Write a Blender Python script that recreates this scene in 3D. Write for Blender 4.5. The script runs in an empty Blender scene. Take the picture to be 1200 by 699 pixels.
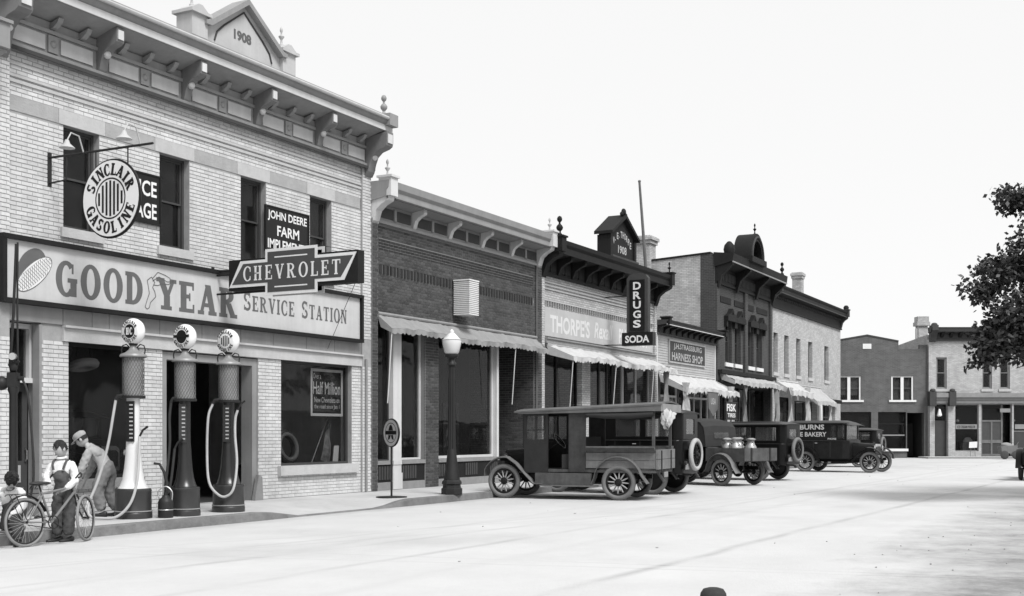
import bpy, bmesh, math, random
from math import sin, cos, pi, radians, atan2, sqrt, hypot
from mathutils import Vector, Matrix
random.seed(7)
SC = bpy.context.scene
# ------------------------------------------------------------------ camera
THETA = radians(28.02)               # the street runs along +X, the lens looks 28 degrees to its left
cam_d = bpy.data.cameras.new('camera')
cam_d.sensor_width = 36.0
cam_d.lens = 42.0
cam_d.shift_y = 0.1321
cam_d.clip_end = 3000
cam = bpy.data.objects.new('camera', cam_d)
SC.collection.objects.link(cam)
cam.location = (0, 0, 1.5)
cam.rotation_euler = (radians(90), 0, THETA - radians(90))
SC.camera = cam
# ------------------------------------------------------------------ sky and sun (bright hazy day, black and white film)
SUN_EL = radians(52)
SUN_AZ = atan2(-0.86, -0.42)         # where the sun stands: behind the photographer, across the street
w = bpy.data.worlds.new('World')
SC.world = w
w.use_nodes = True
nt = w.node_tree
nt.nodes.clear()
sky = nt.nodes.new('ShaderNodeTexSky')
sky.sky_type = 'NISHITA'
sky.sun_disc = False
sky.sun_elevation = SUN_EL
sky.sun_rotation = radians(90) - SUN_AZ
sky.altitude = 200
sky.air_density = 1.0
sky.dust_density = 1.5
sky.ozone_density = 1.0
bw = nt.nodes.new('ShaderNodeRGBToBW')
bg = nt.nodes.new('ShaderNodeBackground')
bg.inputs['Strength'].default_value = 0.15
wo = nt.nodes.new('ShaderNodeOutputWorld')
nt.links.new(sky.outputs[0], bw.inputs[0])
veil = nt.nodes.new('ShaderNodeMath')   # thin white overcast drawn evenly over the blue
veil.operation = 'MULTIPLY_ADD'
veil.inputs[1].default_value = 0.08
veil.inputs[2].default_value = 3.9
nt.links.new(bw.outputs[0], veil.inputs[0])
nt.links.new(veil.outputs[0], bg.inputs['Color'])
nt.links.new(bg.outputs[0], wo.inputs['Surface'])
sun_d = bpy.data.lights.new('sun', 'SUN')
sun_d.energy = 2.5
sun_d.angle = radians(20)
sun_d.color = (1, 1, 1)
sun = bpy.data.objects.new('sun', sun_d)
SC.collection.objects.link(sun)
sun.location = (0, -20, 40)
sd = Vector((cos(SUN_AZ) * cos(SUN_EL), sin(SUN_AZ) * cos(SUN_EL), sin(SUN_EL)))
sun.rotation_euler = sd.to_track_quat('Z', 'Y').to_euler()
SC.view_settings.view_transform = 'Standard'
SC.view_settings.look = 'None'
SC.view_settings.exposure = 0.62
SC.view_settings.gamma = 1
SC.view_settings.use_curve_mapping = False
SC.cycles.max_bounces = 6
SC.cycles.transparent_max_bounces = 12
SC.cycles.caustics_reflective = False
SC.cycles.caustics_refractive = False

# ------------------------------------------------------------------ helpers
YF = 15.92                           # the shop fronts stand in the plane y = YF, the camera at the origin
ROT = THETA - radians(90)            # turns local +X to the right of the view, local +Y away from it
RL = {}                              # world origin of unrotated things, by object name


class MB:
    """Collects faces for ONE mesh."""
    def __init__(s):
        s.v = []; s.f = []; s.sm = []

    def add(s, vs, fs, smooth=False, M=None):
        o = len(s.v)
        if M is not None:
            vs = [tuple(M @ Vector(p)) for p in vs]
        s.v += [tuple(p) for p in vs]
        s.f += [tuple(i + o for i in f) for f in fs]
        s.sm += [smooth] * len(fs)
        return s

    def box(s, x0, x1, y0, y1, z0, z1, M=None):
        if x0 > x1: x0, x1 = x1, x0
        if y0 > y1: y0, y1 = y1, y0
        if z0 > z1: z0, z1 = z1, z0
        return s.add([(x0, y0, z0), (x1, y0, z0), (x1, y1, z0), (x0, y1, z0), (x0, y0, z1), (x1, y0, z1), (x1, y1, z1), (x0, y1, z1)],
                     [(3, 2, 1, 0), (4, 5, 6, 7), (0, 1, 5, 4), (1, 2, 6, 5), (2, 3, 7, 6), (3, 0, 4, 7)], M=M)

    def fb(s, x0, x1, d0, d1, z0, z1):
        """Box on a shop front: d is the distance out from the wall plane towards the street."""
        return s.box(x0, x1, YF - d1, YF - d0, z0, z1)

    def prism(s, poly, h0, h1, axis='y', M=None):
        """Extrude a 2D outline (counter clockwise) between h0 and h1 along an axis."""
        n = len(poly)
        if axis == 'y':
            vs = [(p[0], h0, p[1]) for p in poly] + [(p[0], h1, p[1]) for p in poly]
        elif axis == 'x':
            vs = [(h0, p[0], p[1]) for p in poly] + [(h1, p[0], p[1]) for p in poly]
        else:
            vs = [(p[0], p[1], h0) for p in poly] + [(p[0], p[1], h1) for p in poly]
        fs = [tuple(range(n)), tuple(range(2 * n - 1, n - 1, -1))]
        fs += [((i + 1) % n, i, i + n, (i + 1) % n + n) for i in range(n)]
        return s.add(vs, fs, M=M)

    def tube(s, pts, r, n=8, cap=True, M=None):
        """Round bar along a path; r is one radius or one per point."""
        P = [Vector(p) for p in pts]
        R = r if isinstance(r, (list, tuple)) else [r] * len(P)
        vs = []; fs = []
        up = None
        for i, p in enumerate(P):
            t = (P[min(i + 1, len(P) - 1)] - P[max(i - 1, 0)])
            if t.length < 1e-9: t = Vector((0, 0, 1))
            t.normalize()
            if up is None:
                up = Vector((0, 0, 1)) if abs(t.z) < 0.9 else Vector((1, 0, 0))
            a = t.cross(up)
            if a.length < 1e-6:
                a = t.cross(Vector((0, 1, 0)))
            a.normalize()
            b = a.cross(t); b.normalize()
            up = b
            for k in range(n):
                q = 2 * pi * k / n
                vs.append(p + (a * cos(q) + b * sin(q)) * R[i])
        for i in range(len(P) - 1):
            for k in range(n):
                k2 = (k + 1) % n
                fs.append((i * n + k, i * n + k2, (i + 1) * n + k2, (i + 1) * n + k))
        s.add(vs, fs, smooth=n > 5, M=M)
        if cap:
            m = len(P) - 1
            s.add([vs[k] for k in range(n)], [tuple(range(n - 1, -1, -1))], M=M)
            s.add([vs[m * n + k] for k in range(n)], [tuple(range(n))], M=M)
        return s

    def lathe(s, prof, n=20, c=(0, 0, 0), M=None, smooth=True, a0=0.0, a1=2 * pi):
        """Turn a profile [(r, z)] about the vertical through c."""
        vs = []; fs = []
        full = abs(a1 - a0 - 2 * pi) < 1e-6
        m = n if full else n + 1
        for r, z in prof:
            for k in range(m):
                q = a0 + (a1 - a0) * k / n
                vs.append((c[0] + r * cos(q), c[1] + r * sin(q), c[2] + z))
        for i in range(len(prof) - 1):
            for k in range(n):
                k2 = (k + 1) % m
                fs.append((i * m + k, i * m + k2, (i + 1) * m + k2, (i + 1) * m + k))
        return s.add(vs, fs, smooth=smooth, M=M)

    def torus(s, R, r, n=28, m=8, M=None, a0=0.0, a1=2 * pi):
        vs = []; fs = []
        full = abs(a1 - a0 - 2 * pi) < 1e-6
        cnt = n if full else n + 1
        for i in range(cnt):
            q = a0 + (a1 - a0) * i / n
            for k in range(m):
                p = 2 * pi * k / m
                vs.append(((R + r * cos(p)) * cos(q), (R + r * cos(p)) * sin(q), r * sin(p)))
        for i in range(n):
            i2 = (i + 1) % cnt
            for k in range(m):
                k2 = (k + 1) % m
                fs.append((i * m + k, i2 * m + k, i2 * m + k2, i * m + k2))
        return s.add(vs, fs, smooth=True, M=M)

    def ball(s, c, rx, ry, rz, n=14, m=9, M=None, jit=0.0):
        vs = []; fs = []
        for i in range(m + 1):
            t = pi * i / m
            for k in range(n):
                q = 2 * pi * k / n
                j = 1 + random.uniform(-jit, jit)
                vs.append((c[0] + rx * j * sin(t) * cos(q), c[1] + ry * j * sin(t) * sin(q), c[2] + rz * j * cos(t)))
        for i in range(m):
            for k in range(n):
                k2 = (k + 1) % n
                fs.append((i * n + k, (i + 1) * n + k, (i + 1) * n + k2, i * n + k2))
        return s.add(vs, fs, smooth=True, M=M)

    def strip(s, path, y0, y1, th=0.012, crown=0.03, n=6):
        """A pressed metal strip (mudguard): path in (x, z), between y0 and y1, its middle crowned."""
        L = len(path); vs = []; fs = []
        for side in (0, 1):
            for i, (x, z) in enumerate(path):
                a = path[max(i - 1, 0)]; b = path[min(i + 1, L - 1)]
                tx, tz = b[0] - a[0], b[1] - a[1]
                l = hypot(tx, tz) or 1
                nx, nz = -tz / l, tx / l
                if nz < -0.2 and False: nx, nz = -nx, -nz
                for k in range(n + 1):
                    u = k / n
                    c = crown * (1 - (2 * u - 1) ** 2) - side * th
                    vs.append((x + nx * c, y0 + (y1 - y0) * u, z + nz * c))
        m = n + 1
        for side in (0, 1):
            o = side * L * m
            for i in range(L - 1):
                for k in range(n):
                    f = (o + i * m + k, o + i * m + k + 1, o + (i + 1) * m + k + 1, o + (i + 1) * m + k)
                    fs.append(f if side else f[::-1])
        o = L * m
        for i in range(L - 1):
            fs.append((i * m, (i + 1) * m, o + (i + 1) * m, o + i * m))
            fs.append((i * m + n, o + i * m + n, o + (i + 1) * m + n, (i + 1) * m + n))
        for k in range(n):
            fs.append((k, o + k, o + k + 1, k + 1))
            e = (L - 1) * m
            fs.append((e + k, e + k + 1, o + e + k + 1, o + e + k))
        return s.add(vs, fs, smooth=True)

    def mesh(s, name, off=None):
        me = bpy.data.meshes.new(name)
        vs = s.v if off is None else [(a - off[0], b - off[1], c - off[2]) for a, b, c in s.v]
        me.from_pydata(vs, [], s.f)
        if any(s.sm):
            me.polygons.foreach_set('use_smooth', s.sm)
            me.set_sharp_from_angle(angle=radians(42))
        me.update()
        return me


def link(o, parent=None):
    SC.collection.objects.link(o)
    if parent is not None:
        o.parent = parent
    return o


def tag(o, label=None, cat=None, group=None, kind=None):
    if label: o['label'] = label
    if cat: o['category'] = cat
    if group: o['group'] = group
    if kind: o['kind'] = kind
    return o


def thing(name, label, cat, loc=(0, 0, 0), rz=0.0, group=None, world=False, rx=0.0, ry=0.0):
    """An Empty at a thing's base; world=True: its parts are given in world coordinates."""
    o = bpy.data.objects.new(name, None)
    o.empty_display_size = 0.2
    link(o)
    o.location = loc
    o.rotation_euler = (rx, ry, rz)
    tag(o, label, cat, group)
    if world: RL[o.name] = tuple(loc)
    return o


def O(name, mb, mat, parent=None, loc=None, rot=None, bevel=0, kind=None, label=None):
    """Link the collected faces as one mesh object."""
    if isinstance(mb, MB):
        off = RL.get(parent.name) if parent is not None else None
        me = mb.mesh(name, off)
    else:
        me = mb
    if mat is not None and not me.materials:
        me.materials.append(mat)
    o = bpy.data.objects.new(name, me)
    link(o, parent)
    if parent is not None and parent.name in RL: RL[o.name] = RL[parent.name]
    if loc is not None: o.location = loc
    if rot is not None: o.rotation_euler = rot
    if bevel:
        b = o.modifiers.new('bevel', 'BEVEL')
        b.width = bevel; b.segments = 2; b.limit_method = 'ANGLE'; b.angle_limit = radians(40)
    if kind: o['kind'] = kind
    if label: o['label'] = label
    return o


def copy_tree(o, parent=None):
    c = o.copy()
    SC.collection.objects.link(c)
    if parent is not None: c.parent = parent
    for ch in list(o.children):
        copy_tree(ch, c)
    return c


# ------------------------------------------------------------------ materials (greys: the photograph is black and white)
def mat(name, v, rough=0.75, var=0.12, scale=4.0, bump=0.0, bscale=60.0, spec=0.35, metal=0.0, streak=0.0, island=0.0, dirt=0.0, coat=0.0, world=False):
    m = bpy.data.materials.new(name)
    m.use_nodes = True
    t = m.node_tree; N = t.nodes; L = t.links
    N.clear()
    out = N.new('ShaderNodeOutputMaterial')
    p = N.new('ShaderNodeBsdfPrincipled')
    L.new(p.outputs[0], out.inputs[0])
    p.inputs['Roughness'].default_value = rough
    p.inputs['Specular IOR Level'].default_value = spec
    p.inputs['Metallic'].default_value = metal
    if coat: p.inputs['Coat Weight'].default_value = coat; p.inputs['Coat Roughness'].default_value = 0.15
    tc = N.new('ShaderNodeTexCoord')
    space = N.new('ShaderNodeNewGeometry').outputs['Position'] if world else tc.outputs['Object']

    def noise(sc, det=5, rough_=0.6, vec=None):
        n = N.new('ShaderNodeTexNoise')
        n.inputs['Scale'].default_value = sc
        n.inputs['Detail'].default_value = det
        n.inputs['Roughness'].default_value = rough_
        L.new(vec if vec is not None else space, n.inputs['Vector'])
        return n.outputs['Fac']

    def math_(op, a, b=None, clamp=False):
        n = N.new('ShaderNodeMath'); n.operation = op; n.use_clamp = clamp
        for i, x in enumerate((a, b)):
            if x is None: continue
            if isinstance(x, (int, float)): n.inputs[i].default_value = x
            else: L.new(x, n.inputs[i])
        return n.outputs[0]

    # value = v * (1 + var * (noise - .5) * 2 ...)
    f = math_('MULTIPLY_ADD', noise(scale), 2 * var * v * 1.6)
    f.node.inputs[2].default_value = v * (1 - var * 1.6)
    fine = math_('MULTIPLY_ADD', noise(scale * 9, 3), var * v * 0.8)
    L.new(f, fine.node.inputs[2])
    f = math_('SUBTRACT', fine, var * v * 0.4)
    if island:
        g = N.new('ShaderNodeNewGeometry')
        oi = N.new('ShaderNodeObjectInfo')
        r = math_('FRACT', math_('ADD', g.outputs['Random Per Island'], oi.outputs['Random']))
        r = math_('MULTIPLY_ADD', r, 2 * island); r.node.inputs[2].default_value = 1 - island
        f = math_('MULTIPLY', f, r)
    if streak:
        mp = N.new('ShaderNodeMapping')
        mp.inputs['Scale'].default_value = (7, 7, 0.35)
        L.new(space, mp.inputs[0])
        s_ = noise(1.0, 6, 0.65, mp.outputs[0])
        s_ = math_('MULTIPLY_ADD', s_, -2 * streak); s_.node.inputs[2].default_value = 1 + streak * 0.75
        f = math_('MULTIPLY', f, math_('MINIMUM', s_, 1.05))
    if dirt:
        d_ = math_('POWER', noise(1.3, 8, 0.7), 2.2)
        d_ = math_('MULTIPLY_ADD', d_, -dirt * 3.2); d_.node.inputs[2].default_value = 1 + dirt * 0.35
        f = math_('MULTIPLY', f, d_)
    f = math_('MAXIMUM', f, 0.004)
    cr = N.new('ShaderNodeCombineColor')
    for i in range(3): L.new(f, cr.inputs[i])
    L.new(cr.outputs[0], p.inputs['Base Color'])
    if bump:
        b = N.new('ShaderNodeBump')
        b.inputs['Strength'].default_value = bump
        b.inputs['Distance'].default_value = 0.02
        L.new(noise(bscale, 4), b.inputs['Height'])
        L.new(b.outputs[0], p.inputs['Normal'])
    return m


def brick_mat(name, v, mortar, bw_=0.21, bh=0.07, var=0.15, ms=0.012, dirt=0.2):
    """Brickwork too far off to pick the bricks apart. Runs on wall planes along X (or Y, by the sum)."""
    m = mat(name, v, 0.9, var, 2.0, dirt=dirt, streak=0.08)
    t = m.node_tree; N = t.nodes; L = t.links
    p = [n for n in N if n.type == 'BSDF_PRINCIPLED'][0]
    src = p.inputs['Base Color'].links[0].from_socket
    tc = N.new('ShaderNodeTexCoord')
    sx = N.new('ShaderNodeSeparateXYZ'); L.new(tc.outputs['Object'], sx.inputs[0])
    ad = N.new('ShaderNodeMath'); ad.operation = 'ADD'; L.new(sx.outputs[0], ad.inputs[0]); L.new(sx.outputs[1], ad.inputs[1])
    cx = N.new('ShaderNodeCombineXYZ'); L.new(ad.outputs[0], cx.inputs[0]); L.new(sx.outputs[2], cx.inputs[1])
    b = N.new('ShaderNodeTexBrick')
    b.inputs['Scale'].default_value = 1.0
    b.inputs['Brick Width'].default_value = bw_
    b.inputs['Row Height'].default_value = bh
    b.inputs['Mortar Size'].default_value = ms
    b.inputs['Color1'].default_value = (1, 1, 1, 1)
    b.inputs['Color2'].default_value = (0.72, 0.72, 0.72, 1)
    b.inputs['Mortar'].default_value = (mortar / v,) * 3 + (1,)
    L.new(cx.outputs[0], b.inputs['Vector'])
    mx = N.new('ShaderNodeMix'); mx.data_type = 'RGBA'; mx.blend_type = 'MULTIPLY'
    mx.inputs['Factor'].default_value = 1
    L.new(src, mx.inputs['A']); L.new(b.outputs['Color'], mx.inputs['B'])
    L.new(mx.outputs['Result'], p.inputs['Base Color'])
    bp = N.new('ShaderNodeBump'); bp.inputs['Strength'].default_value = 0.5; bp.inputs['Distance'].default_value = 0.01
    bp.invert = True
    L.new(b.outputs['Fac'], bp.inputs['Height']); L.new(bp.outputs[0], p.inputs['Normal'])
    return m


def glass_mat(name, tint=0.75, refl=1.0, dust=0.03):
    m = bpy.data.materials.new(name)
    m.use_nodes = True
    t = m.node_tree; N = t.nodes; L = t.links
    N.clear()
    out = N.new('ShaderNodeOutputMaterial')
    tr = N.new('ShaderNodeBsdfTransparent'); tr.inputs[0].default_value = (tint, tint, tint, 1)
    gl = N.new('ShaderNodeBsdfGlossy'); gl.inputs['Roughness'].default_value = 0.02
    gl.inputs[0].default_value = (refl, refl, refl, 1)
    lw = N.new('ShaderNodeLayerWeight'); lw.inputs[0].default_value = 0.5
    pw = N.new('ShaderNodeMath'); pw.operation = 'POWER'; pw.inputs[1].default_value = 4.0
    L.new(lw.outputs['Facing'], pw.inputs[0])
    fr = N.new('ShaderNodeMath'); fr.operation = 'MULTIPLY_ADD'; fr.inputs[1].default_value = 0.8; fr.inputs[2].default_value = 0.03
    L.new(pw.outputs[0], fr.inputs[0])
    tc = N.new('ShaderNodeTexCoord')
    nz = N.new('ShaderNodeTexNoise'); nz.inputs['Scale'].default_value = 1.2; nz.inputs['Detail'].default_value = 2
    L.new(tc.outputs['Object'], nz.inputs['Vector'])
    bp = N.new('ShaderNodeBump'); bp.inputs['Strength'].default_value = 0.02; bp.inputs['Distance'].default_value = 0.1
    L.new(nz.outputs[0], bp.inputs['Height'])
    L.new(bp.outputs[0], gl.inputs['Normal'])
    mx = N.new('ShaderNodeMixShader')
    L.new(fr.outputs[0], mx.inputs[0]); L.new(tr.outputs[0], mx.inputs[1]); L.new(gl.outputs[0], mx.inputs[2])
    df = N.new('ShaderNodeBsdfDiffuse'); df.inputs[0].default_value = (0.5, 0.5, 0.5, 1)
    m2 = N.new('ShaderNodeMixShader')
    nd = N.new('ShaderNodeTexNoise'); nd.inputs['Scale'].default_value = 3.0; nd.inputs['Detail'].default_value = 7
    L.new(tc.outputs['Object'], nd.inputs['Vector'])
    ml = N.new('ShaderNodeMath'); ml.operation = 'MULTIPLY'; ml.inputs[1].default_value = dust * 2
    L.new(nd.outputs[0], ml.inputs[0]); L.new(ml.outputs[0], m2.inputs[0])
    L.new(mx.outputs[0], m2.inputs[1]); L.new(df.outputs[0], m2.inputs[2])
    L.new(m2.outputs[0], out.inputs[0])
    return m


K = {}
K['white_brick'] = mat('white_brick', 0.60, 0.6, 0.10, 0.8, island=0.09, bump=0.15, dirt=0.16, streak=0.20, world=True)
K['mortar'] = mat('mortar', 0.30, 0.95, 0.2, 6, bump=0.3)
K['brown_brick'] = mat('brown_brick', 0.085, 0.85, 0.15, 0.8, island=0.28, bump=0.2, dirt=0.2, streak=0.2, spec=0.15, world=True)
K['dark_brick'] = mat('dark_brick', 0.025, 0.85, 0.15, 3, island=0.3, bump=0.2)
K['pale_mortar'] = mat('pale_mortar', 0.20, 0.95, 0.15, 6)
K['grey_stone'] = mat('grey_stone', 0.25, 0.85, 0.14, 5, bump=0.4, bscale=30, dirt=0.12, streak=0.1)
K['light_stone'] = mat('light_stone', 0.45, 0.85, 0.12, 5, bump=0.3, bscale=30, streak=0.1)
K['concrete'] = mat('concrete', 0.42, 0.9, 0.12, 3, bump=0.3, bscale=50, dirt=0.15, streak=0.1)
K['pressed_metal'] = mat('pressed_metal', 0.27, 0.6, 0.12, 2, streak=0.18, dirt=0.1)
K['bracket_grey'] = mat('bracket_grey', 0.17, 0.6, 0.12, 2, streak=0.15)  # garage brackets, a darker grey than the cornice metal
K['pale_metal'] = mat('pale_metal', 0.46, 0.6, 0.1, 2, streak=0.15, dirt=0.08)
K['cream_trim'] = mat('cream_trim', 0.6, 0.55, 0.08, 2, streak=0.14, dirt=0.08)
K['dark_trim'] = mat('dark_trim', 0.016, 0.65, 0.2, 3, streak=0.1, bump=0.05, spec=0.15)
K['mid_trim'] = mat('mid_trim', 0.06, 0.7, 0.15, 3, streak=0.15, spec=0.15)
K['white_paint'] = mat('white_paint', 0.72, 0.5, 0.06, 3, streak=0.1, dirt=0.05)
K['black_paint'] = mat('black_paint', 0.018, 0.35, 0.2, 4, dirt=0.05)
K['sign_cream'] = mat('sign_cream', 0.52, 0.6, 0.06, 1.5, streak=0.12, dirt=0.12)
K['sign_grey'] = mat('sign_grey', 0.11, 0.6, 0.12, 3, streak=0.1)
K['sign_line'] = mat('sign_line', 0.10, 0.6, 0.1, 3)
K['enamel_white'] = mat('enamel_white', 0.75, 0.25, 0.03, 3, spec=0.5, dirt=0.03)
K['enamel_dark'] = mat('enamel_dark', 0.010, 0.4, 0.1, 3, spec=0.25, streak=0.1)
K['sash'] = mat('sash', 0.07, 0.7, 0.15, 5, spec=0.15)
K['shade_cloth'] = mat('shade_cloth', 0.12, 0.9, 0.15, 2)
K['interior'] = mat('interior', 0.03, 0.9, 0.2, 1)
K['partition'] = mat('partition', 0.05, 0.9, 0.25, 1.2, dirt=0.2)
K['band_grey'] = mat('band_grey', 0.36, 0.85, 0.14, 5, bump=0.4, bscale=30, dirt=0.12, streak=0.1)
K['faded_black'] = mat('faded_black', 0.05, 0.7, 0.3, 4, streak=0.3, dirt=0.3)
K['faded_white'] = mat('faded_white', 0.42, 0.8, 0.2, 6, streak=0.3, dirt=0.2)
K['bow_face'] = mat('bow_face', 0.065, 0.5, 0.1, 3, streak=0.15)
K['roof'] = mat('roof', 0.10, 0.95, 0.25, 2, bump=0.3)
K['glass'] = glass_mat('glass', 0.78, 0.32, 0.008)
K['upper_glass'] = glass_mat('upper_glass', 0.8, 0.40, 0.012)
K['clear_glass'] = glass_mat('clear_glass', 0.85, 0.8, 0.05)
K['iron'] = mat('iron', 0.02, 0.5, 0.2, 6, spec=0.25, bump=0.1)
K['rubber'] = mat('rubber', 0.03, 0.85, 0.2, 8, bump=0.1, dirt=0.1)
K['grey_rubber'] = mat('grey_rubber', 0.16, 0.9, 0.2, 6, dirt=0.2, bump=0.15)
K['hose'] = mat('hose', 0.42, 0.8, 0.12, 8, dirt=0.1)
K['car_black'] = mat('car_black', 0.007, 0.28, 0.3, 4, spec=0.2, dirt=0.2)
K['car_dusty'] = mat('car_dusty', 0.014, 0.4, 0.5, 5, spec=0.2, dirt=0.3)
K['car_grey'] = mat('car_grey', 0.035, 0.5, 0.25, 4, dirt=0.1)
K['wood_grey'] = mat('wood_grey', 0.16, 0.85, 0.2, 5, bump=0.2, streak=0.2, dirt=0.15)
K['wood_spoke'] = mat('wood_spoke', 0.30, 0.7, 0.15, 8)
K['canvas_dark'] = mat('canvas_dark', 0.03, 0.9, 0.2, 6, bump=0.2)
K['canvas'] = mat('canvas', 0.40, 0.95, 0.15, 3, bump=0.2, bscale=80, dirt=0.12, streak=0.15)
K['canvas_white'] = mat('canvas_white', 0.50, 0.95, 0.12, 3, bump=0.25, bscale=60, dirt=0.1, streak=0.15)
K['canvas_grey'] = mat('canvas_grey', 0.26, 0.95, 0.15, 3, bump=0.2, bscale=80, dirt=0.1, streak=0.15)
K['nickel'] = mat('nickel', 0.6, 0.25, 0.05, 3, metal=1.0)
K['tin'] = mat('tin', 0.45, 0.4, 0.15, 6, metal=0.6, dirt=0.1)
K['skin'] = mat('skin', 0.38, 0.6, 0.06, 10)
K['shirt'] = mat('shirt', 0.68, 0.9, 0.06, 12, bump=0.3, bscale=25)
K['denim'] = mat('denim', 0.075, 0.95, 0.18, 14, bump=0.3, bscale=30)
K['hair'] = mat('hair', 0.015, 0.6, 0.3, 40, bump=0.5, bscale=120)
K['shoe'] = mat('shoe', 0.03, 0.5, 0.2, 10)
K['work_cloth'] = mat('work_cloth', 0.34, 0.95, 0.12, 10, bump=0.3, bscale=25)
K['leaf'] = mat('leaf', 0.035, 0.5, 0.2, 3, island=0.45, spec=0.4)
K['bark'] = mat('bark', 0.07, 0.9, 0.3, 6, bump=0.6, bscale=25)
K['stone'] = mat('stone', 0.03, 0.8, 0.3, 8, bump=0.6, bscale=20)


# ------------------------------------------------------------------ lettering
def bfont(s, width, height, bold=0.0, shear=0.0):
    """2D outline faces of a plain sans line, fitted to width x height with its lower left at the origin."""
    cu = bpy.data.curves.new('line', 'FONT')
    cu.body = s; cu.size = 1; cu.offset = bold; cu.shear = shear; cu.resolution_u = 3
    ob = bpy.data.objects.new('line', cu)
    SC.collection.objects.link(ob)
    me = bpy.data.meshes.new_from_object(ob.evaluated_get(bpy.context.evaluated_depsgraph_get()))
    vs = [v.co.copy() for v in me.vertices]; fs = [tuple(p.vertices) for p in me.polygons]
    bpy.data.objects.remove(ob); bpy.data.curves.remove(cu); bpy.data.meshes.remove(me)
    x0 = min(v.x for v in vs); x1 = max(v.x for v in vs); y0 = min(v.y for v in vs); y1 = max(v.y for v in vs)
    kx = width / (x1 - x0); ky = height / (y1 - y0)
    return [((v.x - x0) * kx, (v.y - y0) * ky) for v in vs], fs


def ring(cx, cy, rx, ry, tx, ty, a0, a1, n=18):
    out = []
    for i in range(n):
        q0 = radians(a0 + (a1 - a0) * i / n); q1 = radians(a0 + (a1 - a0) * (i + 1) / n)
        out.append([(cx + rx * cos(q0), cy + ry * sin(q0)), (cx + rx * cos(q1), cy + ry * sin(q1)),
                    (cx + (rx - tx) * cos(q1), cy + (ry - ty) * sin(q1)), (cx + (rx - tx) * cos(q0), cy + (ry - ty) * sin(q0))])
    return [('strip', out)]


def serif_glyph(ch, st=0.22, th=0.09):
    """Roman letter of height 1 as groups of quads. Returns (groups, advance)."""
    se = 0.07

    def R(x0, x1, y0, y1): return [('q', [[(x0, y0), (x1, y0), (x1, y1), (x0, y1)]])]

    def stem(x, y0=0.0, y1=1.0, top=True, bot=True, w_=None):
        w_ = w_ or st
        g = R(x, x + w_, y0, y1)
        if bot: g += R(x - se, x + w_ + se, y0, y0 + th)
        if top: g += R(x - se, x + w_ + se, y1 - th, y1)
        return g

    def diag(xa, ya, xb, yb, w_): return [('q', [[(xa, ya), (xa + w_, ya), (xb + w_, yb), (xb, yb)]])]
    s2 = st * 0.55
    if ch == 'I': return stem(se), st + 2 * se
    if ch == 'O': return ring(.45, .5, .45, .53, st, th, 0, 360, 26), .9
    if ch == 'C': return ring(.45, .5, .45, .53, st, th, 45, 315, 22) + R(.68, .76, .62, .95) + R(.68, .76, .05, .32), .82
    if ch == 'G': return ring(.45, .5, .45, .53, st, th, 45, 318, 22) + R(.68, .76, .66, .95) + R(.62, .62 + st, .0, .44) + R(.5, .92, .40, .40 + th), .94
    if ch == 'D': return stem(se) + ring(.34, .5, .5, .5, st, th, -90, 90, 16) + R(se, .36, 0, th) + R(se, .36, 1 - th, 1), .86
    if ch == 'E': return stem(se) + R(se, .68, 0, th) + R(se, .66, 1 - th, 1) + R(se, .5, .46, .46 + th) + R(.62, .70, 0, .28) + R(.60, .68, .74, 1) + R(.45, .52, .38, .64), .74
    if ch == 'F': return stem(se) + R(se, .66, 1 - th, 1) + R(se, .5, .46, .46 + th) + R(.60, .68, .74, 1), .7
    if ch == 'L': return stem(se) + R(se, .66, 0, th) + R(.60, .68, 0, .3), .72
    if ch == 'H': return stem(se) + stem(.52) + R(se, .6, .46, .46 + th), .52 + st + 2 * se
    if ch == 'T': return stem(.3, top=False) + R(.02, .80, 1 - th, 1) + R(.02, .09, .7, 1) + R(.73, .80, .7, 1), .82
    if ch == 'A': return diag(.08, 0, .38, 1, s2) + diag(.58, 0, .33, 1, st) + R(.2, .66, .26, .26 + th) + R(0, .3, 0, th) + R(.5, .9, 0, th), .9
    if ch == 'V': return diag(.36, 0, .06, 1, st) + diag(.38, 0, .68, 1, s2) + R(0, .36, 1 - th, 1) + R(.58, .88, 1 - th, 1), .88
    if ch == 'Y': return R(.33, .33 + st, 0, .46) + R(.2, .68, 0, th) + diag(.33, .44, .05, 1, st) + diag(.42, .44, .68, 1, s2) + R(0, .36, 1 - th, 1) + R(.58, .88, 1 - th, 1), .88
    if ch == 'R': return stem(se) + ring(.34, .74, .38, .26, st * .9, th, -90, 90, 12) + R(se, .36, 1 - th, 1) + R(se, .36, .48, .48 + th) + diag(.58, 0, .32, .5, st) + R(.54, .9, 0, th), .88
    if ch == 'S': return ring(.36, .74, .34, .28, st * .8, th * 1.4, 30, 262, 14) + ring(.36, .26, .36, .28, st * .8, th * 1.4, 205, 442, 14) + R(.58, .66, .72, .98) + R(.04, .12, .02, .3), .74
    if ch == 'N': return stem(se, w_=s2, bot=True, top=False) + R(0, .2, 1 - th, 1) + stem(.66, w_=s2, bot=False) + diag(.60, 0, se, 1, st), .66 + s2 + 2 * se
    return [], .4


def serif_line(s, width, height, st=0.22, th=0.09, gap=0.1, small=None):
    """Lay a serif line out; small = letters after the first of each word shrunk to that height (small capitals)."""
    x = 0; groups = []
    first = True
    for ch in s:
        if ch == ' ':
            x += .45; first = True; continue
        k = 1 if (first or not small) else small
        g, a = serif_glyph(ch, st, th)
        for kind, qs in g:
            groups.append([[(x + p[0] * k, p[1] * k) for p in q] for q in qs])
        x += a * k + gap
        first = False
    x -= gap
    return [[[(p[0] * width / x, p[1] * height) for p in q] for q in qs] for qs in groups]


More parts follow.
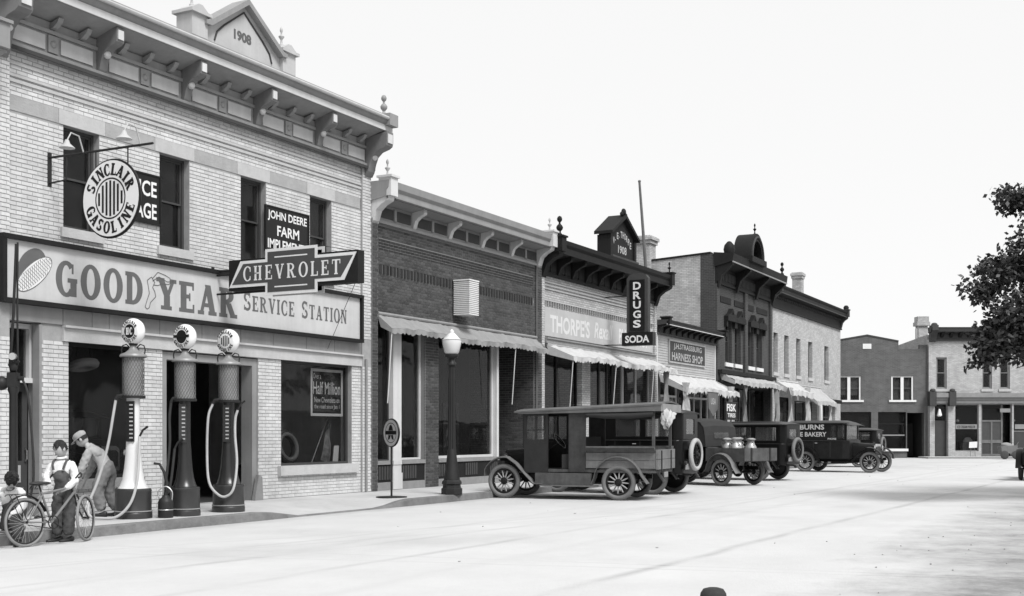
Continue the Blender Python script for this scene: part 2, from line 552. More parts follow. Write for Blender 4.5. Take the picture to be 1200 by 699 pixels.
def lay(mb, groups, fn, step=0.0004, base=0.0):
    """Put groups of 2D quads on a surface; fn(x, y, lift) gives the 3D point. Each group lies a hair above the last."""
    for i, qs in enumerate(groups):
        for q in qs:
            mb.add([fn(p[0], p[1], base + step * (i % 6 + 1)) for p in q], [tuple(range(len(q)))])
    return mb


def lay_font(mb, txt, fn, lift=0.003):
    vs, fs = txt
    mb.add([fn(x, y, lift) for x, y in vs], fs)
    return mb


def disc2d(r, n=36, r0=0.0):
    if r0 <= 0:
        return [[(r * cos(2 * pi * i / n), r * sin(2 * pi * i / n)) for i in range(n)]]
    return [[(r * cos(2 * pi * i / n), r * sin(2 * pi * i / n)), (r * cos(2 * pi * (i + 1) / n), r * sin(2 * pi * (i + 1) / n)),
             (r0 * cos(2 * pi * (i + 1) / n), r0 * sin(2 * pi * (i + 1) / n)), (r0 * cos(2 * pi * i / n), r0 * sin(2 * pi * i / n))] for i in range(n)]


def arc_text(s, R, size, a_mid, span, top=True, st=0.2, th=0.09):
    """Letters standing round a circle. Angles in degrees; returns groups."""
    out = []
    n = len(s)
    for i, ch in enumerate(s):
        u = (i / (n - 1) - 0.5) * span
        a = a_mid - u if top else a_mid + u
        q = radians(a)
        g, adv = serif_glyph(ch, st, th)
        k = size
        for kind, qs in g:
            nq = []
            for quad in qs:
                pts = []
                for x, y in quad:
                    lx = (x - adv / 2) * k * 0.86
                    if top:
                        r = R + y * k
                        px = r * cos(q) + lx * sin(q); py = r * sin(q) - lx * cos(q)
                    else:
                        r = R - y * k + k
                        px = r * cos(q) - lx * sin(q); py = r * sin(q) + lx * cos(q)
                    pts.append((px, py))
                nq.append(pts)
            out.append(nq)
    return out


# ------------------------------------------------------------------ walls, bricks, windows
def wall_sheet(mb, x0, x1, z0, z1, holes, th=0.3, P=None):
    """A wall with real openings. P(x, d, z) gives the 3D point; holes are (x0, x1, z0, z1)."""
    P = P or (lambda x, d, z: (x, YF - d, z))
    xs = sorted({x0, x1, *[h[0] for h in holes], *[h[1] for h in holes]})
    zs = sorted({z0, z1, *[h[2] for h in holes], *[h[3] for h in holes]})
    xs = [x for x in xs if x0 <= x <= x1]; zs = [z for z in zs if z0 <= z <= z1]

    def solid(i, j):
        if i < 0 or j < 0 or i >= len(xs) - 1 or j >= len(zs) - 1: return False
        cx = (xs[i] + xs[i + 1]) / 2; cz = (zs[j] + zs[j + 1]) / 2
        return not any(h[0] < cx < h[1] and h[2] < cz < h[3] for h in holes)
    for i in range(len(xs) - 1):
        for j in range(len(zs) - 1):
            if not solid(i, j): continue
            a, b, c, d = xs[i], xs[i + 1], zs[j], zs[j + 1]
            mb.add([P(a, 0, c), P(b, 0, c), P(b, 0, d), P(a, 0, d)], [(0, 1, 2, 3)])
            mb.add([P(a, -th, c), P(b, -th, c), P(b, -th, d), P(a, -th, d)], [(3, 2, 1, 0)])
            for (ii, jj, p, q) in ((i - 1, j, (a, c), (a, d)), (i + 1, j, (b, d), (b, c)), (i, j - 1, (b, c), (a, c)), (i, j + 1, (a, d), (b, d))):
                if not solid(ii, jj):
                    mb.add([P(p[0], 0, p[1]), P(q[0], 0, q[1]), P(q[0], -th, q[1]), P(p[0], -th, p[1])], [(0, 1, 2, 3)])
    return mb


BW, BH, JT = 0.2, 0.06, 0.010


def brick_rects(x0, x1, z0, z1, holes, bw_=BW, bh=BH, jt=JT, snap=0):
    """Running bond: rectangles of bricks, cut at the openings."""
    out = []
    r = 0; z = z0
    while z + bh <= z1 + 1e-6:
        zc = z + bh / 2
        spans = [(x0, x1)]
        for h in holes:
            if h[2] - 0.01 < zc < h[3] + 0.01:
                ns = []
                for a, b in spans:
                    if h[1] <= a or h[0] >= b: ns.append((a, b)); continue
                    if h[0] > a: ns.append((a, h[0]))
                    if h[1] < b: ns.append((h[1], b))
                spans = ns
        for a, b in spans:
            x = x0 - (0 if r % 2 == 0 else (bw_ + jt) / 2) + math.floor((a - x0) / (bw_ + jt)) * (bw_ + jt)
            while x < b:
                p, q = max(x, a + 0.003), min(x + bw_, b - 0.003)
                if q - p > 0.03: out.append((p, q, z, z + bh, q - p > bw_ - 0.001))
                x += bw_ + jt
        z += bh + jt; r += 1
    return out


def brick_faces(mb, p, q, a, b, d0, d1, Pf=None):
    Pf = Pf or (lambda x, d, z: (x, YF - d, z))
    e = 0.003
    vs = [Pf(p, d0, a), Pf(q, d0, a), Pf(q, d0, b), Pf(p, d0, b), Pf(p + e, d1, a + e), Pf(q - e, d1, a + e), Pf(q - e, d1, b - e), Pf(p + e, d1, b - e)]
    mb.add(vs, [(4, 5, 6, 7), (0, 1, 5, 4), (1, 2, 6, 5), (2, 3, 7, 6), (3, 0, 4, 7)])


def lay_bricks(rects, d0, d1, m, parent, singles=0, key=None, name='bricks'):
    """Bricks as geometry: the `singles` that show largest are objects, the rest one part."""
    rects = sorted(rects, key=key or (lambda r: r[0]))
    n = 0
    rest = MB(); shared = None
    off = RL[parent.name]
    for p, q, a, b, full in rects:
        if n < singles and full:
            if shared is None:
                s = MB(); brick_faces(s, 0, BW, 0, BH, d0, d1, lambda x, d, z: (x, -d, z))
                shared = s.mesh('brick'); shared.materials.append(m)
            o = bpy.data.objects.new('brick', shared)
            link(o, parent)
            o.location = (p - off[0], YF - off[1], a - off[2])
            n += 1
        else:
            brick_faces(rest, p, q, a, b, d0, d1)
    if rest.v:
        O('brick_course', rest, m, parent, kind='stuff')


def sash_window(parent, x0, x1, z0, z1, inset=0.13, frame=None, sill=None, shade=0.0, fw=0.05, mid=True, lintel=None, glass=None, shade_mat=None):
    """A double hung window in an opening of a shop front: window > frame, sash, pane, sill, shade."""
    frame = frame or K['sash']; glass = glass or K['upper_glass']
    wi = MB()
    wi.fb(x0 + .004, x0 + fw, -inset - .08, -inset, z0 + .004, z1 - .004).fb(x1 - fw, x1 - .004, -inset - .08, -inset, z0 + .004, z1 - .004)
    wi.fb(x0 + fw, x1 - fw, -inset - .08, -inset, z1 - fw, z1 - .004).fb(x0 + fw, x1 - fw, -inset - .08, -inset, z0 + .004, z0 + fw)
    win = O('window', wi, frame, parent)
    a, b, c, d = x0 + fw, x1 - fw, z0 + fw, z1 - fw
    zm = (c + d) / 2
    sashes = ((zm, d, .03), (c, zm + .04, .06)) if mid else ((c, d, .03),)
    for s0, s1, dep in sashes:
        sa = MB(); t = 0.035
        sa.fb(a + .002, a + t, -inset - dep - .03, -inset - dep, s0, s1).fb(b - t, b - .002, -inset - dep - .03, -inset - dep, s0, s1)
        sa.fb(a + t, b - t, -inset - dep - .03, -inset - dep, s0, s0 + t).fb(a + t, b - t, -inset - dep - .03, -inset - dep, s1 - t, s1)
        O('sash', sa, frame, win)
        O('pane', MB().fb(a + t, b - t, -inset - dep - .02, -inset - dep - .014, s0 + t, s1 - t), glass, win)
    if shade:
        O('roller_blind', MB().fb(a, b, -inset - .125, -inset - .12, d - (d - c) * shade, d), shade_mat or K['shade_cloth'], win)
    if sill is not None:
        O('sill', MB().fb(x0 - .07, x1 + .07, -.05, .06, z0 - .16, z0 + .003), sill, win)
    return win


def shop_window(parent, x0, x1, z0, z1, inset=0.1, frame=None, fw=0.06, mull=(), trans=None, glass=None, name='shop_window'):
    """A plate glass window: frame plus one pane per light."""
    frame = frame or K['mid_trim']; glass = glass or K['glass']
    f = MB()
    f.fb(x0 + .003, x0 + fw, -inset - .08, -inset, z0 + .003, z1 - .003).fb(x1 - fw, x1 - .003, -inset - .08, -inset, z0 + .003, z1 - .003)
    f.fb(x0 + fw, x1 - fw, -inset - .08, -inset, z1 - fw, z1 - .003).fb(x0 + fw, x1 - fw, -inset - .08, -inset, z0 + .003, z0 + fw)
    xs = [x0 + fw] + list(mull) + [x1 - fw]
    zs = [z0 + fw] + ([trans] if trans else []) + [z1 - fw]
    for m_ in mull: f.fb(m_ - .03, m_ + .03, -inset - .08, -inset + .004, z0 + fw, z1 - fw)
    if trans:
        for i in range(len(xs) - 1):
            f.fb(xs[i] + (.03 if i else 0), xs[i + 1] - (.03 if i < len(xs) - 2 else 0), -inset - .075, -inset, trans - .04, trans + .04)
    win = O(name, f, frame, parent)
    for i in range(len(xs) - 1):
        for j in range(len(zs) - 1):
            O('pane', MB().fb(xs[i] + (.03 if i else 0), xs[i + 1] - (.03 if i < len(xs) - 2 else 0), -inset - .045, -inset - .037,
                              zs[j] + (.04 if j else 0), zs[j + 1] - (.04 if j < len(zs) - 2 else 0)), glass, win)
    return win


def shell(parent, x0, x1, depth, ztop, front_th=0.3, roof_z=None, floors=(), side=None, zb=0.0, left=True, right=True, back=True):
    """Side walls, back wall, roof and floors behind a front."""
    side = side or K['grey_stone']
    roof_z = roof_z if roof_z is not None else ztop - 0.5
    y0 = YF + front_th
    if left: O('side_wall', MB().box(x0 + .003, x0 + .28, y0, YF + depth, zb, ztop), side, parent)
    if right: O('side_wall', MB().box(x1 - .28, x1 - .003, y0, YF + depth, zb, ztop), side, parent)
    if back: O('rear_wall', MB().box(x0 + .28, x1 - .28, YF + depth - .25, YF + depth, zb, ztop - .2), side, parent)
    O('roof', MB().box(x0 + .28, x1 - .28, y0, YF + depth - .25, roof_z - .2, roof_z), K['roof'], parent)
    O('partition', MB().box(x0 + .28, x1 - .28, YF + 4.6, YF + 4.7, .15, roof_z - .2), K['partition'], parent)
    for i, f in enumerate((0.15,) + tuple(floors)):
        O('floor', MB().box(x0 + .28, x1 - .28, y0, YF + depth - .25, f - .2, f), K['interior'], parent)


def finial(parent, x, d, z, h, m, name='finial', kind=0):
    """Turned ornament at a cornice end."""
    p = [(.0, 0), (.16, 0), (.16, .08), (.09, .12), (.06, .3), (.1, .36), (.19, .46), (.2, .5), (.06, .56), (.05, .68), (.09, .74), (.11, .82), (.08, .92), (.0, 1)]
    if kind == 1:
        p = [(0, 0), (.2, 0), (.2, .1), (.1, .18), (.08, .25), (.2, .36), (.22, .46), (.14, .56), (.07, .6), (.06, .68), (.15, .76), (.17, .85), (.12, .95), (0, 1)]
    return O(name, MB().lathe([(r * h * .75, q * h) for r, q in p], 12, (x, YF - d, z)), m, parent)
# ------------------------------------------------------------------ ground
def road_mat():
    m = mat('road', 0.49, 0.95, 0.09, 0.7, bump=0.35, bscale=22)
    t = m.node_tree; N = t.nodes; L = t.links
    p = [n for n in N if n.type == 'BSDF_PRINCIPLED'][0]
    src = p.inputs['Base Color'].links[0].from_socket
    tc = N.new('ShaderNodeTexCoord')
    sx = N.new('ShaderNodeSeparateXYZ'); L.new(tc.outputs['Object'], sx.inputs[0])

    def mth(op, *a, clamp=False):
        n = N.new('ShaderNodeMath'); n.operation = op; n.use_clamp = clamp
        for i, x in enumerate(a):
            if isinstance(x, (int, float)): n.inputs[i].default_value = x
            else: L.new(x, n.inputs[i])
        return n.outputs[0]

    def nz(s, d=6, r=0.6):
        n = N.new('ShaderNodeTexNoise'); n.inputs['Scale'].default_value = s; n.inputs['Detail'].default_value = d; n.inputs['Roughness'].default_value = r
        L.new(tc.outputs['Object'], n.inputs['Vector']); return n.outputs[0]
    brk = nz(0.7, 4); wob = nz(0.25, 2)
    total = None
    # worn tyre tracks and paving seams: straight lines n.x = c on the ground, half width, strength
    for nx, ny, c, hw, st in TRACKS:
        d = mth('ADD', mth('MULTIPLY', sx.outputs[0], nx), mth('MULTIPLY', sx.outputs[1], ny))
        d = mth('ABSOLUTE', mth('SUBTRACT', mth('ADD', d, mth('MULTIPLY', mth('SUBTRACT', wob, 0.5), 0.35)), c))
        k = mth('SUBTRACT', 1.0, mth('DIVIDE', d, hw), clamp=True)
        k = mth('MULTIPLY', mth('MULTIPLY', k, st), mth('MULTIPLY', mth('SUBTRACT', brk, 0.32, clamp=True), 3.2, clamp=True))
        total = k if total is None else mth('ADD', total, k)
    # oil and dust blotches
    bl = mth('MULTIPLY', mth('SUBTRACT', nz(0.16, 7, 0.65), 0.52, clamp=True), 0.9)
    sp = mth('MULTIPLY', mth('SUBTRACT', nz(2.6, 2), 0.73, clamp=True), 2.0)
    total = mth('ADD', mth('ADD', total, bl), sp)
    # bare gravel verge on the near side and silt in the gutter, both with soft uneven edges
    ed = mth('MULTIPLY', mth('SUBTRACT', nz(0.55, 8, 0.7), 0.5), 4.2)
    vg = mth('MULTIPLY', mth('SUBTRACT', mth('ADD', 3.2, ed), sx.outputs[1]), 0.45, clamp=True)
    total = mth('ADD', total, mth('MULTIPLY', vg, mth('MULTIPLY', nz(1.1, 9, 0.75), 1.0)))
    gt = mth('MULTIPLY', mth('SUBTRACT', sx.outputs[1], mth('ADD', 12.9, mth('MULTIPLY', ed, 0.25))), 1.8, clamp=True)
    total = mth('ADD', total, mth('MULTIPLY', gt, mth('MULTIPLY', nz(3.0, 6, 0.7), 0.42)))
    k = mth('SUBTRACT', 1.0, total, clamp=True)
    mx = N.new('ShaderNodeMix'); mx.data_type = 'RGBA'; mx.blend_type = 'MULTIPLY'; mx.inputs['Factor'].default_value = 1
    cc = N.new('ShaderNodeCombineColor')
    for i in range(3): L.new(k, cc.inputs[i])
    L.new(src, mx.inputs['A']); L.new(cc.outputs[0], mx.inputs['B'])
    L.new(mx.outputs['Result'], p.inputs['Base Color'])
    return m


TRACKS = [(0.0308, 0.9995, 5.26, 0.13, 0.30), (0.9728, 0.2318, 13.18, 0.05, 0.16), (0.9855, 0.1694, 13.43, 0.05, 0.16), (0.0196, 0.9998, 8.17, 0.12, 0.24),
          (0.0972, 0.9953, 10.51, 0.10, 0.14), (0.1401, 0.9901, 12.12, 0.10, 0.14), (0.0, 1.0, 6.75, 0.2, 0.09), (-0.05, 1.0, 9.0, 0.16, 0.09), (0.30, 0.954, 13.5, 0.08, 0.12), (0.35, 0.937, 15.0, 0.08, 0.12)]
K['road'] = road_mat()
tag(O('road', MB().add([(-500, -500, 0), (700, -500, 0), (700, 700, 0), (-500, 700, 0)], [(0, 1, 2, 3)]), K['road']), kind='structure')

gv = MB()
for i in range(120):
    x = random.uniform(8, 40); e = 2.35 - 0.012 * x
    y = e + 0.8 - abs(random.gauss(0, 2.0)); r = random.uniform(.005, .016)
    gv.ball((x, y, r * .5), r, r * random.uniform(.7, 1.2), r * .6, 5, 3, jit=.2)
for i in range(45):
    x = random.uniform(9, 60); y = random.uniform(2.5, 12.8); r = random.uniform(.008, .022)
    gv.ball((x, y, r * .35), r, r * random.uniform(.7, 1.4), r * .45, 6, 4, jit=.25)
tag(O('gravel', gv, mat('gravel', .36, .95, .3, 5, island=.3)), 'loose gravel scattered along the near shoulder of the road', 'gravel', kind='stuff')

# ------------------------------------------------------------------ pavement and kerb along the shop fronts
KY = 13.42                           # face of the kerb


def kerb_h(x):
    """Height of the kerb: it drops to a driveway beside the petrol pumps."""
    if x < 16.2 or x > 20.6: return 0.15
    if x < 17.2: return 0.15 - 0.13 * (x - 16.2)
    if x > 19.8: return 0.02 + 0.13 * (x - 19.8) / 0.8
    return 0.02


K['kerb'] = mat('kerb', 0.19, 0.95, 0.25, 2.5, bump=0.7, bscale=14, dirt=0.4, streak=0.1)
K['pavement'] = mat('pavement', 0.46, 0.95, 0.1, 1.2, bump=0.3, bscale=30, dirt=0.14)
xs = [-12 + i * 0.4 for i in range(209)]
pv = MB(); kb = MB()
for i in range(len(xs) - 1):
    a, b = xs[i], xs[i + 1]
    ha, hb = kerb_h(a), kerb_h(b)
    ja, jb = [0.02 * sin(q * 1.7) * sin(q * .6 + 2) for q in (a, b)]
    kb.add([(a, KY + ja, -.02), (b, KY + jb, -.02), (b, KY + jb + .01, hb - .015), (a, KY + ja + .01, ha - .015), (b, KY + .03, hb), (a, KY + .03, ha),
            (b, KY + .16, hb), (a, KY + .16, ha)], [(0, 1, 2, 3), (3, 2, 4, 5), (5, 4, 6, 7)], smooth=True)
    pv.add([(a, KY + .16, ha - .002), (b, KY + .16, hb - .002), (b, KY + 1.4, .146), (a, KY + 1.4, .146), (b, YF + .3, .15), (a, YF + .3, .15)],
           [(0, 1, 2, 3), (3, 2, 4, 5)], smooth=True)
tag(O('kerb', kb, K['kerb']), kind='structure')
tag(O('pavement', pv, K['pavement']), kind='structure')
# ------------------------------------------------------------------ the garage
GX0, GX1 = 12.55, 22.86
W4 = [(14.03, 14.80), (16.22, 16.99), (18.43, 19.20), (20.65, 21.42)]
WZ = (4.92, 6.63)
g_holes = [(a, b, WZ[0], WZ[1]) for a, b in W4] + [(12.93, 13.58, .15, 3.30), (14.14, 15.72, .72, 3.08), (16.29, 18.95, .15, 3.02), (19.68, 22.18, .82, 3.03)]
g = thing('brick_garage', 'white brick two storey garage with bracketed cornice and stepped pediment dated 1908', 'building', (GX0, YF, 0), world=True)
gw = O('front_wall', wall_sheet(MB(), GX0, GX1, 0.1, 8.3, g_holes), K['mortar'], g)
br_holes = g_holes + [(GX0, GX1, 3.02, 3.62), (GX0, GX1, 6.63, 6.88)]
rects = brick_rects(GX0 + .02, GX1 - .005, .16, 7.60, br_holes)
lay_bricks(rects, 0.0, 0.009, K['white_brick'], gw, 300, key=lambda r: 0 if False else abs(r[0] - 13.0) + (0 if r[2] < 7.6 else 9))
# string courses standing proud near the top
for z0, z1 in ((7.08, 7.13), (7.17, 7.215), (7.36, 7.41)):
    O('string_course', MB().fb(GX0 + .02, GX1 - .01, 0.002, 0.035, z0, z1), K['light_stone'], g)
shell(g, GX0, GX1, 16, 8.2, floors=(3.9,), side=K['white_brick'])
# end pilasters
for a, b in ((GX0, 12.92), (22.52, GX1)):
    pr = brick_rects(a, b, .16, 7.58, [(a, b, 3.02, 3.62)])
    mb = MB(); mb.fb(a, b, .011, .06, .152, 7.60)
    pl_ = O('pilaster', mb, K['mortar'], g)
    lay_bricks(pr, .06, .069, K['white_brick'], pl_)
# window head course: alternating stones
xs_ = [12.93, 13.93, 14.93, 16.10, 17.12, 18.32, 19.32, 20.54, 21.54, 22.50]
for i in range(len(xs_) - 1):
    lint = i % 2 == 1
    O('lintel' if lint else 'band_stone', MB().fb(xs_[i] + .004, xs_[i + 1] - .004, -.02, .014 if lint else .010, 6.634, 6.876), K['light_stone'] if lint else K['band_grey'], g)
for i, (a, b) in enumerate(W4):
    sash_window(g, a, b, WZ[0], WZ[1], sill=K['light_stone'], shade=(.0, .0, .0, .0)[i], frame=K['mid_trim'])
# fascia of grey panels under the long sign
px_ = [12.93, 14.0, 14.62, 15.0, 16.2, 17.3, 18.4, 19.4, 20.5, 21.5, 22.5]
for i in range(len(px_) - 1):
    O('fascia_panel', MB().fb(px_[i] + .006, px_[i + 1] - .006, .002, .03, 3.30, 3.61), K['pressed_metal'], g)
O('fascia_ledge', MB().fb(14.0, 22.52, .002, .10, 3.255, 3.294), K['light_stone'], g)
O('lintel', MB().fb(14.0, 22.52, -.02, .05, 3.03, 3.253), K['light_stone'], g)
# pavement level: doorway at the left
dr = O('entrance_door', MB().fb(12.95, 13.56, -.36, -.30, .16, 1.05).fb(12.95, 13.08, -.36, -.30, 1.05, 2.3).fb(13.46, 13.56, -.36, -.30, 1.05, 2.3).fb(13.08, 13.46, -.36, -.30, 2.18, 2.3), K['mid_trim'], g)
O('pane', MB().fb(13.08, 13.46, -.335, -.325, 1.05, 2.18), K['glass'], dr)
O('door_panel', MB().fb(13.03, 13.48, -.297, -.285, .30, .62), K['wood_grey'], dr)
O('notice', MB().fb(13.12, 13.42, -.297, -.288, .70, .98), K['canvas'], dr)
O('door_handle', MB().tube([(13.5, YF + .28, 1.05), (13.5, YF + .24, 1.08), (13.5, YF + .24, 1.22), (13.5, YF + .28, 1.25)], .012), K['nickel'], dr)
tl = O('transom_window', MB().fb(12.935, 13.575, -.34, -.14, 2.32, 2.4).fb(12.935, 12.99, -.34, -.2, 2.4, 3.28).fb(13.52, 13.575, -.34, -.2, 2.4, 3.28).fb(12.99, 13.52, -.34, -.2, 3.2, 3.28), K['cream_trim'], g)
O('pane', MB().fb(12.99, 13.52, -.3, -.29, 2.4, 3.2), K['glass'], tl)
O('door_frame', MB().fb(13.53, 13.579, -.14, .02, .16, 3.27), K['pressed_metal'], g)
# show window left, vehicle entrance, show window right
sw = shop_window(g, 14.14, 15.72, .72, 3.028, frame=K['dark_trim'])
O('sill', MB().fb(14.06, 15.78, -.08, .09, .56, .718), K['grey_stone'], sw)
fr = MB().fb(16.294, 16.42, -.3, -.02, .152, 3.0).fb(18.80, 18.946, -.3, -.02, .152, 3.0).fb(16.42, 18.80, -.3, -.02, 2.86, 3.0)
O('gateway_frame', fr, K['pressed_metal'], g)
O('guard_stone', MB().prism([(18.72, .152), (18.98, .152), (18.95, .62), (18.84, .66)], YF - .12, YF - .04), K['grey_stone'], g)
sw = shop_window(g, 19.68, 22.18, .82, 3.028, frame=K['mid_trim'], fw=.05)
O('sill', MB().fb(19.56, 22.34, -.08, .10, .62, .818), K['light_stone'], sw)
O('downpipe', MB().tube([(22.62, YF - .1, .16), (22.62, YF - .1, 3.2)], .03, 8), K['grey_stone'], g)
# cornice
co = O('cornice', MB().fb(GX0, GX1, .002, .14, 7.60, 7.68).fb(GX0, GX1, .002, .08, 7.68, 8.22).prism(
    [(YF - .0, 8.22), (YF - .56, 8.38), (YF - .60, 8.38), (YF - .60, 8.52), (YF - .66, 8.57), (YF - .71, 8.68), (YF - .71, 8.71), (YF + .1, 8.74)][::-1], GX0 - .15, GX1 + .06, 'x'), K['pressed_metal'], g)
O('fascia', MB().fb(GX0 - .15, GX1 + .06, .602, .618, 8.39, 8.515), K['cream_trim'], co)
O('gutter_moulding', MB().tube([(GX0 - .15, YF - .715, 8.65), (GX1 + .06, YF - .715, 8.65)], .04, 8), K['pale_metal'], co)
O('architrave_moulding', MB().fb(GX0, GX1 + .02, .141, .17, 7.56, 7.62), K['mid_trim'], co)
O('frieze_moulding', MB().fb(GX0, GX1, .082, .12, 8.02, 8.08), K['pressed_metal'], co)
brx = [12.72, 14.75, 16.78, 18.8, 20.8, 22.72]
bk = [(0, 0), (.02, .0), (.10, .08), (.16, .22), (.24, .34), (.40, .42), (.64, .46), (.74, .50), (.76, .56), (.76, .74), (0, .66)]
for i, x in enumerate(brx):
    end = i in (0, 5)
    w_ = .13 if end else .085
    z0 = 7.40 if end else 7.63
    kz = (8.36 - z0) / .74
    b = O('bracket', MB().prism([(YF - .09 - (q * (.78 if end else .62)), z0 + r * kz - .01 * 0) for q, r in bk], x - w_, x + w_, 'x'), K['bracket_grey'], co)
    O('bracket_face', MB().fb(x - w_ * .7, x + w_ * .7, .09 + .76 * (.78 if end else .62), .105 + .76 * (.78 if end else .62), z0 + .54 * kz, z0 + .70 * kz), K['cream_trim'], b)
    O('bracket_boss', MB().ball((x, YF - .25, z0 + .33 * kz), w_ * .8, .07, .07, 10, 6), K['cream_trim'], b)
for i in range(5):
    a, b = brx[i] + .12, brx[i + 1] - .12
    m_ = (a + b) / 2
    for p, q in ((a + .06, m_ - .16), (m_ + .16, b - .06)):
        O('frieze_panel', MB().fb(p, q, .082, .105, 7.74, 7.98), K['pale_metal'], co)
    O('frieze_plaque', MB().fb(m_ - .10, m_ + .10, .082, .11, 7.72, 8.0).ball((m_, YF - .11, 7.86), .06, .03, .06, 10, 6), K['pressed_metal'], co)
    for k in range(3):
        x = a + (b - a) * (k + .5) / 3
        O('modillion', MB().prism([(YF - .081, 8.10), (YF - .16, 8.12), (YF - .26, 8.19), (YF - .30, 8.26), (YF - .081, 8.20)], x - .05, x + .05, 'x'), K['pressed_metal'], co)
# pediment with the year
pd = MB()
base = 8.72
pd.prism([(16.55, base), (19.05, base), (19.05, 9.05), (18.72, 9.05), (17.80, 9.72), (16.88, 9.05), (16.55, 9.05)], YF - .62, YF - .40)
ped = O('pediment', pd, K['pale_metal'], g)
for a, b in ((16.32, 16.72), (18.88, 19.28)):
    O('pediment_pier', MB().fb(a, b, .32, .70, base, 9.12).fb(a - .06, b + .06, .26, .76, 9.12, 9.18).prism([(a - .03, 9.18), (b + .03, 9.18), ((a + b) / 2 + .05, 9.30), ((a + b) / 2 - .05, 9.30)], YF - .72, YF - .30), K['pale_metal'], ped)
finial(ped, 19.08, .5, 9.30, .40, K['pale_metal'])
finial(ped, 16.52, .5, 9.30, .40, K['pale_metal'])
rk = MB()
for sx_ in (-1, 1):
    c0 = 17.80
    rk.prism([(c0, 9.69), (c0 + sx_ * 1.02, 8.99), (c0 + sx_ * 1.16, 8.99), (c0 + sx_ * 1.16, 9.06), (c0 + sx_ * 1.04, 9.09), (c0, 9.80)][::sx_ * -1], YF - .76, YF - .34)
O('raking_moulding', rk, K['pressed_metal'], ped)
arch = MB()
pts = [(17.80 + sx_, 0) for sx_ in ()]
pts = [(16.98, 8.80), (17.05, 8.98), (17.25, 9.16), (17.80, 9.56), (18.35, 9.16), (18.55, 8.98), (18.62, 8.80)]
arch.tube([(x, YF - .63, z) for x, z in pts], .018, 6)
O('panel_moulding', arch, K['mid_trim'], ped)
O('date_lettering', lay_font(MB(), bfont('1908', .50, .20, .05), lambda x, y, l: (17.52 + x, YF - .62 - l, 8.98 + y)), K['sign_line'], ped)
finial(g, 22.74, .5, 8.74, .50, K['pressed_metal'], kind=1)
O('cornice_end_block', MB().fb(22.60, 22.94, .36, .76, 8.50, 8.77), K['pressed_metal'], co)

# ------------------------------------------------------------------ the long sign
sg = thing('long_sign', 'long cream wall sign reading GOODYEAR SERVICE STATION with a tyre drawing', 'sign', (12.75, YF - .08, 3.58), world=True)
SX0, SX1, SZ0, SZ1 = 12.78, 22.33, 3.63, 4.56
O('board', MB().fb(SX0, SX1, .075, .12, SZ0, SZ1), K['sign_cream'], sg)
fw = .075
O('frame', MB().fb(SX0 - fw, SX1 + fw, .071, .19, SZ1, SZ1 + fw).fb(SX0 - fw, SX1 + fw, .071, .19, SZ0 - fw, SZ0).fb(SX0 - fw, SX0, .072, .185, SZ0, SZ1).fb(SX1, SX1 + fw, .072, .185, SZ0, SZ1), K['dark_trim'], sg)
wp = lambda x0, z0: (lambda x, y, l: (x0 + x, YF - .12 - l, z0 + y))
O('lettering', lay(MB(), serif_line('GOOD', 1.93, .57, .27, .13, .12), wp(13.77, 3.77)), K['sign_grey'], sg)
O('lettering', lay(MB(), serif_line('YEAR', 2.16, .57, .27, .13, .12), wp(16.02, 3.75)), K['sign_grey'], sg)
O('lettering', lay(MB(), serif_line('SERVICE', 1.60, .36, .24, .11, .14, small=.86), wp(18.38, 3.94)), K['sign_grey'], sg)
O('lettering', lay(MB(), serif_line('STATION', 1.62, .36, .24, .11, .14, small=.86), wp(20.22, 3.94)), K['sign_grey'], sg)
# drawing of a tyre (flat print)
ty = MB(); tw = MB(); tl_ = MB()
f = wp(13.34, 4.08)
rt = lambda x, y: (.86 * (x * cos(.55) - y * sin(.55)), 1.1 * (x * sin(.55) + y * cos(.55)))
lay(ty, [[[rt(.36 * cos(q), .10 + .24 * sin(q)) for q in [2 * pi * i / 30 for i in range(30)]]]], f, base=.001)
outer = [(.46 * cos(2 * pi * i / 40), .17 * sin(2 * pi * i / 40) - .02) for i in range(40)]
lay(tw, [[[rt(*p) for p in outer]]], f, base=.0045)
for k in range(-8, 9):
    for s_ in (-1, 1):
        x = k * .055
        pp = []
        for j in range(9):
            yy = -.19 + .34 * j / 8
            xx = x + s_ * (yy + .02) * .55
            if (xx / .45) ** 2 + ((yy + .02) / .165) ** 2 < 1: pp.append((xx, yy))
        for a, b in zip(pp, pp[1:]):
            lay(tl_, [[[rt(a[0] - .005, a[1]), rt(a[0] + .005, a[1]), rt(b[0] + .005, b[1]), rt(b[0] - .005, b[1])]]], f, base=.0055)
for i in range(40):
    a, b = outer[i], outer[(i + 1) % 40]
    lay(tl_, [[[rt(*a), rt(*b), rt(b[0] * .97, (b[1] + .02) * .93 - .02), rt(a[0] * .97, (a[1] + .02) * .93 - .02)]]], f, base=.006)
O('tyre_wall_print', ty, K['sign_grey'], sg)
O('tyre_tread_print', tw, K['white_paint'], sg)
O('tyre_line_print', tl_, K['sign_line'], sg)
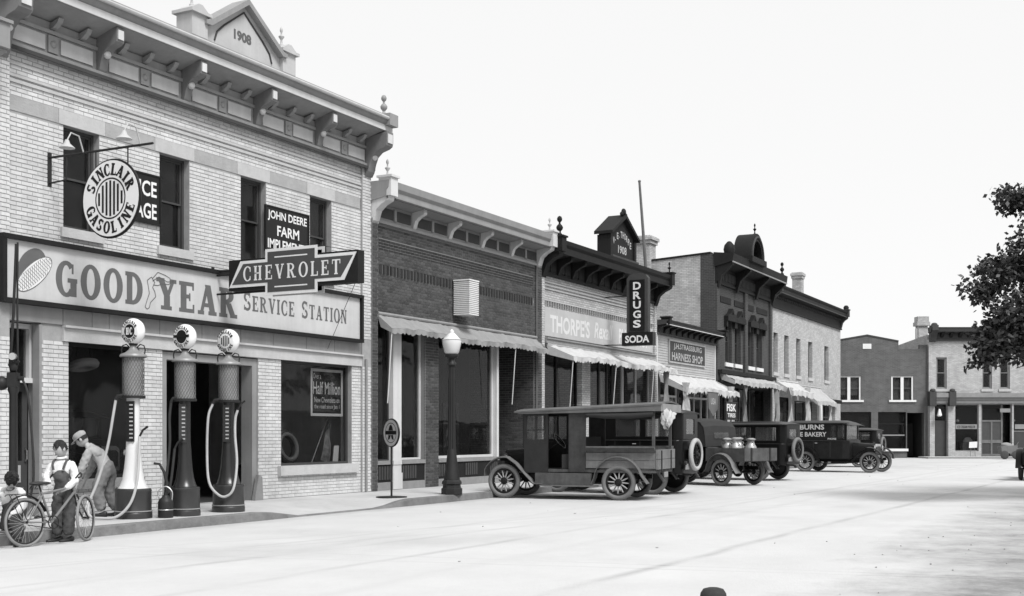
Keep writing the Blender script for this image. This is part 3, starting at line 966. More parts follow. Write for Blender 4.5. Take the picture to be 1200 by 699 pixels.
# drawing of a winged foot between the words
wf = MB()
foot = [(.02, -.30), (.06, -.33), (.10, -.30), (.12, -.22), (.22, -.12), (.20, -.04), (.16, .02), (.20, .10), (.14, .18), (.06, .12), (.08, .02), (.10, -.08), (.06, -.18), (.02, -.30)]
wing1 = [(.16, .12), (.28, .20), (.44, .14), (.56, .16), (.46, .10), (.34, .10), (.26, .06), (.18, .06)]
wing2 = [(.16, .16), (.26, .27), (.40, .24), (.50, .20)]
f = wp(15.72, 4.10)
foot, wing1, wing2 = [[(x * 1.3, y * 1.15) for x, y in q] for q in (foot, wing1, wing2)]
for poly in (foot, wing1, wing2):
    for a, b in zip(poly, poly[1:]):
        dx, dy = b[0] - a[0], b[1] - a[1]; l = hypot(dx, dy); nx, ny = -dy / l * .007, dx / l * .007
        lay(wf, [[[(a[0] - nx, a[1] - ny), (b[0] - nx, b[1] - ny), (b[0] + nx, b[1] + ny), (a[0] + nx, a[1] + ny)]]], f, base=.0045)
O('winged_foot_print', wf, K['sign_line'], sg)


def flat_sign(name, label, x0, x1, z0, z1, d, board, edge, lines, ink, fw=.03):
    """A board on a wall: lines = (text, x0, x1, z0, z1, bold)."""
    s = thing(name, label, 'sign', (x0, YF - d, z0), world=True)
    O('board', MB().fb(x0 + fw, x1 - fw, d, d + .03, z0 + fw, z1 - fw), board, s)
    O('frame', MB().fb(x0, x1, d, d + .045, z1 - fw, z1).fb(x0, x1, d, d + .045, z0, z0 + fw).fb(x0, x0 + fw, d, d + .044, z0 + fw, z1 - fw).fb(x1 - fw, x1, d, d + .044, z0 + fw, z1 - fw), edge, s)
    for t, a, b, c, e, bo in lines:
        O('lettering', lay_font(MB(), bfont(t, b - a, e - c, bo), lambda x, y, l: (a + x, YF - d - .03 - l, c + y)), ink, s)
    return s


flat_sign('wall_sign', 'dark wall sign with white SERVICE GARAGE lettering behind the round sign', 14.90, 16.21, 5.27, 6.17, .02, K['enamel_dark'], K['dark_trim'],
          [('SERVICE', 15.0, 16.1, 5.76, 6.04, .02), ('GARAGE', 15.06, 16.1, 5.36, 5.64, .02)], K['white_paint'])
flat_sign('wall_sign', 'dark wall sign reading JOHN DEERE FARM IMPLEMENTS between upper windows', 19.12, 20.56, 5.22, 6.17, .02, K['enamel_dark'], K['dark_trim'],
          [('JOHN DEERE', 19.2, 20.48, 5.86, 6.08, .02), ('FARM', 19.5, 20.22, 5.58, 5.79, .02), ('IMPLEMENTS', 19.2, 20.5, 5.30, 5.50, .02)], K['white_paint'])

# ------------------------------------------------------------------ round hanging sign on its arm
hs = thing('hanging_sign', 'round white hanging sign reading SINCLAIR GASOLINE round dark stripes', 'sign', (13.74, YF, 5.2), world=True)
CX, CD, CZ, CR = 13.74, 1.42, 5.22, .61
arm = MB().tube([(CX, YF - .01, 6.02), (CX, YF - 2.3, 6.0)], .02, 8).tube([(CX, YF - .01, 5.6), (CX, YF - .4, 5.62), (CX, YF - .42, 6.0)], .016, 6)
arm.fb(CX - .04, CX + .04, .0, .02, 5.55, 6.1)
for dd in (CD - .35, CD + .35): arm.tube([(CX, YF - dd, 6.0), (CX, YF - dd, 5.7)], .012, 5)
O('arm', arm, K['iron'], hs)
for dd, zz in ((CD - .62, 0), (CD + .62, 0)):
    a = MB().tube([(CX - .0, YF - dd, 6.0), (CX - .1, YF - dd, 6.26), (CX - .26, YF - dd, 6.28), (CX - .34, YF - dd, 6.14)], .012, 6)
    lp = O('flood_lamp', a, K['pale_metal'], hs)
    O('lamp_shade', MB().lathe([(.03, .12), (.05, .06), (.12, 0), (.125, -.01), (.11, -.005), (.02, .06)], 14, (CX - .34, YF - dd, 6.03)), K['pale_metal'], lp)
Mx = Matrix.Translation((CX, YF - CD, CZ)) @ Matrix.Rotation(radians(90), 4, 'Y')
O('disc', MB().lathe([(0, -.03), (CR * .985, -.03), (CR * .985, .03), (0, .03)], 48, M=Mx), K['enamel_white'], hs)
O('rim', MB().torus(CR, .024, 48, 8, M=Mx), K['enamel_dark'], hs)
for sd_ in (-1, 1):                  # both faces carry the same print
    fn = (lambda sd_: lambda x, y, l: (CX + sd_ * (.03 + l), YF - CD + x * sd_, CZ + y))(sd_)
    pr = MB()
    lay(pr, arc_text('SINCLAIR', .365, .19, 90, 132, True, .3, .14), fn, base=.001)
    lay(pr, arc_text('GASOLINE', .365, .19, 270, 136, False, .3, .14), fn, base=.001)
    lay(pr, [disc2d(.33, 44, .305)], fn, base=.001)
    for k in range(-3, 4):
        x = k * .082; h = sqrt(.285 ** 2 - (abs(x) + .02) ** 2)
        lay(pr, [[[(x - .022, -h), (x + .022, -h), (x + .022, h), (x - .022, h)]]], fn, base=.001)
    O('sign_print', pr, K['enamel_dark'], hs)

# ------------------------------------------------------------------ bow tie sign
bs = thing('bow_tie_sign', 'projecting bow tie sign with white border reading CHEVROLET', 'sign', (17.62, YF, 4.2), world=True)
BX, B0, B1 = 17.62, .50, 3.48
bm, bz = (B0 + B1) / 2, 4.50
O('sign_box', MB().fb(BX - .10, BX + .10, B0, B1, bz - .30, bz + .28), K['dark_trim'], bs)
hw = (B1 - B0) / 2
sl = .27


def bow(o, k):
    """Outline of the bow tie in (d from its middle, z); o = inset."""
    c_, h1, h2, e = .60 - o, .245 - o, .43 - o, hw - .02 - o * 1.3
    return [(-e, -h1), (-c_, -h1), (-c_, -h2), (c_, -h2), (c_, -h1), (e - sl, -h1), (e, h1), (c_, h1), (c_, h2), (-c_, h2), (-c_, h1), (-e + sl, h1)]


for sd_ in (-1, 1):
    fn = (lambda sd_: lambda x, y, l: (BX + sd_ * (.10 + l), YF - bm + x * sd_, bz + y))(sd_)
    for o, m_, lo, nm in ((0, K['white_paint'], .012, 'border'), (.055, K['bow_face'], .016, 'face')):
        # x runs away from the wall on the near face
        oo = bow(o, 0)
        poly = [(-x if sd_ < 0 else x, y) for x, y in oo]
        mb = MB()
        outl = [(YF - bm - x, bz + y) for x, y in oo]
        mb.prism(outl, BX + sd_ * .101, BX + sd_ * (.10 + lo), 'x')
        O(nm, mb, m_, bs)
    lt = MB()
    fx = (lambda sd_: lambda x, y, l: (BX + sd_ * (.116 + l), YF - bm - x * (-sd_), bz + y))(sd_)
    gs = serif_line('CHEVROLET', 2.25, .27, .2, .08, .28)
    gs = [[[(p[0] - 1.125, p[1] - .135) for p in q] for q in qs] for qs in gs]
    lay(lt, gs, fx, base=.001)
    for zz in (.27, -.28):
        lay(lt, [[[(-.38, zz - .012), (.38, zz - .012), (.38, zz + .012), (-.38, zz + .012)]]], fx, base=.001)
    O('lettering', lt, K['white_paint'], bs)
ar = MB().tube([(BX, YF - .0, bz + .12), (BX, YF - B0, bz + .10)], .025, 8).tube([(BX, YF, bz + .03), (BX, YF - B0, bz + .03)], .02, 8)
ar.tube([(BX, YF, bz - .33), (BX, YF - 1.6, bz - .33)], .02, 8).fb(BX - .04, BX + .04, 0, .015, bz - .02, bz + .2)
ar.tube([(BX + .1, YF - B1 + .1, bz + .28), (BX + 2.6, YF - .02, 5.55)], .006, 5).tube([(BX + .1, YF - B1 + .1, bz - .1), (BX + 3.6, YF - .05, 3.35)], .006, 5)
O('arm', ar, K['iron'], bs)

# ------------------------------------------------------------------ poster and goods in the right show window
po = thing('window_poster', 'dark poster with pale border reading Half Million in the garage show window', 'poster', (20.93, YF + .22, 1.9), world=True)
O('sheet', MB().fb(20.93, 22.10, -.205, -.195, 1.88, 2.92), K['enamel_dark'], po)
O('border', MB().fb(20.93, 22.10, -.194, -.185, 2.86, 2.92).fb(20.93, 22.10, -.194, -.185, 1.88, 1.94).fb(20.93, 20.99, -.194, -.186, 1.94, 2.86).fb(22.04, 22.10, -.194, -.186, 1.94, 2.86), K['white_paint'], po)
for t, a, b, c, e, bo in (('Over a', 21.02, 21.3, 2.70, 2.82, .0), ('Half Million', 21.02, 22.01, 2.36, 2.64, .006), ('New Chevrolets on', 21.06, 21.98, 2.18, 2.30, .0), ('the road since Jan 1', 21.06, 21.98, 2.02, 2.14, .0)):
    O('lettering', lay_font(MB(), bfont(t, b - a, e - c, bo), lambda x, y, l: (a + x, YF + .194 - l, c + y)), K['white_paint'], po)
Mt = Matrix.Translation((20.9, YF + .75, 1.02)) @ Matrix.Rotation(radians(90), 4, 'X')
for q, (xx, yy) in enumerate(((20.75, .70), (21.0, .95))):
    t = thing('spare_tyre_display', ('front tyre leaning in the garage show window', 'rear tyre leaning in the garage show window')[q], 'tyre', (xx, YF + yy, .82), group='tyres in the show window')
    O('tread', MB().torus(.31, .075, 32, 10, M=Matrix.Translation((0, 0, .385)) @ Matrix.Rotation(radians(78), 4, 'X')), K['rubber'], t)
    O('whitewall', MB().torus(.285, .045, 32, 8, M=Matrix.Translation((0, -.045, .385)) @ Matrix.Rotation(radians(78), 4, 'X')), K['grey_rubber'], t)
st_ = thing('display_stand', 'low dark platform carrying the goods in the garage show window', 'platform', (20.9, YF + .8, .15), world=True)
O('platform_top', MB().fb(19.75, 22.1, -1.6, -.25, .76, .815), K['dark_trim'], st_)
O('platform_front', MB().fb(19.75, 22.1, -1.55, -.3, .15, .757), K['interior'], st_)
pe = thing('pennant_display', 'patterned pennant on a slanting pole in the garage show window', 'pennant', (21.75, YF + .5, .82), world=True)
O('pole', MB().tube([(21.35, YF + .5, .82), (21.95, YF + .45, 1.95)], .012, 6), K['wood_spoke'], pe)
pn = MB(); 
for i in range(6):
    a, b = i / 6, (i + 1) / 6
    for s_, o in ((1, 0), (-1, .008)):
        pn.add([(21.9 - .3 * a, YF + .44 + o + .02 * sin(6 * a), 1.75 - .85 * a), (21.9 - .3 * b, YF + .44 + o + .02 * sin(6 * b), 1.75 - .85 * b), (21.9 - .05 * b + .1, YF + .44 + o + .03 * sin(7 * b), 1.7 - .88 * b), (21.9 - .05 * a + .1, YF + .44 + o + .03 * sin(7 * a), 1.7 - .88 * a)], [(0, 1, 2, 3)[::s_]])
O('cloth', pn, mat('pennant_cloth', .2, .9, .9, 9), pe)
cd_ = thing('price_card', 'small white card standing in the corner of the garage show window', 'card', (22.0, YF + .3, .82), world=True)
O('card', MB().prism([(21.86, .83), (22.06, .83), (22.1, 1.22), (21.92, 1.22)], YF + .29, YF + .30), K['white_paint'], cd_)
# a tyre carrier hanging inside the left show window
tc_ = thing('tyre_display', 'pale tyre hanging flat inside the left show window of the garage', 'tyre', (15.0, YF + .6, 2.7))
O('tread', MB().torus(.20, .075, 28, 8, M=Matrix.Rotation(radians(-14), 4, 'X')), K['canvas'], tc_)
O('rope', MB().tube([(-.19, 0, 0), (0, 0, 1.0)], .01, 5).tube([(.19, 0, 0), (0, 0, 1.0)], .01, 5), K['iron'], tc_)
# ------------------------------------------------------------------ shared pieces of the other shop fronts
def cornice(parent, x0, x1, z0, z1, dep, m, n_br, pm=None, bm=None, panels=True, end_w=.14, soffit=.5, drop=.0, dent=0):
    """Projecting cornice from z0 (bottom moulding) to z1 (top), with n_br brackets between the end brackets."""
    h = z1 - z0
    zs = z0 + h * soffit
    co = O('cornice', MB().fb(x0, x1, .002, .10, z0, z0 + .07).fb(x0, x1, .002, .05, z0 + .07, zs).prism(
        [(YF, zs), (YF - dep + .12, zs + h * .08), (YF - dep + .06, zs + h * .08), (YF - dep + .06, zs + h * .24), (YF - dep, zs + h * .32), (YF - dep - .02, z1 - .01), (YF + .1, z1)][::-1],
        x0 - .02, x1 + .02, 'x'), m, parent)
    O('fillet', MB().fb(x0 - .02, x1 + .02, dep - .055, dep - .03, zs + h * .04, zs + h * .085), pm or m, co)
    bk_ = [(0, 0), (.06, 0), (.16, .2), (.26, .42), (.55, .6), (.9, .72), (.95, .8), (.95, 1), (0, .98)]
    n = n_br + 2
    for i in range(n):
        end = i in (0, n - 1)
        x = x0 + end_w + (x1 - x0 - 2 * end_w) * i / (n - 1)
        w_ = end_w * .9 if end else .07
        za = z0 - (drop if end else 0)
        zb = zs + h * .085 if not end else zs + h * .2
        dp = (dep - .14) if not end else dep
        b = O('bracket', MB().prism([(YF - .052 - q * (dp - .05), za + .07 + r * (zb - za - .07)) for q, r in bk_], x - w_, x + w_, 'x'), bm or m, co)
        if end: O('end_block', MB().fb(x - w_ - .02, x + w_ + .02, dep - .28, dep + .06, zs + h * .10, z1 + .06).fb(x - w_ - .05, x + w_ + .05, dep - .32, dep + .10, z1 + .06, z1 + .11), bm or m, b)
        if i < n - 1 and panels:
            xa = x + .12; xb = x0 + end_w + (x1 - x0 - 2 * end_w) * (i + 1) / (n - 1) - .12
            mid_ = (xa + xb) / 2
            for p, q in ((xa + .05, mid_ - .08), (mid_ + .08, xb - .05)):
                O('frieze_panel', MB().fb(p, q, .052, .075, z0 + h * .16, zs - h * .08), pm or m, co)
            O('frieze_plaque', MB().fb(mid_ - .05, mid_ + .05, .052, .085, z0 + h * .14, zs - h * .06), m, co)
    for i in range(dent):
        x = x0 + .2 + (x1 - x0 - .4) * i / (dent - 1)
        O('dentil', MB().fb(x - .05, x + .05, .052, .13, zs - h * .14, zs - h * .03), bm or m, co)
    return co


def awning(label, x0, x1, zt, zf, dep, m, valance=.16, scallop=.22, arms=(), sag=.03, group=None, curtains=(), cm=None, tatter=0.0, arm_mat=None, d0=.06, bar=True):
    """A cloth awning: canopy > , valance, roller bar, arms, side curtains."""
    a = thing('awning', label, 'awning', (x0, YF, zt), group=group, world=True)
    nx = max(8, int((x1 - x0) / .22)); ny = 5
    cv = MB()
    top = []
    for j in range(ny + 1):
        v = j / ny
        row = []
        for i in range(nx + 1):
            x = x0 + (x1 - x0) * i / nx
            wv = sag * sin(pi * v) * (1 + .5 * sin(x * 3.1)) + tatter * .05 * sin(x * 9.3 + j) * v + .016 * sin(x * 17 + 3 * j) + .012 * sin(x * 7.3 - 2 * j)
            row.append((x, YF - d0 - (dep - d0) * v, zt + (zf - zt) * v - wv + (.03 * sin(x * 1.3 + 1) * v)))
        top.append(row)
    for th, fl in ((0, 1), (.006, -1)):
        for j in range(ny):
            for i in range(nx):
                q = [top[j][i], top[j + 1][i], top[j + 1][i + 1], top[j][i + 1]]
                cv.add([(p[0], p[1], p[2] - th) for p in q], [(0, 1, 2, 3)[::fl]], smooth=True)
    O('canopy', cv, m, a)
    va = MB(); steps = 4
    ns = max(3, int((x1 - x0) / scallop))
    pts = []
    for i in range(ns * steps + 1):
        u = i / (ns * steps)
        x = x0 + (x1 - x0) * u
        k = min(int(u * nx), nx - 1); fu = u * nx - k
        zt_ = top[ny][k][2] * (1 - fu) + top[ny][k + 1][2] * fu
        dr = valance * (.72 + .28 * abs(sin(pi * u * ns))) * (1 + tatter * random.uniform(-.5, .4))
        dd = .025 * sin(x * 6.5) + .012 * sin(x * 19)
        pts.append((x, zt_, dr, dd))
    for (xa, za, da, ea), (xb, zb, db, eb) in zip(pts, pts[1:]):
        for o, fl in ((0, 1), (.005, -1)):
            va.add([(xa, YF - dep + o, za - .003), (xb, YF - dep + o, zb - .003), (xb, YF - dep + o - eb, zb - db), (xa, YF - dep + o - ea, za - da)], [(3, 2, 1, 0)[::fl]], smooth=True)
    O('valance', va, m, a)
    for sgn, xe in ((-1, x0), (1, x1)):
        O('side_flap', MB().prism([(YF - d0, zt - .01), (YF - dep, zf - .02), (YF - dep, zf - valance * .9), (YF - d0 - .1, zt - .25 - valance * .4)], xe - .006, xe - .001, 'x'), m, a)
    if bar: O('roller_bar', MB().tube([(x0, YF - d0 - .01, zt + .02), (x1, YF - d0 - .01, zt + .03)], .045, 8), m, a)
    for xa, zlow in arms:
        O('arm', MB().tube([(xa, YF - dep + .03, zf - .03), (xa - .02, YF - max(.05, dep - .14), zlow)], .014, 6), arm_mat or K['cream_trim'], a)
    for cx, ctop, cbot, cw, cd in curtains:
        hang(a, cx, ctop, cbot, cw, cd, cm or m)
    return a


def hang(parent, x, zt, zb, w_, d, m, slant=0.0):
    """A gathered strip of canvas hanging in folds."""
    mb = MB(); n = 18; rows = 7
    g_ = []
    for j in range(rows + 1):
        v = j / rows
        row = []
        for i in range(n + 1):
            u = i / n
            wd = w_ * (.38 + .75 * abs(v - .55) ** .8 + .10 * sin(v * 9 + x))
            row.append((x + (u - .5) * wd + slant * v, YF - d - .10 * sin(u * 21 + v * 2.5 + x) * (.6 + .4 * sin(v * 7 + u * 5)) - .06 * sin(v * 6 + u * 3), zt + (zb - zt) * v - (.35 * (u - .5) + .12 * sin(u * 13)) * v))
        g_.append(row)
    for th, fl in ((0, 1), (.006, -1)):
        for j in range(rows):
            for i in range(n):
                q = [g_[j][i], g_[j + 1][i], g_[j + 1][i + 1], g_[j][i + 1]]
                mb.add([(p[0], p[1] + th, p[2]) for p in q], [(0, 1, 2, 3)[::fl]], smooth=True)
    return O('side_curtain', mb, m, parent)


# ------------------------------------------------------------------ brown brick shop
X0, X1 = 22.87, 31.62
b2 = thing('brown_brick_shop', 'one storey brown brick shop with pale bracketed cornice and tall display windows', 'building', (X0, YF, 0), world=True)
sh_holes = [(23.10, 25.25, .85, 4.2), (25.9, 29.0, .85, 4.2), (29.0, 31.3, .15, 4.2)]
fw_ = O('front_wall', wall_sheet(MB(), X0, X1, .1, 6.5, sh_holes), K['pale_mortar'], b2)
pan = (23.25, 31.2, 5.80, 6.12)
sol = (23.2, 31.25, 5.25, 5.47)
holes_b = sh_holes + [pan, sol, (X0, X1, .1, .84), (X0, X1, 4.2, 4.34)]
r_ = brick_rects(X0 + .01, X1 - .005, .85, 6.40, holes_b)
lay_bricks(r_, 0, .009, K['brown_brick'], fw_)
# recessed panel courses and the band of bricks on end, which stand proud
pc = MB()
for p, q, a, b, _ in brick_rects(pan[0], pan[1], pan[2], pan[3], []): brick_faces(pc, p, q, a, b, 0, .005)
O('panel_brickwork', pc, K['dark_brick'], fw_, kind='stuff')
for sol_ in (sol, (X0 + .02, X1 - .02, 4.205, 4.335)):
    so = MB(); x = sol_[0]
    i = 0
    while x < sol_[1] - .05:
        brick_faces(so, x, x + .055, sol_[2] + .005, sol_[3] - .005, 0, .03 if i % 2 else .006); x += .075; i += 1
    O('soldier_course', so, K['dark_brick'], fw_, kind='stuff')
for a, b in ((X0, 23.09), (31.36, X1)):
    pr = brick_rects(a, b, .16, 6.40, [])
    pl_ = O('pilaster', MB().fb(a, b, .032, .09, .152, 6.42), K['pale_mortar'], b2)
    lay_bricks(pr, .09, .099, K['brown_brick'], pl_)
pp = O('pier', MB().fb(25.26, 25.89, -.25, .03, .152, 4.19), K['pale_mortar'], b2)
lay_bricks(brick_rects(25.27, 25.88, .16, 4.18, []), .03, .039, K['brown_brick'], pp)
# display windows, bulkheads
shop_window(b2, 23.12, 23.84, .852, 4.195, frame=K['mid_trim'], fw=.03)
O('post', MB().fb(23.845, 24.2, -.2, .02, .16, 4.19).fb(23.82, 24.22, -.2, .04, .16, .55).fb(23.83, 24.21, -.2, .035, .75, .85), K['cream_trim'], b2)
shop_window(b2, 24.22, 25.25, .852, 4.195, frame=K['cream_trim'], fw=.05)
shop_window(b2, 25.9, 28.98, .852, 4.195, frame=K['cream_trim'], fw=.07)
O('corner_post', MB().fb(28.985, 29.1, -.2, .02, .852, 4.19), K['cream_trim'], b2)
for a, b in ((23.10, 23.82), (24.22, 25.25), (25.9, 29.08)):
    bh_ = O('bulkhead', MB().fb(a, b, .002, .03, .152, .34), K['grey_stone'], b2)
    O('bulkhead_cap', MB().fb(a, b, .002, .05, .76, .848), K['grey_stone'], bh_)
    O('bulkhead_panel', MB().fb(a, b, .002, .012, .341, .759), K['dark_trim'], bh_)
    n = int((b - a) / .11)
    for i in range(n):
        x = a + .03 + (b - a - .06) * i / n
        if (i // 6) % 2: continue
        O('slat', MB().fb(x, x + .07, .0125, .025, .40, .72), K['mid_trim'], bh_)
# entrance recess at the right: side wall of brick, back wall with a door
rc = O('recess_wall', MB().box(31.30, 31.34, YF + .302, YF + 2.2, .15, 4.2), K['pale_mortar'], b2)
rb = MB()
for p, q, a, b, _ in brick_rects(YF + .02, YF + 2.18, .16, 4.18, []): brick_faces(rb, p, q, a, b, 0, .009, lambda y, d, z: (31.299 - d, y, z))
O('recess_brickwork', rb, K['brown_brick'], rc, kind='stuff')
O('recess_rear', MB().fb(29.0, 31.3, -2.3, -2.2, .15, 4.2), K['mid_trim'], b2)
O('recess_soffit', MB().fb(29.1, 31.3, -2.2, -.3, 4.02, 4.18), K['mid_trim'], b2)
rd = O('shop_door', MB().fb(29.7, 30.6, -2.198, -2.15, .16, 2.4), K['wood_grey'], b2)
O('pane', MB().fb(29.85, 30.45, -2.149, -2.14, 1.1, 2.2), K['glass'], rd)
O('recess_window', MB().box(28.99, 29.05, YF + .31, YF + 2.18, .3, 4.0), K['glass'], b2)
shell(b2, X0, X1, 14, 6.9, side=K['brown_brick'], roof_z=6.3)
cornice(b2, X0, X1, 6.42, 7.33, .55, K['pressed_metal'], 4, pm=K['mid_trim'], bm=K['cream_trim'], drop=.1, soffit=.5)
finial(b2, X0 + .14, .42, 7.42, .42, K['pale_metal'])
finial(b2, X1 - .14, .42, 7.42, .42, K['pale_metal'])
awning('pale canvas awning with scalloped edge on the brown brick shop', 23.12, 31.3, 4.28, 3.95, .48, K['canvas_grey'], valance=.14, arms=((23.15, 2.2), (25.9, 2.3), (29.3, 2.3)), scallop=.2)
vb = thing('light_box', 'white ribbed box lantern fixed to the brown brick front', 'light box', (26.6, YF, 4.5), world=True)
O('core', MB().fb(26.62, 27.05, .08, .50, 4.57, 5.42), K['canvas'], vb)
for k in range(18):
    z = 4.56 + k * .0485
    O('slat', MB().fb(26.59, 27.08, .06, .53, z, z + .03), K['white_paint'], vb)
O('cap', MB().fb(26.58, 27.09, .05, .54, 5.435, 5.47).fb(26.75, 26.92, 0, .05, 4.7, 5.3), K['white_paint'], vb)

# ------------------------------------------------------------------ drug store
X0, X1 = 31.64, 41.08
K['cream_brick'] = brick_mat('cream_brick', 0.56, 0.30, var=.1)
b3 = thing('drug_store', 'white brick drug store with heavy dark cornice and gabled name panel', 'building', (X0, YF, 0), world=True)
d_holes = [(31.95, 34.5, .7, 4.1), (35.2, 40.75, .15, 4.1)]
O('front_wall', wall_sheet(MB(), X0, X1, .1, 6.4, d_holes), K['cream_brick'], b3)
for a, b in ((X0, 31.86), (40.84, X1)): O('pilaster', MB().fb(a, b, .002, .07, .152, 6.25), K['cream_brick'], b3)
for z in (6.02, 5.92, 5.82): O('string_course', MB().fb(31.88, 40.82, .002, .035, z, z + .045), K['light_stone'], b3)
for i in range(52):
    x = 31.95 + i * .17
    O('corbel', MB().fb(x, x + .085, .002, .05, 5.36, 5.47), K['grey_stone'], b3)
O('corbel_course', MB().fb(31.88, 40.82, .002, .055, 5.471, 5.51), K['light_stone'], b3)
O('shop_cornice', MB().fb(31.88, 40.82, .002, .12, 4.20, 4.32).fb(31.88, 40.82, .002, .16, 4.32, 4.36), K['grey_stone'], b3)
shop_window(b3, 31.95, 34.5, .7, 4.1, frame=K['dark_trim'], mull=(33.0,))
O('pilaster', MB().fb(34.52, 35.18, .002, .06, .152, 4.1), K['cream_brick'], b3)
shop_window(b3, 35.2, 37.0, .72, 4.1, inset=.12, frame=K['mid_trim'], mull=(36.3,))
dd_ = O('shop_door', MB().fb(37.02, 37.16, -.5, -.44, .16, 4.08).fb(38.1, 38.24, -.5, -.44, .16, 4.08).fb(37.16, 38.1, -.5, -.44, 2.3, 2.4).fb(37.16, 38.1, -.5, -.44, .16, .6), K['mid_trim'], b3)
O('pane', MB().fb(37.16, 38.1, -.48, -.47, .6, 2.3), K['glass'], dd_)
O('pane', MB().fb(37.16, 38.1, -.48, -.47, 2.4, 4.06), K['glass'], dd_)
shop_window(b3, 38.3, 40.75, .72, 4.1, inset=.12, frame=K['cream_trim'], mull=(39.5,))
for a, b in ((35.2, 37.0), (38.3, 40.75)): O('bulkhead', MB().fb(a, b, -.2, -.05, .152, .718), K['mid_trim'], b3)
shell(b3, X0, X1, 14, 6.6, side=K['cream_brick'], roof_z=6.2)
cb = cornice(b3, X0, X1, 6.22, 7.22, .70, K['dark_trim'], 8, drop=.15, soffit=.55, pm=K['dark_trim'])
finial(b3, X0 + .14, .6, 7.30, .62, K['dark_trim'], kind=1)
finial(b3, X1 - .14, .6, 7.30, .42, K['dark_trim'])
# gabled name panel
gp = O('name_gable', MB().prism([(35.8, 7.2), (37.75, 7.2), (37.75, 8.05), (36.78, 8.6), (35.8, 8.05)], YF - .5, YF - .08), K['dark_trim'], b3)
O('gable_roof', MB().prism([(35.6, 7.98), (36.78, 8.64), (37.95, 7.98), (37.95, 8.08), (36.78, 8.76), (35.6, 8.08)][::-1], YF - .66, YF + .0), K['dark_trim'], gp)
O('gable_crest', MB().ball((36.78, YF - .55, 8.84), .13, .08, .13, 10, 6).ball((36.62, YF - .55, 8.76), .1, .06, .08, 8, 5).ball((36.94, YF - .55, 8.76), .1, .06, .08, 8, 5), K['dark_trim'], gp)
for a, b in ((35.68, 35.84), (37.72, 37.88)): O('gable_pilaster', MB().fb(a, b, .08, .56, 7.2, 7.97), K['dark_trim'], gp)
O('gable_sill', MB().fb(35.66, 37.9, .563, .64, 7.2, 7.3), K['mid_trim'], gp)
nl = MB()
for i, ch in enumerate('W.E.THORPE'):
    u = (i / 9 - .5) * 1.42
    lay_font(nl, bfont(ch, .05 if ch == '.' else .13, .05 if ch == '.' else .22, .03), lambda x, y, l: (36.78 + u - .07 + x, YF - .5 - l, 7.98 - .3 * (u / .75) ** 2 + y))
O('name_lettering', nl, K['canvas'], gp)
O('date_lettering', lay_font(MB(), bfont('1908', .72, .26, .02), lambda x, y, l: (36.42 + x, YF - .5 - l, 7.45 + y)), K['canvas'], gp)
# painted name board
K['faded_name'] = mat('faded_name', .64, .7, .08, 5, streak=.15, dirt=.08)
s3 = thing('name_board', 'faded white wall board reading THORPE\'S Rexall Pharmacy over the drug store awning', 'sign', (31.95, YF - .02, 4.42), world=True)
O('board', MB().fb(31.95, 40.75, .004, .03, 4.42, 5.28), mat('faded_board', .44, .7, .1, 2, dirt=.1), s3)
O('lettering', lay_font(MB(), bfont("THORPE'S", 2.9, .55, .03), lambda x, y, l: (32.3 + x, YF - .03 - l, 4.55 + y)), K['faded_name'], s3)
O('lettering', lay_font(MB(), bfont('Rexall', 1.5, .52, .02, .25), lambda x, y, l: (35.55 + x, YF - .03 - l, 4.6 + y)), K['faded_name'], s3)
O('lettering', lay_font(MB(), bfont('PHARMACY', 2.7, .52, .03), lambda x, y, l: (37.6 + x, YF - .03 - l, 4.55 + y)), K['faded_name'], s3)
awning('white scalloped awning on the drug store', 32.0, 40.8, 4.16, 3.80, .95, K['canvas_white'], valance=.17, scallop=.2, arms=((32.05, 2.2), (35.3, 2.3), (38.6, 2.3)), tatter=.35,
       curtains=((40.4, 3.9, 1.6, .8, .7),), cm=K['canvas_grey'])
# vertical drug sign
ds = thing('drug_sign', 'tall dark projecting sign reading DRUGS SODA in white', 'sign', (36.4, YF, 4.3), world=True)
DX = 36.4
prof = [(.86, 4.80), (1.60, 4.80), (1.60, 6.55), (1.52, 6.66), (1.36, 6.72), (1.10, 6.72), (.94, 6.66), (.86, 6.55)]
O('sign_body', MB().prism([(YF - d, z) for d, z in prof], DX - .11, DX + .11, 'x'), K['mid_trim'], ds)
O('sign_face', MB().prism([(YF - d, z) for d, z in [(.97, 4.84), (1.49, 4.84), (1.49, 6.5), (.97, 6.5)]], DX - .13, DX - .111, 'x'), K['enamel_dark'], ds)
O('soda_box', MB().fb(DX - .14, DX + .14, .70, 1.78, 4.36, 4.79), K['enamel_dark'], ds)
dl = MB()
for i, ch in enumerate('DRUGS'):
    lay_font(dl, bfont(ch, .27, .25, .03), lambda x, y, l: (DX - .131 - l, YF - 1.095 - x, 6.18 - i * .31 + y))
O('lettering', dl, K['white_paint'], ds)
dl = MB()
lay_font(dl, bfont('SODA', .84, .24, .03), lambda x, y, l: (DX - .141 - l, YF - .82 - x, 4.45 + y))
O('lettering', dl, K['white_paint'], ds)
O('arm', MB().tube([(DX, YF, 4.42), (DX, YF - .75, 4.40)], .02, 6).tube([(DX, YF, 4.25), (DX, YF - .1, 4.35)], .02, 6).tube([(DX, YF - .05, 6.0), (DX, YF - .9, 6.0)], .02, 6), K['iron'], ds)
fp = thing('flagpole', 'tall thin leaning pole rising behind the drug store cornice', 'pole', (40.72, YF + .12, 6.2))
O('pole', MB().tube([(0, 0, 0), (-.4, .02, 2.2), (-.78, .04, 4.3)], [.07, .06, .045], 8), K['wood_grey'], fp)
O('pole_cap', MB().ball((-.78, .04, 4.33), .06, .06, .05, 8, 5), K['wood_grey'], fp)
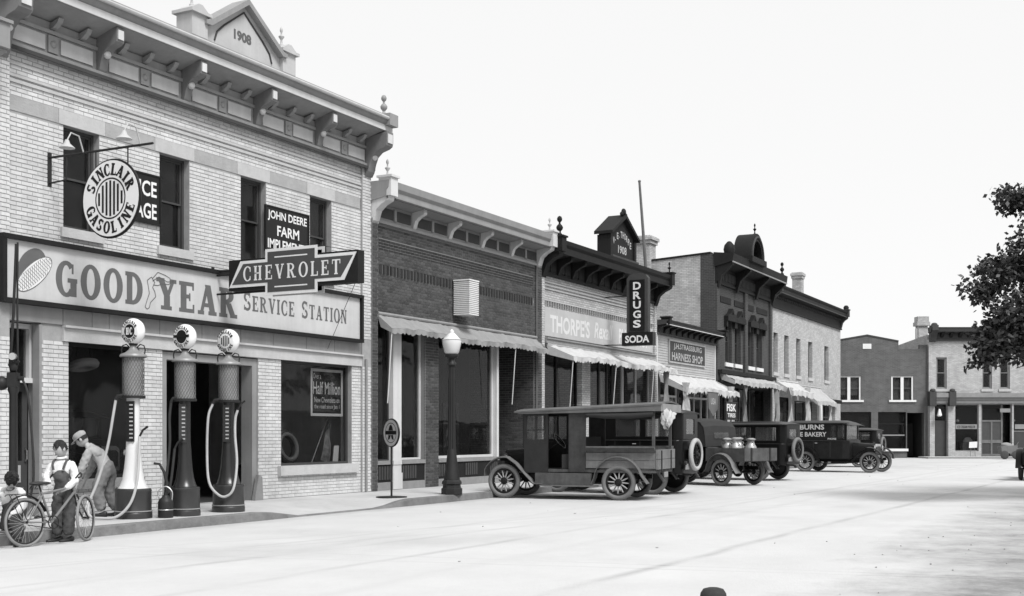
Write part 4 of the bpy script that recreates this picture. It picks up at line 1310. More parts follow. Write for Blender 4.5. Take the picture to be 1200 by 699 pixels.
vp = thing('vent_pipe', 'short dark vent pipe on the drug store roof beside the gable', 'pipe', (39.4, YF + .15, 6.2))
O('pipe', MB().tube([(0, 0, 0), (0, 0, 1.55)], .07, 8), K['dark_trim'], vp)
O('pipe_hood', MB().lathe([(0, .1), (.09, .05), (.09, 0), (0, 0)], 10, (0, 0, 1.55)), K['dark_trim'], vp)

# ------------------------------------------------------------------ harness shop
X0, X1 = 41.10, 47.9
hp = thing('harness_shop', 'low clapboard harness shop with bracketed cornice between the drug store and dark brick block', 'building', (X0, YF, 0), world=True)
h_holes = [(41.6, 43.5, .75, 3.5), (43.55, 44.6, .15, 3.5), (44.65, 47.2, .75, 3.5)]
O('front_wall', wall_sheet(MB(), X0, X1, .1, 5.2, h_holes), K['wood_grey'], hp)
K['clapboard'] = mat('clapboard', .40, .7, .1, 3, streak=.15, dirt=.1)
for k in range(15):
    z = 3.72 + k * .095
    O('clapboard', MB().prism([(YF - .002, z), (YF - .028, z), (YF - .012, z + .095), (YF - .002, z + .095)][::-1], X0 + .1, X1 - .1, 'x'), K['clapboard'], hp)
for a, b in ((X0, X0 + .12), (X1 - .12, X1)): O('corner_board', MB().fb(a, b, .002, .045, .152, 5.14), K['cream_trim'], hp)
shop_window(hp, 41.6, 43.5, .75, 3.5, inset=.06, frame=K['cream_trim'], mull=(42.5,), trans=2.9, fw=.09)
hd = O('shop_door', MB().fb(43.56, 43.7, -.12, -.06, .16, 3.48).fb(44.45, 44.59, -.12, -.06, .16, 3.48).fb(43.7, 44.45, -.12, -.06, .16, .9).fb(43.7, 44.45, -.12, -.06, 2.3, 2.45), K['cream_trim'], hp)
O('pane', MB().fb(43.7, 44.45, -.1, -.09, .9, 2.3), K['glass'], hd)
O('pane', MB().fb(43.7, 44.45, -.1, -.09, 2.45, 3.48), K['glass'], hd)
shop_window(hp, 44.65, 47.2, .75, 3.5, inset=.06, frame=K['cream_trim'], mull=(45.5, 46.35), trans=2.9, fw=.09)
cornice(hp, X0, X1, 5.14, 5.66, .5, K['mid_trim'], 9, panels=False, bm=K['dark_trim'], pm=K['cream_trim'], end_w=.1, soffit=.6)
shell(hp, X0, X1, 12, 5.3, side=K['wood_grey'], roof_z=5.0)
flat_sign('shop_sign', 'dark board reading J.H. STRASSBURG HARNESS SHOP over the harness shop', 42.35, 46.5, 4.16, 5.04, .032, K['faded_black'], K['faded_white'],
          [('J.H.STRASSBURG', 42.85, 46.05, 4.66, 4.93, .02), ('HARNESS SHOP', 42.65, 46.2, 4.27, 4.58, .02)], K['faded_white'], fw=.06)
awning('ragged white awning with drooping ends on the harness shop', 41.25, 47.6, 3.72, 3.18, 1.15, K['canvas_white'], valance=.22, scallop=.25, tatter=.6, sag=.10,
       curtains=((41.5, 3.35, 2.1, .8, 1.05), (47.3, 3.4, 1.5, .9, .9)), cm=K['canvas'])
ps = thing('pennant_sign', 'small grey shield shaped cloth sign hanging below the harness shop awning', 'sign', (44.0, YF - 1.2, 2.2), world=True)
O('cloth', MB().prism([(43.45, 3.05), (44.65, 3.05), (44.6, 2.45), (44.05, 2.15), (43.5, 2.45)][::-1], YF - 1.22, YF - 1.205), K['shade_cloth'], ps)
O('rod', MB().tube([(43.4, YF - 1.21, 3.06), (44.7, YF - 1.21, 3.06)], .02, 6), K['iron'], ps)
O('lettering', lay_font(MB(), bfont('USA', .6, .25, .02), lambda x, y, l: (43.75 + x, YF - 1.222 - l, 2.6 + y)), K['canvas'], ps)
fk = thing('tyre_sign', 'small dark sign reading FISK TIRES standing by the harness shop', 'sign', (45.05, YF - 1.6, .15), world=True)
O('board', MB().fb(44.35, 45.75, 1.58, 1.62, 2.06, 2.68), K['enamel_dark'], fk)
O('frame', MB().fb(44.31, 45.79, 1.57, 1.64, 2.68, 2.72).fb(44.31, 45.79, 1.57, 1.64, 2.02, 2.06).fb(44.31, 44.35, 1.57, 1.64, 2.06, 2.68).fb(45.75, 45.79, 1.57, 1.64, 2.06, 2.68), K['iron'], fk)
O('lettering', lay_font(MB(), bfont('FISK', 1.16, .29, .03), lambda x, y, l: (44.47 + x, YF - 1.62 - l, 2.35 + y)), K['white_paint'], fk)
O('lettering', lay_font(MB(), bfont('TIRES', 1.0, .16, .02), lambda x, y, l: (44.55 + x, YF - 1.62 - l, 2.12 + y)), K['white_paint'], fk)
O('post', MB().tube([(45.05, YF - 1.6, .15), (45.05, YF - 1.6, 2.02)], .025, 8).lathe([(0, 0), (.22, 0), (.22, .03), (.03, .06), (0, .06)], 14, (45.05, YF - 1.6, .15)), K['iron'], fk)

# ------------------------------------------------------------------ dark brick block with an arched crest
X0, X1 = 47.92, 56.22
b4 = thing('dark_brick_block', 'dark two storey brick block crowned by a round arch', 'building', (X0, YF, 0), world=True)
K['dim_brick'] = brick_mat('dim_brick', 0.06, 0.085, var=.15)
K['washed_brick'] = brick_mat('washed_brick', 0.55, 0.34, var=.18, dirt=.3)
w4 = [(49.3, 50.2), (50.62, 51.5), (52.6, 53.45), (53.9, 54.8)]
q_holes = [(a, b, 4.52, 6.35) for a, b in w4] + [(48.3, 55.9, .2, 3.55)]
O('front_wall', wall_sheet(MB(), X0, X1, .1, 8.3, q_holes), K['dim_brick'], b4)
for a, b in ((X0, 48.25), (51.85, 52.25), (55.9, X1)): O('pilaster', MB().fb(a, b, .002, .10, .152 if a != 51.85 else 4.0, 7.75), K['dim_brick'], b4)
for a, b in ((48.6, 50.0), (50.5, 53.4), (53.9, 55.6)): O('brick_panel', MB().fb(a, b, .002, .03, 7.05, 7.3), K['dark_trim'], b4)
for a, b in w4:
    wn = sash_window(b4, a, b, 4.52, 6.35, frame=K['mid_trim'], sill=K['white_paint'], fw=.07)
    hd_ = MB(); m_ = (a + b) / 2
    hd_.prism([(a - .2, 6.3), (b + .2, 6.3), (b + .2, 6.5), (m_ + .2, 6.66), (m_, 6.86), (m_ - .2, 6.66), (a - .2, 6.5)], YF - .2, YF - .004)
    hd_.fb(a - .2, a - .05, .004, .14, 6.05, 6.298).fb(b + .05, b + .2, .004, .14, 6.05, 6.298).ball((m_, YF - .2, 6.7), .09, .06, .12, 8, 6)
    O('hood_mould', hd_, K['dark_trim'], wn)
for z0, z1, d in ((4.0, 4.16, .2), (3.62, 3.72, .14)): O('shop_cornice', MB().fb(X0 + .05, X1 - .05, .102, d + .1, z0, z1), K['dark_trim'], b4)
shop_window(b4, 48.3, 50.0, .2, 3.55, inset=.25, frame=K['dark_trim'])
shop_window(b4, 50.05, 53.2, .2, 3.55, inset=.1, frame=K['mid_trim'], mull=(51.6,))
shop_window(b4, 53.25, 55.9, .2, 3.55, inset=.25, frame=K['dark_trim'])
O('window_blind', MB().fb(50.2, 53.0, -.5, -.48, .3, 3.2), K['shade_cloth'], b4)
# side wall facing down the street, sloping with the roof, and the darker return at the corner
sw_ = MB().prism([(YF + .3, .1), (YF + 15, .1), (YF + 15, 8.2), (YF + .3, 9.0)], X0 + .003, X0 + .3, 'x')
O('side_wall', sw_, K['washed_brick'], b4)
O('coping', MB().prism([(YF + .2, 9.0), (YF + 15, 8.2), (YF + 15, 8.28), (YF + .2, 9.08)], X0 - .03, X0 + .34, 'x'), K['dark_trim'], b4)
O('corner_return', MB().box(X0 - .012, X0 + .1, YF + .001, YF + .62, .16, 9.0), K['dim_brick'], b4)
shell(b4, X0, X1, 15, 8.1, floors=(3.9,), side=K['dim_brick'], left=False)
O('crest_wall', MB().fb(X0, X1, -.3, 0, 8.3, 9.0), K['dark_trim'], b4)
c4 = O('cornice', MB().fb(X0, X1, .002, .12, 7.75, 7.85).fb(X0, X1, .002, .08, 7.85, 8.45).prism([(YF, 8.45), (YF - .7, 8.62), (YF - .78, 8.64), (YF - .82, 8.95), (YF + .05, 9.05)][::-1], X0 - .05, X1 + .05, 'x'), K['dark_trim'], b4)
for i in range(38):
    x = X0 + .35 + i * .2
    O('baluster', MB().fb(x, x + .09, .082, .11, 7.95, 8.3), K['mid_trim'], c4)
for x in (X0 + .12, 50.55, 53.45, X1 - .12):
    O('bracket', MB().prism([(YF - .085, 7.6), (YF - .16, 7.6), (YF - .3, 8.1), (YF - .75, 8.5), (YF - .78, 8.7), (YF - .085, 8.6)][::-1], x - .12, x + .12, 'x'), K['dark_trim'], c4)
O('fillet', MB().fb(X0 - .05, X1 + .05, .76, .80, 8.58, 8.635), K['grey_stone'], c4)
cxa, cza, ra = 51.1, 8.98, 1.0
arch_o = [(cxa + ra * cos(q), cza + .15 + ra * 1.08 * sin(q)) for q in [pi * i / 20 for i in range(21)]]
arch_i = [(cxa + .68 * cos(q), cza + .15 + .68 * 1.1 * sin(q)) for q in [pi * i / 20 for i in range(21)]]
am = MB()
vs = [(x, YF - .88, z) for x, z in arch_o] + [(x, YF - .88, z) for x, z in arch_i] + [(x, YF - .1, z) for x, z in arch_o] + [(x, YF - .45, z) for x, z in arch_i]
fs = []
for i in range(20):
    fs += [(i, i + 1, 21 + i + 1, 21 + i)[::-1], (i, 42 + i, 42 + i + 1, i + 1)[::-1], (21 + i, 21 + i + 1, 63 + i + 1, 63 + i)[::-1]]
am.add(vs, fs, smooth=True)
am.add([(x, YF - .44, z) for x, z in arch_i] , [tuple(range(21))])
am.add([(x, YF - .1, z) for x, z in arch_o], [tuple(range(20, -1, -1))])
O('arched_crest', am, K['dark_trim'], c4)
O('arch_moulding', MB().tube([(x, YF - .9, z) for x, z in [(cxa + .84 * cos(q), cza + .15 + .84 * 1.09 * sin(q)) for q in [pi * i / 24 for i in range(25)]]], .05, 6), K['mid_trim'], c4)
O('arch_sill', MB().fb(cxa - 1.08, cxa + 1.08, .5, .98, 8.88, 9.12), K['dark_trim'], c4)
finial(b4, cxa, .75, 10.18, .5, K['dark_trim'])
O('corner_cap', MB().lathe([(.2, 0), (.24, .2), (.2, .38), (.08, .52), (0, .55)], 10, (X0 + .2, YF - .55, 8.95)), K['dark_trim'], c4)
finial(b4, X1 - .15, .6, 9.0, .62, K['dark_trim'], kind=1)
awning('pale rolled awning on the dark brick block', 48.3, 55.9, 4.08, 3.72, .75, K['canvas'], valance=.2, scallop=.5, tatter=.3,
       curtains=((50.3, 3.6, 1.4, .5, .55), (55.2, 3.6, 1.0, 1.0, .6)), cm=K['canvas_grey'])
for (nm, lab, x, y, zb, zt, sc_) in (('chimney', 'white brick chimney with corbelled top above the harness shop roof', 48.06, 19.1, 8.0, 9.95, .36), ('chimney', 'brick chimney with flared top on the last white block', 69.3, 18.0, 7.4, 10.85, .27)):
    ch = thing(nm, lab, 'chimney', (x, y, zb))
    O('stack', MB().box(-sc_, sc_, -sc_, sc_, 0, zt - zb - .35), K['washed_brick'], ch)
    O('corbel_top', MB().box(-sc_ * 1.18, sc_ * 1.18, -sc_ * 1.18, sc_ * 1.18, zt - zb - .35, zt - zb - .2).box(-sc_ * 1.35, sc_ * 1.35, -sc_ * 1.35, sc_ * 1.35, zt - zb - .2, zt - zb - .06).box(-sc_ * 1.1, sc_ * 1.1, -sc_ * 1.1, sc_ * 1.1, zt - zb - .06, zt - zb), K['washed_brick'], ch)

# ------------------------------------------------------------------ last white block of the row
X0, X1 = 56.24, 70.95
b5 = thing('white_brick_block', 'white two storey brick corner block with dark dentil cornice', 'building', (X0, YF, 0), world=True)
w5 = [(56.72, 57.5), (58.68, 59.5), (60.96, 61.8), (63.4, 64.3), (67.0, 68.0)]
e_holes = [(a, b, 4.45, 6.38) for a, b in w5] + [(57.0, 60.2, .6, 3.3), (60.6, 65.4, .2, 3.2), (66.6, 69.6, .5, 3.1)]
O('front_wall', wall_sheet(MB(), X0, X1, .1, 8.0, e_holes), K['cream_brick'], b5)
for a, b in w5: sash_window(b5, a, b, 4.45, 6.38, frame=K['mid_trim'], sill=K['light_stone'], fw=.07, shade=.45, inset=.18)
shop_window(b5, 57.0, 60.2, .6, 3.3, inset=.2, frame=K['dark_trim'], mull=(58.6,), trans=2.6)
shop_window(b5, 60.6, 65.4, .2, 3.2, inset=.3, frame=K['mid_trim'], mull=(62.1, 63.7))
shop_window(b5, 66.6, 69.6, .5, 3.1, inset=.2, frame=K['mid_trim'], mull=(68.1,), trans=2.4)
O('window_blind', MB().fb(60.8, 65.2, -.65, -.62, .3, 3.1), K['canvas_grey'], b5)
O('post', MB().fb(65.6, 66.3, .002, .06, .152, 3.4), K['white_paint'], b5)
shell(b5, X0, X1, 16, 8.0, floors=(3.9,), side=K['cream_brick'], left=True)
c5 = cornice(b5, X0, X1, 7.55, 8.62, .48, K['dark_trim'], 0, panels=False, soffit=.6, dent=44, pm=K['mid_trim'], bm=K['mid_trim'])
O('corner_cap', MB().lathe([(.14, 0), (.16, .15), (.1, .25), (0, .28)], 10, (X1 - .15, YF - .36, 8.7)), K['dark_trim'], c5)
awning('torn pale awning with long hanging ends on the last white block', 57.0, 61.0, 4.05, 3.55, .9, K['canvas_white'], valance=.3, scallop=.6, tatter=.5, curtains=((57.2, 3.7, 1.2, 1.0, .7), (60.6, 3.8, 1.2, 1.2, .7)), cm=K['canvas'])
awning('plain pale awning at the middle of the last white block', 61.3, 65.7, 3.95, 3.15, 1.0, K['canvas'], valance=.22, scallop=.6, tatter=.3, curtains=((65.0, 3.2, 1.4, .7, .8),), cm=K['canvas_white'])
O('door_hood', MB().fb(66.4, 69.8, .002, .35, 3.2, 3.4), K['dark_trim'], b5)

# ------------------------------------------------------------------ the neighbour beyond the left edge
X0, X1 = 4.2, 12.52
nb = thing('plain_brick_block', 'plain pale brick block left of the garage beyond the picture edge', 'building', (X0, YF, 0), world=True)
n_w = [(5.2, 6.1), (7.9, 8.8), (10.6, 11.5)]
O('front_wall', wall_sheet(MB(), X0, X1, .1, 7.6, [(a, b, 4.7, 6.4) for a, b in n_w] + [(4.7, 8.0, .7, 3.2), (8.6, 12.0, .7, 3.2)]), K['cream_brick'], nb)
for a, b in n_w: sash_window(nb, a, b, 4.7, 6.4, sill=K['light_stone'], frame=K['mid_trim'])
for a, b in ((4.7, 8.0), (8.6, 12.0)): shop_window(nb, a, b, .7, 3.2, frame=K['mid_trim'], mull=((a + b) / 2,))
cornice(nb, X0, X1, 6.9, 7.7, .5, K['pressed_metal'], 3)
shell(nb, X0, X1, 14, 7.5, floors=(3.8,), side=K['cream_brick'])
# ------------------------------------------------------------------ the two buildings across the end of the street (their fronts face the lens)
ROWY = YF
YF = 0.0


def far_origin(u, depth):
    """Ground point at a bearing of u (in units of the lens) and a distance along the view."""
    a = (u - 600) / 1400 * depth
    return (depth * cos(THETA) + a * sin(THETA), depth * sin(THETA) - a * cos(THETA), 0)


K['red_brick'] = brick_mat('red_brick', 0.12, 0.155, var=.2, dirt=.25)
rb_ = thing('red_brick_building', 'plain dark brick building with paired white framed windows at the end of the street', 'building', far_origin(978, 72.6), ROT)
q = .0518
X = lambda u: (u - 978) * q
Z = lambda v: 1.5 + (508 - v) * q
far_holes = [(X(981), X(1009), Z(469), Z(441)), (X(1044.5), X(1070.5), Z(469), Z(441)), (X(979), X(1021), Z(526), Z(483)), (X(1029), X(1062), Z(526), Z(483)), (X(1063), X(1083), .0, Z(484))]
FP = lambda x, d, z: (x, -d, z)
O('front_wall', wall_sheet(MB(), 0, X(1088), -.1, Z(409), far_holes, P=FP), K['red_brick'], rb_)
O('gable_wall', MB().prism([(0, Z(409)), (X(1053), Z(409)), (X(1053), Z(400.5)), (X(1016), Z(393.5)), (0, Z(400))], 0, .3), K['red_brick'], rb_)
O('coping', MB().prism([(0, Z(400)), (X(1016), Z(393.5)), (X(1053), Z(400.5)), (X(1053), Z(399)), (X(1016), Z(392)), (0, Z(398.5))][::-1], -.04, .34), K['mid_trim'], rb_)
O('parapet', MB().box(X(1078), X(1088), 0, .3, Z(409), Z(404)), K['red_brick'], rb_)
O('attic_vent', MB().box(X(1011), X(1021), -.03, .0, Z(409), Z(403)), K['white_paint'], rb_)
for a, b in ((981, 1009), (1044.5, 1070.5)):
    f = MB(); x0, x1, z0, z1 = X(a), X(b), Z(469), Z(441); xm = (x0 + x1) / 2
    for p, w_ in ((x0 + .05, .05), (xm, .09), (x1 - .05, .05)): f.fb(p - w_, p + w_, -.12, -.04, z0, z1)
    for p0, p1 in ((x0 + .1, xm - .09), (xm + .09, x1 - .1)): f.fb(p0, p1, -.11, -.05, z1 - .07, z1)
    wn = O('window', f, K['white_paint'], rb_)
    O('sill', MB().fb(x0 - .15, x1 + .15, -.12, .08, z0 - .12, z0), K['white_paint'], wn)
    for p0, p1 in ((x0 + .1, xm - .09), (xm + .09, x1 - .1)):
        O('pane', MB().fb(p0, p1, -.10, -.09, z0, z1 - .07), K['glass'], wn)
        O('roller_blind', MB().fb(p0, p1, -.2, -.19, z0 + (.3 if a == 981 else .0), z1 - .07), K['shade_cloth'], wn)
        O('meeting_rail', MB().fb(p0, p1, -.12, -.085, (z0 + z1) / 2 - .03, (z0 + z1) / 2 + .03), K['sash'], wn)
for a, b in ((979, 1021), (1029, 1062)):
    shop_window(rb_, X(a), X(b), Z(526), Z(483), inset=.12, frame=K['dark_trim'], fw=.05, trans=Z(497))
    O('transom_bar', MB().fb(X(a) + .05, X(b) - .05, -.12, -.10, Z(511), Z(509.5)), K['grey_stone'], rb_)
    O('window_sill', MB().fb(X(a) - .05, X(b) + .1, -.05, .1, Z(529), Z(526) - .003), K['white_paint'], rb_)
O('recess_side', MB().box(X(1083) - .02, X(1083), .301, 1.5, 0, Z(484)), K['red_brick'], rb_)
fd = O('door', MB().fb(X(1065), X(1079), -1.5, -1.4, .1, 2.1), K['dark_trim'], rb_)
O('door_panel', MB().fb(X(1067), X(1077), -1.399, -1.38, .3, .9), K['dark_trim'], fd)
O('building_body', MB().box(0, .3, .302, 9, 0, 6.6).box(X(1088) - .3, X(1088), .302, 9, 0, 6.5).box(0, X(1088), 9, 9.3, 0, 6.5).box(.3, X(1088) - .3, .302, 9, 6.0, 6.2).box(.3, X(1088) - .3, .302, 9, 3.2, 3.4), K['interior'], rb_)

K['far_brick'] = brick_mat('far_brick', 0.52, 0.36, var=.14, dirt=.2)
wb_ = thing('corner_parlor_building', 'white brick two storey building with ice cream parlor at the far right', 'building', far_origin(1088.5, 72.4), ROT)
q = .0517
X = lambda u: (u - 1088.5) * q
Z = lambda v: 1.5 + (508 - v) * q
fw3 = [(1097, 1109.5), (1151, 1162.5), (1171.5, 1183.5), (1213, 1225), (1240, 1252)]
gh = [(X(1095), X(1110), .0, Z(474)), (X(1119), X(1147), Z(529), Z(474)), (X(1150), X(1186), .0, Z(474)), (X(1188), X(1225), Z(529), Z(474)), (X(1230), X(1285), Z(529), Z(474))]
O('front_wall', wall_sheet(MB(), 0, X(1290), -.1, Z(398), [(X(a), X(b), Z(456), Z(419)) for a, b in fw3] + gh, P=FP), K['far_brick'], wb_)
O('side_wall', MB().prism([(.3, -.1), (14, -.1), (14, 6.9), (.3, 7.5)], 0.002, .3, 'x'), K['far_brick'], wb_)
O('building_body', MB().box(X(1290) - .3, X(1290), .302, 14, 0, 7.0).box(.3, X(1290), 14, 14.3, 0, 6.8).box(.302, X(1290) - .3, .302, 14, 6.2, 6.4).box(.302, X(1290) - .3, .302, 14, 3.3, 3.5), K['interior'], wb_)
for i, (a, b) in enumerate(fw3):
    sash_window(wb_, X(a), X(b), Z(456), Z(419), frame=K['grey_stone'], sill=K['light_stone'], fw=.08, inset=.08)
c6 = O('cornice', MB().fb(0, X(1290), .002, .12, Z(400), Z(398)).fb(0, X(1290), .002, .06, Z(398), Z(391)).prism([(0, Z(391)), (-.5, Z(389.5)), (-.55, Z(386)), (-.6, Z(384.5)), (.05, Z(384))][::-1], -.05, X(1290) + .1, 'x'), K['mid_trim'], wb_)
for i in range(19):
    x = .75 + i * .55
    O('bracket', MB().prism([(-.061, Z(396)), (-.14, Z(395)), (-.4, Z(391)), (-.45, Z(389.7)), (-.061, Z(391))][::-1], x - .09, x + .09, 'x'), K['dark_trim'], c6)
O('end_bracket', MB().prism([(-.061, Z(401)), (-.2, Z(400)), (-.35, Z(393)), (-.62, Z(388)), (-.62, Z(382)), (-.061, Z(382))][::-1], 0, .38, 'x').ball((.19, -.4, Z(381.5)), .2, .2, .13, 10, 6), K['mid_trim'], c6)
sc = O('shop_cornice', MB().fb(0, X(1290), .002, .14, Z(472.5), Z(469)).fb(0, X(1290), .002, .32, Z(466), Z(461)).fb(0, X(1290), .002, .2, Z(469), Z(466)), K['grey_stone'], wb_)
for u in (1091, 1114, 1228): O('console', MB().box(X(u) - .2, X(u) + .2, -.4, -.002, Z(476), Z(459)).ball((X(u), -.3, Z(458)), .18, .16, .12, 10, 6), K['mid_trim'], sc)
for a, b in ((1089, 1094.6), (1110.5, 1118.6)): O('pilaster', MB().fb(X(a), X(b), .002, .12, -.05, Z(476.3)), K['far_brick'], wb_)
ld = O('side_door', MB().fb(X(1095.3), X(1109.7), -.2, -.14, 0, Z(493)), K['mid_trim'], wb_)
O('transom_pane', MB().fb(X(1095.3), X(1109.7), -.18, -.17, Z(492), Z(474.5)), K['glass'], ld)
w_a = shop_window(wb_, X(1119), X(1147), Z(529), Z(474), inset=.1, frame=K['grey_stone'], fw=.05)
w_b = shop_window(wb_, X(1188), X(1225), Z(506), Z(474), inset=.1, frame=K['grey_stone'], fw=.05)
O('bulkhead', MB().fb(X(1188), X(1225), -.2, -.1, Z(529), Z(506.2)), K['mid_trim'], wb_)
shop_window(wb_, X(1230), X(1285), Z(529), Z(474), inset=.1, frame=K['grey_stone'], fw=.05, mull=(X(1257),))
for a, b, t in ((1119.5, 1146.5, 'ICE CREAM PARLOR'), (1189, 1224, '')):
    sb = O('sign_band', MB().fb(X(a) + .05, X(b) - .05, -.09, -.075, Z(503), Z(497.5)), K['canvas_grey'], w_a if a < 1150 else w_b)
    if t: O('lettering', lay_font(MB(), bfont(t, X(b) - X(a) - .3, .17, .03), lambda x, y, l: (X(a) + .15 + x, .075 - l, Z(502.2) + y)), K['enamel_dark'], sb)
dd2 = O('double_door', MB().fb(X(1151), X(1175), -.2, -.14, 0, .25).fb(X(1151), X(1175), -.2, -.14, .9, 1.1).fb(X(1151), X(1175), -.2, -.14, Z(494.5), Z(492.5)).fb(X(1150.3), X(1152), -.2, -.13, 0, Z(474.5)).fb(X(1162), X(1164), -.2, -.13, 0, Z(494.6)).fb(X(1174), X(1176), -.2, -.13, 0, Z(474.5)), K['wood_grey'], wb_)
for a, b in ((1152, 1162), (1164, 1174)):
    O('screen', MB().fb(X(a), X(b), -.18, -.17, .25, .9), K['mid_trim'], dd2)
    O('screen', MB().fb(X(a), X(b), -.18, -.17, 1.1, Z(494.6)), K['sash'], dd2)
O('transom_pane', MB().fb(X(1152), X(1174), -.18, -.17, Z(492.5), Z(474.5)), K['glass'], dd2)
O('side_light', MB().fb(X(1176), X(1186), -.6, -.58, 0, Z(474.5)), K['glass'], wb_)
O('hanging_card', MB().fb(X(1171), X(1183), .1, .13, Z(483.5), Z(479)), K['grey_stone'], wb_)
lm = O('wall_lamp', MB().tube([(X(1097), 0, Z(478)), (X(1097), -.45, Z(478)), (X(1097.5), -.5, Z(481))], .02, 6), K['iron'], wb_)
O('lamp_globe', MB().lathe([(0, .1), (.06, .08), (.1, -.1), (.15, -.3), (.09, -.36), (0, -.37)], 12, (X(1097.5), -.5, Z(481.5))), K['enamel_white'], lm)
for u in (1128.5, 1195): O('interior_globe', MB().ball((X(u), .9, Z(493)), .11, .11, .09, 10, 6), K['enamel_white'], wb_)
co2 = thing('counter_scale', 'pale domed scale standing on the counter in the parlor window', 'scale', far_origin(1134, 73.4), ROT)
O('dome', MB().lathe([(0, .32), (.15, .28), (.28, .1), (.3, 0), (0, 0)], 14, (0, 0, .95)), K['canvas'], co2)
O('counter', MB().box(-.35, .35, -.15, .25, .4, .95), K['grey_stone'], co2)
O('counter_base', MB().box(-.3, .3, -.1, .2, 0, .4), K['mid_trim'], co2)
fs_ = thing('far_pavement', 'long low concrete pavement step before the parlor building', 'pavement', far_origin(1088.5, 71.4), ROT)
O('slab', MB().box(-.3, 10.5, -.6, .99, -.05, .10), K['light_stone'], fs_)
O('slab_kerb', MB().box(-.3, 10.5, -.75, -.605, -.05, .085), K['grey_stone'], fs_)
wc = thing('paper_notice', 'small white paper notice leaning below the parlor window', 'notice', far_origin(1138, 71.8), ROT)
O('sheet', MB().prism([(-.24, .62), (.24, .64), (.26, 1.0), (-.22, .98)], -.3, -.28), K['white_paint'], wc)
O('easel', MB().tube([(-.15, -.26, .1), (-.1, -.28, .8)], .015, 5).tube([(.15, -.26, .1), (.1, -.28, .8)], .015, 5), K['wood_grey'], wc)
ct = thing('hand_cart', 'small boxy hand cart before the far parlor doors', 'cart', far_origin(1181, 69), ROT)
O('tray', MB().prism([(-.45, .34), (.40, .34), (.46, .80), (-.5, .74)], -.3, .3), K['wood_grey'], ct)
O('load', MB().ball((-.08, 0, .78), .34, .26, .18, 12, 8, jit=.12), K['canvas_grey'], ct)
for s_ in (-.32, .34):
    wl = O('cart_wheel', MB().lathe([(0, -.03), (.06, -.04), (.23, -.02), (.25, 0), (.23, .02), (.06, .04), (0, .03)], 18, M=Matrix.Translation((s_, -.34, .25)) @ Matrix.Rotation(radians(90), 4, 'X')), K['mid_trim'], ct)
O('handle', MB().tube([(.44, 0, .7), (.62, 0, 1.0)], .02, 6), K['wood_grey'], ct)
chf = thing('chimney', 'brick chimney at the side of the parlor building', 'chimney', far_origin(1080, 78), ROT)
O('stack', MB().box(-.3, .3, -.3, .3, 4, 8.5), K['far_brick'], chf)
O('corbel_top', MB().box(-.42, .42, -.42, .42, 8.5, 8.75).box(-.36, .36, -.36, .36, 8.75, 9.1), K['far_brick'], chf)
O('chimney_pipe', MB().tube([(-.45, -.3, 5), (-.45, -.3, 8.3)], .07, 8), K['canvas'], chf)
YF = ROWY
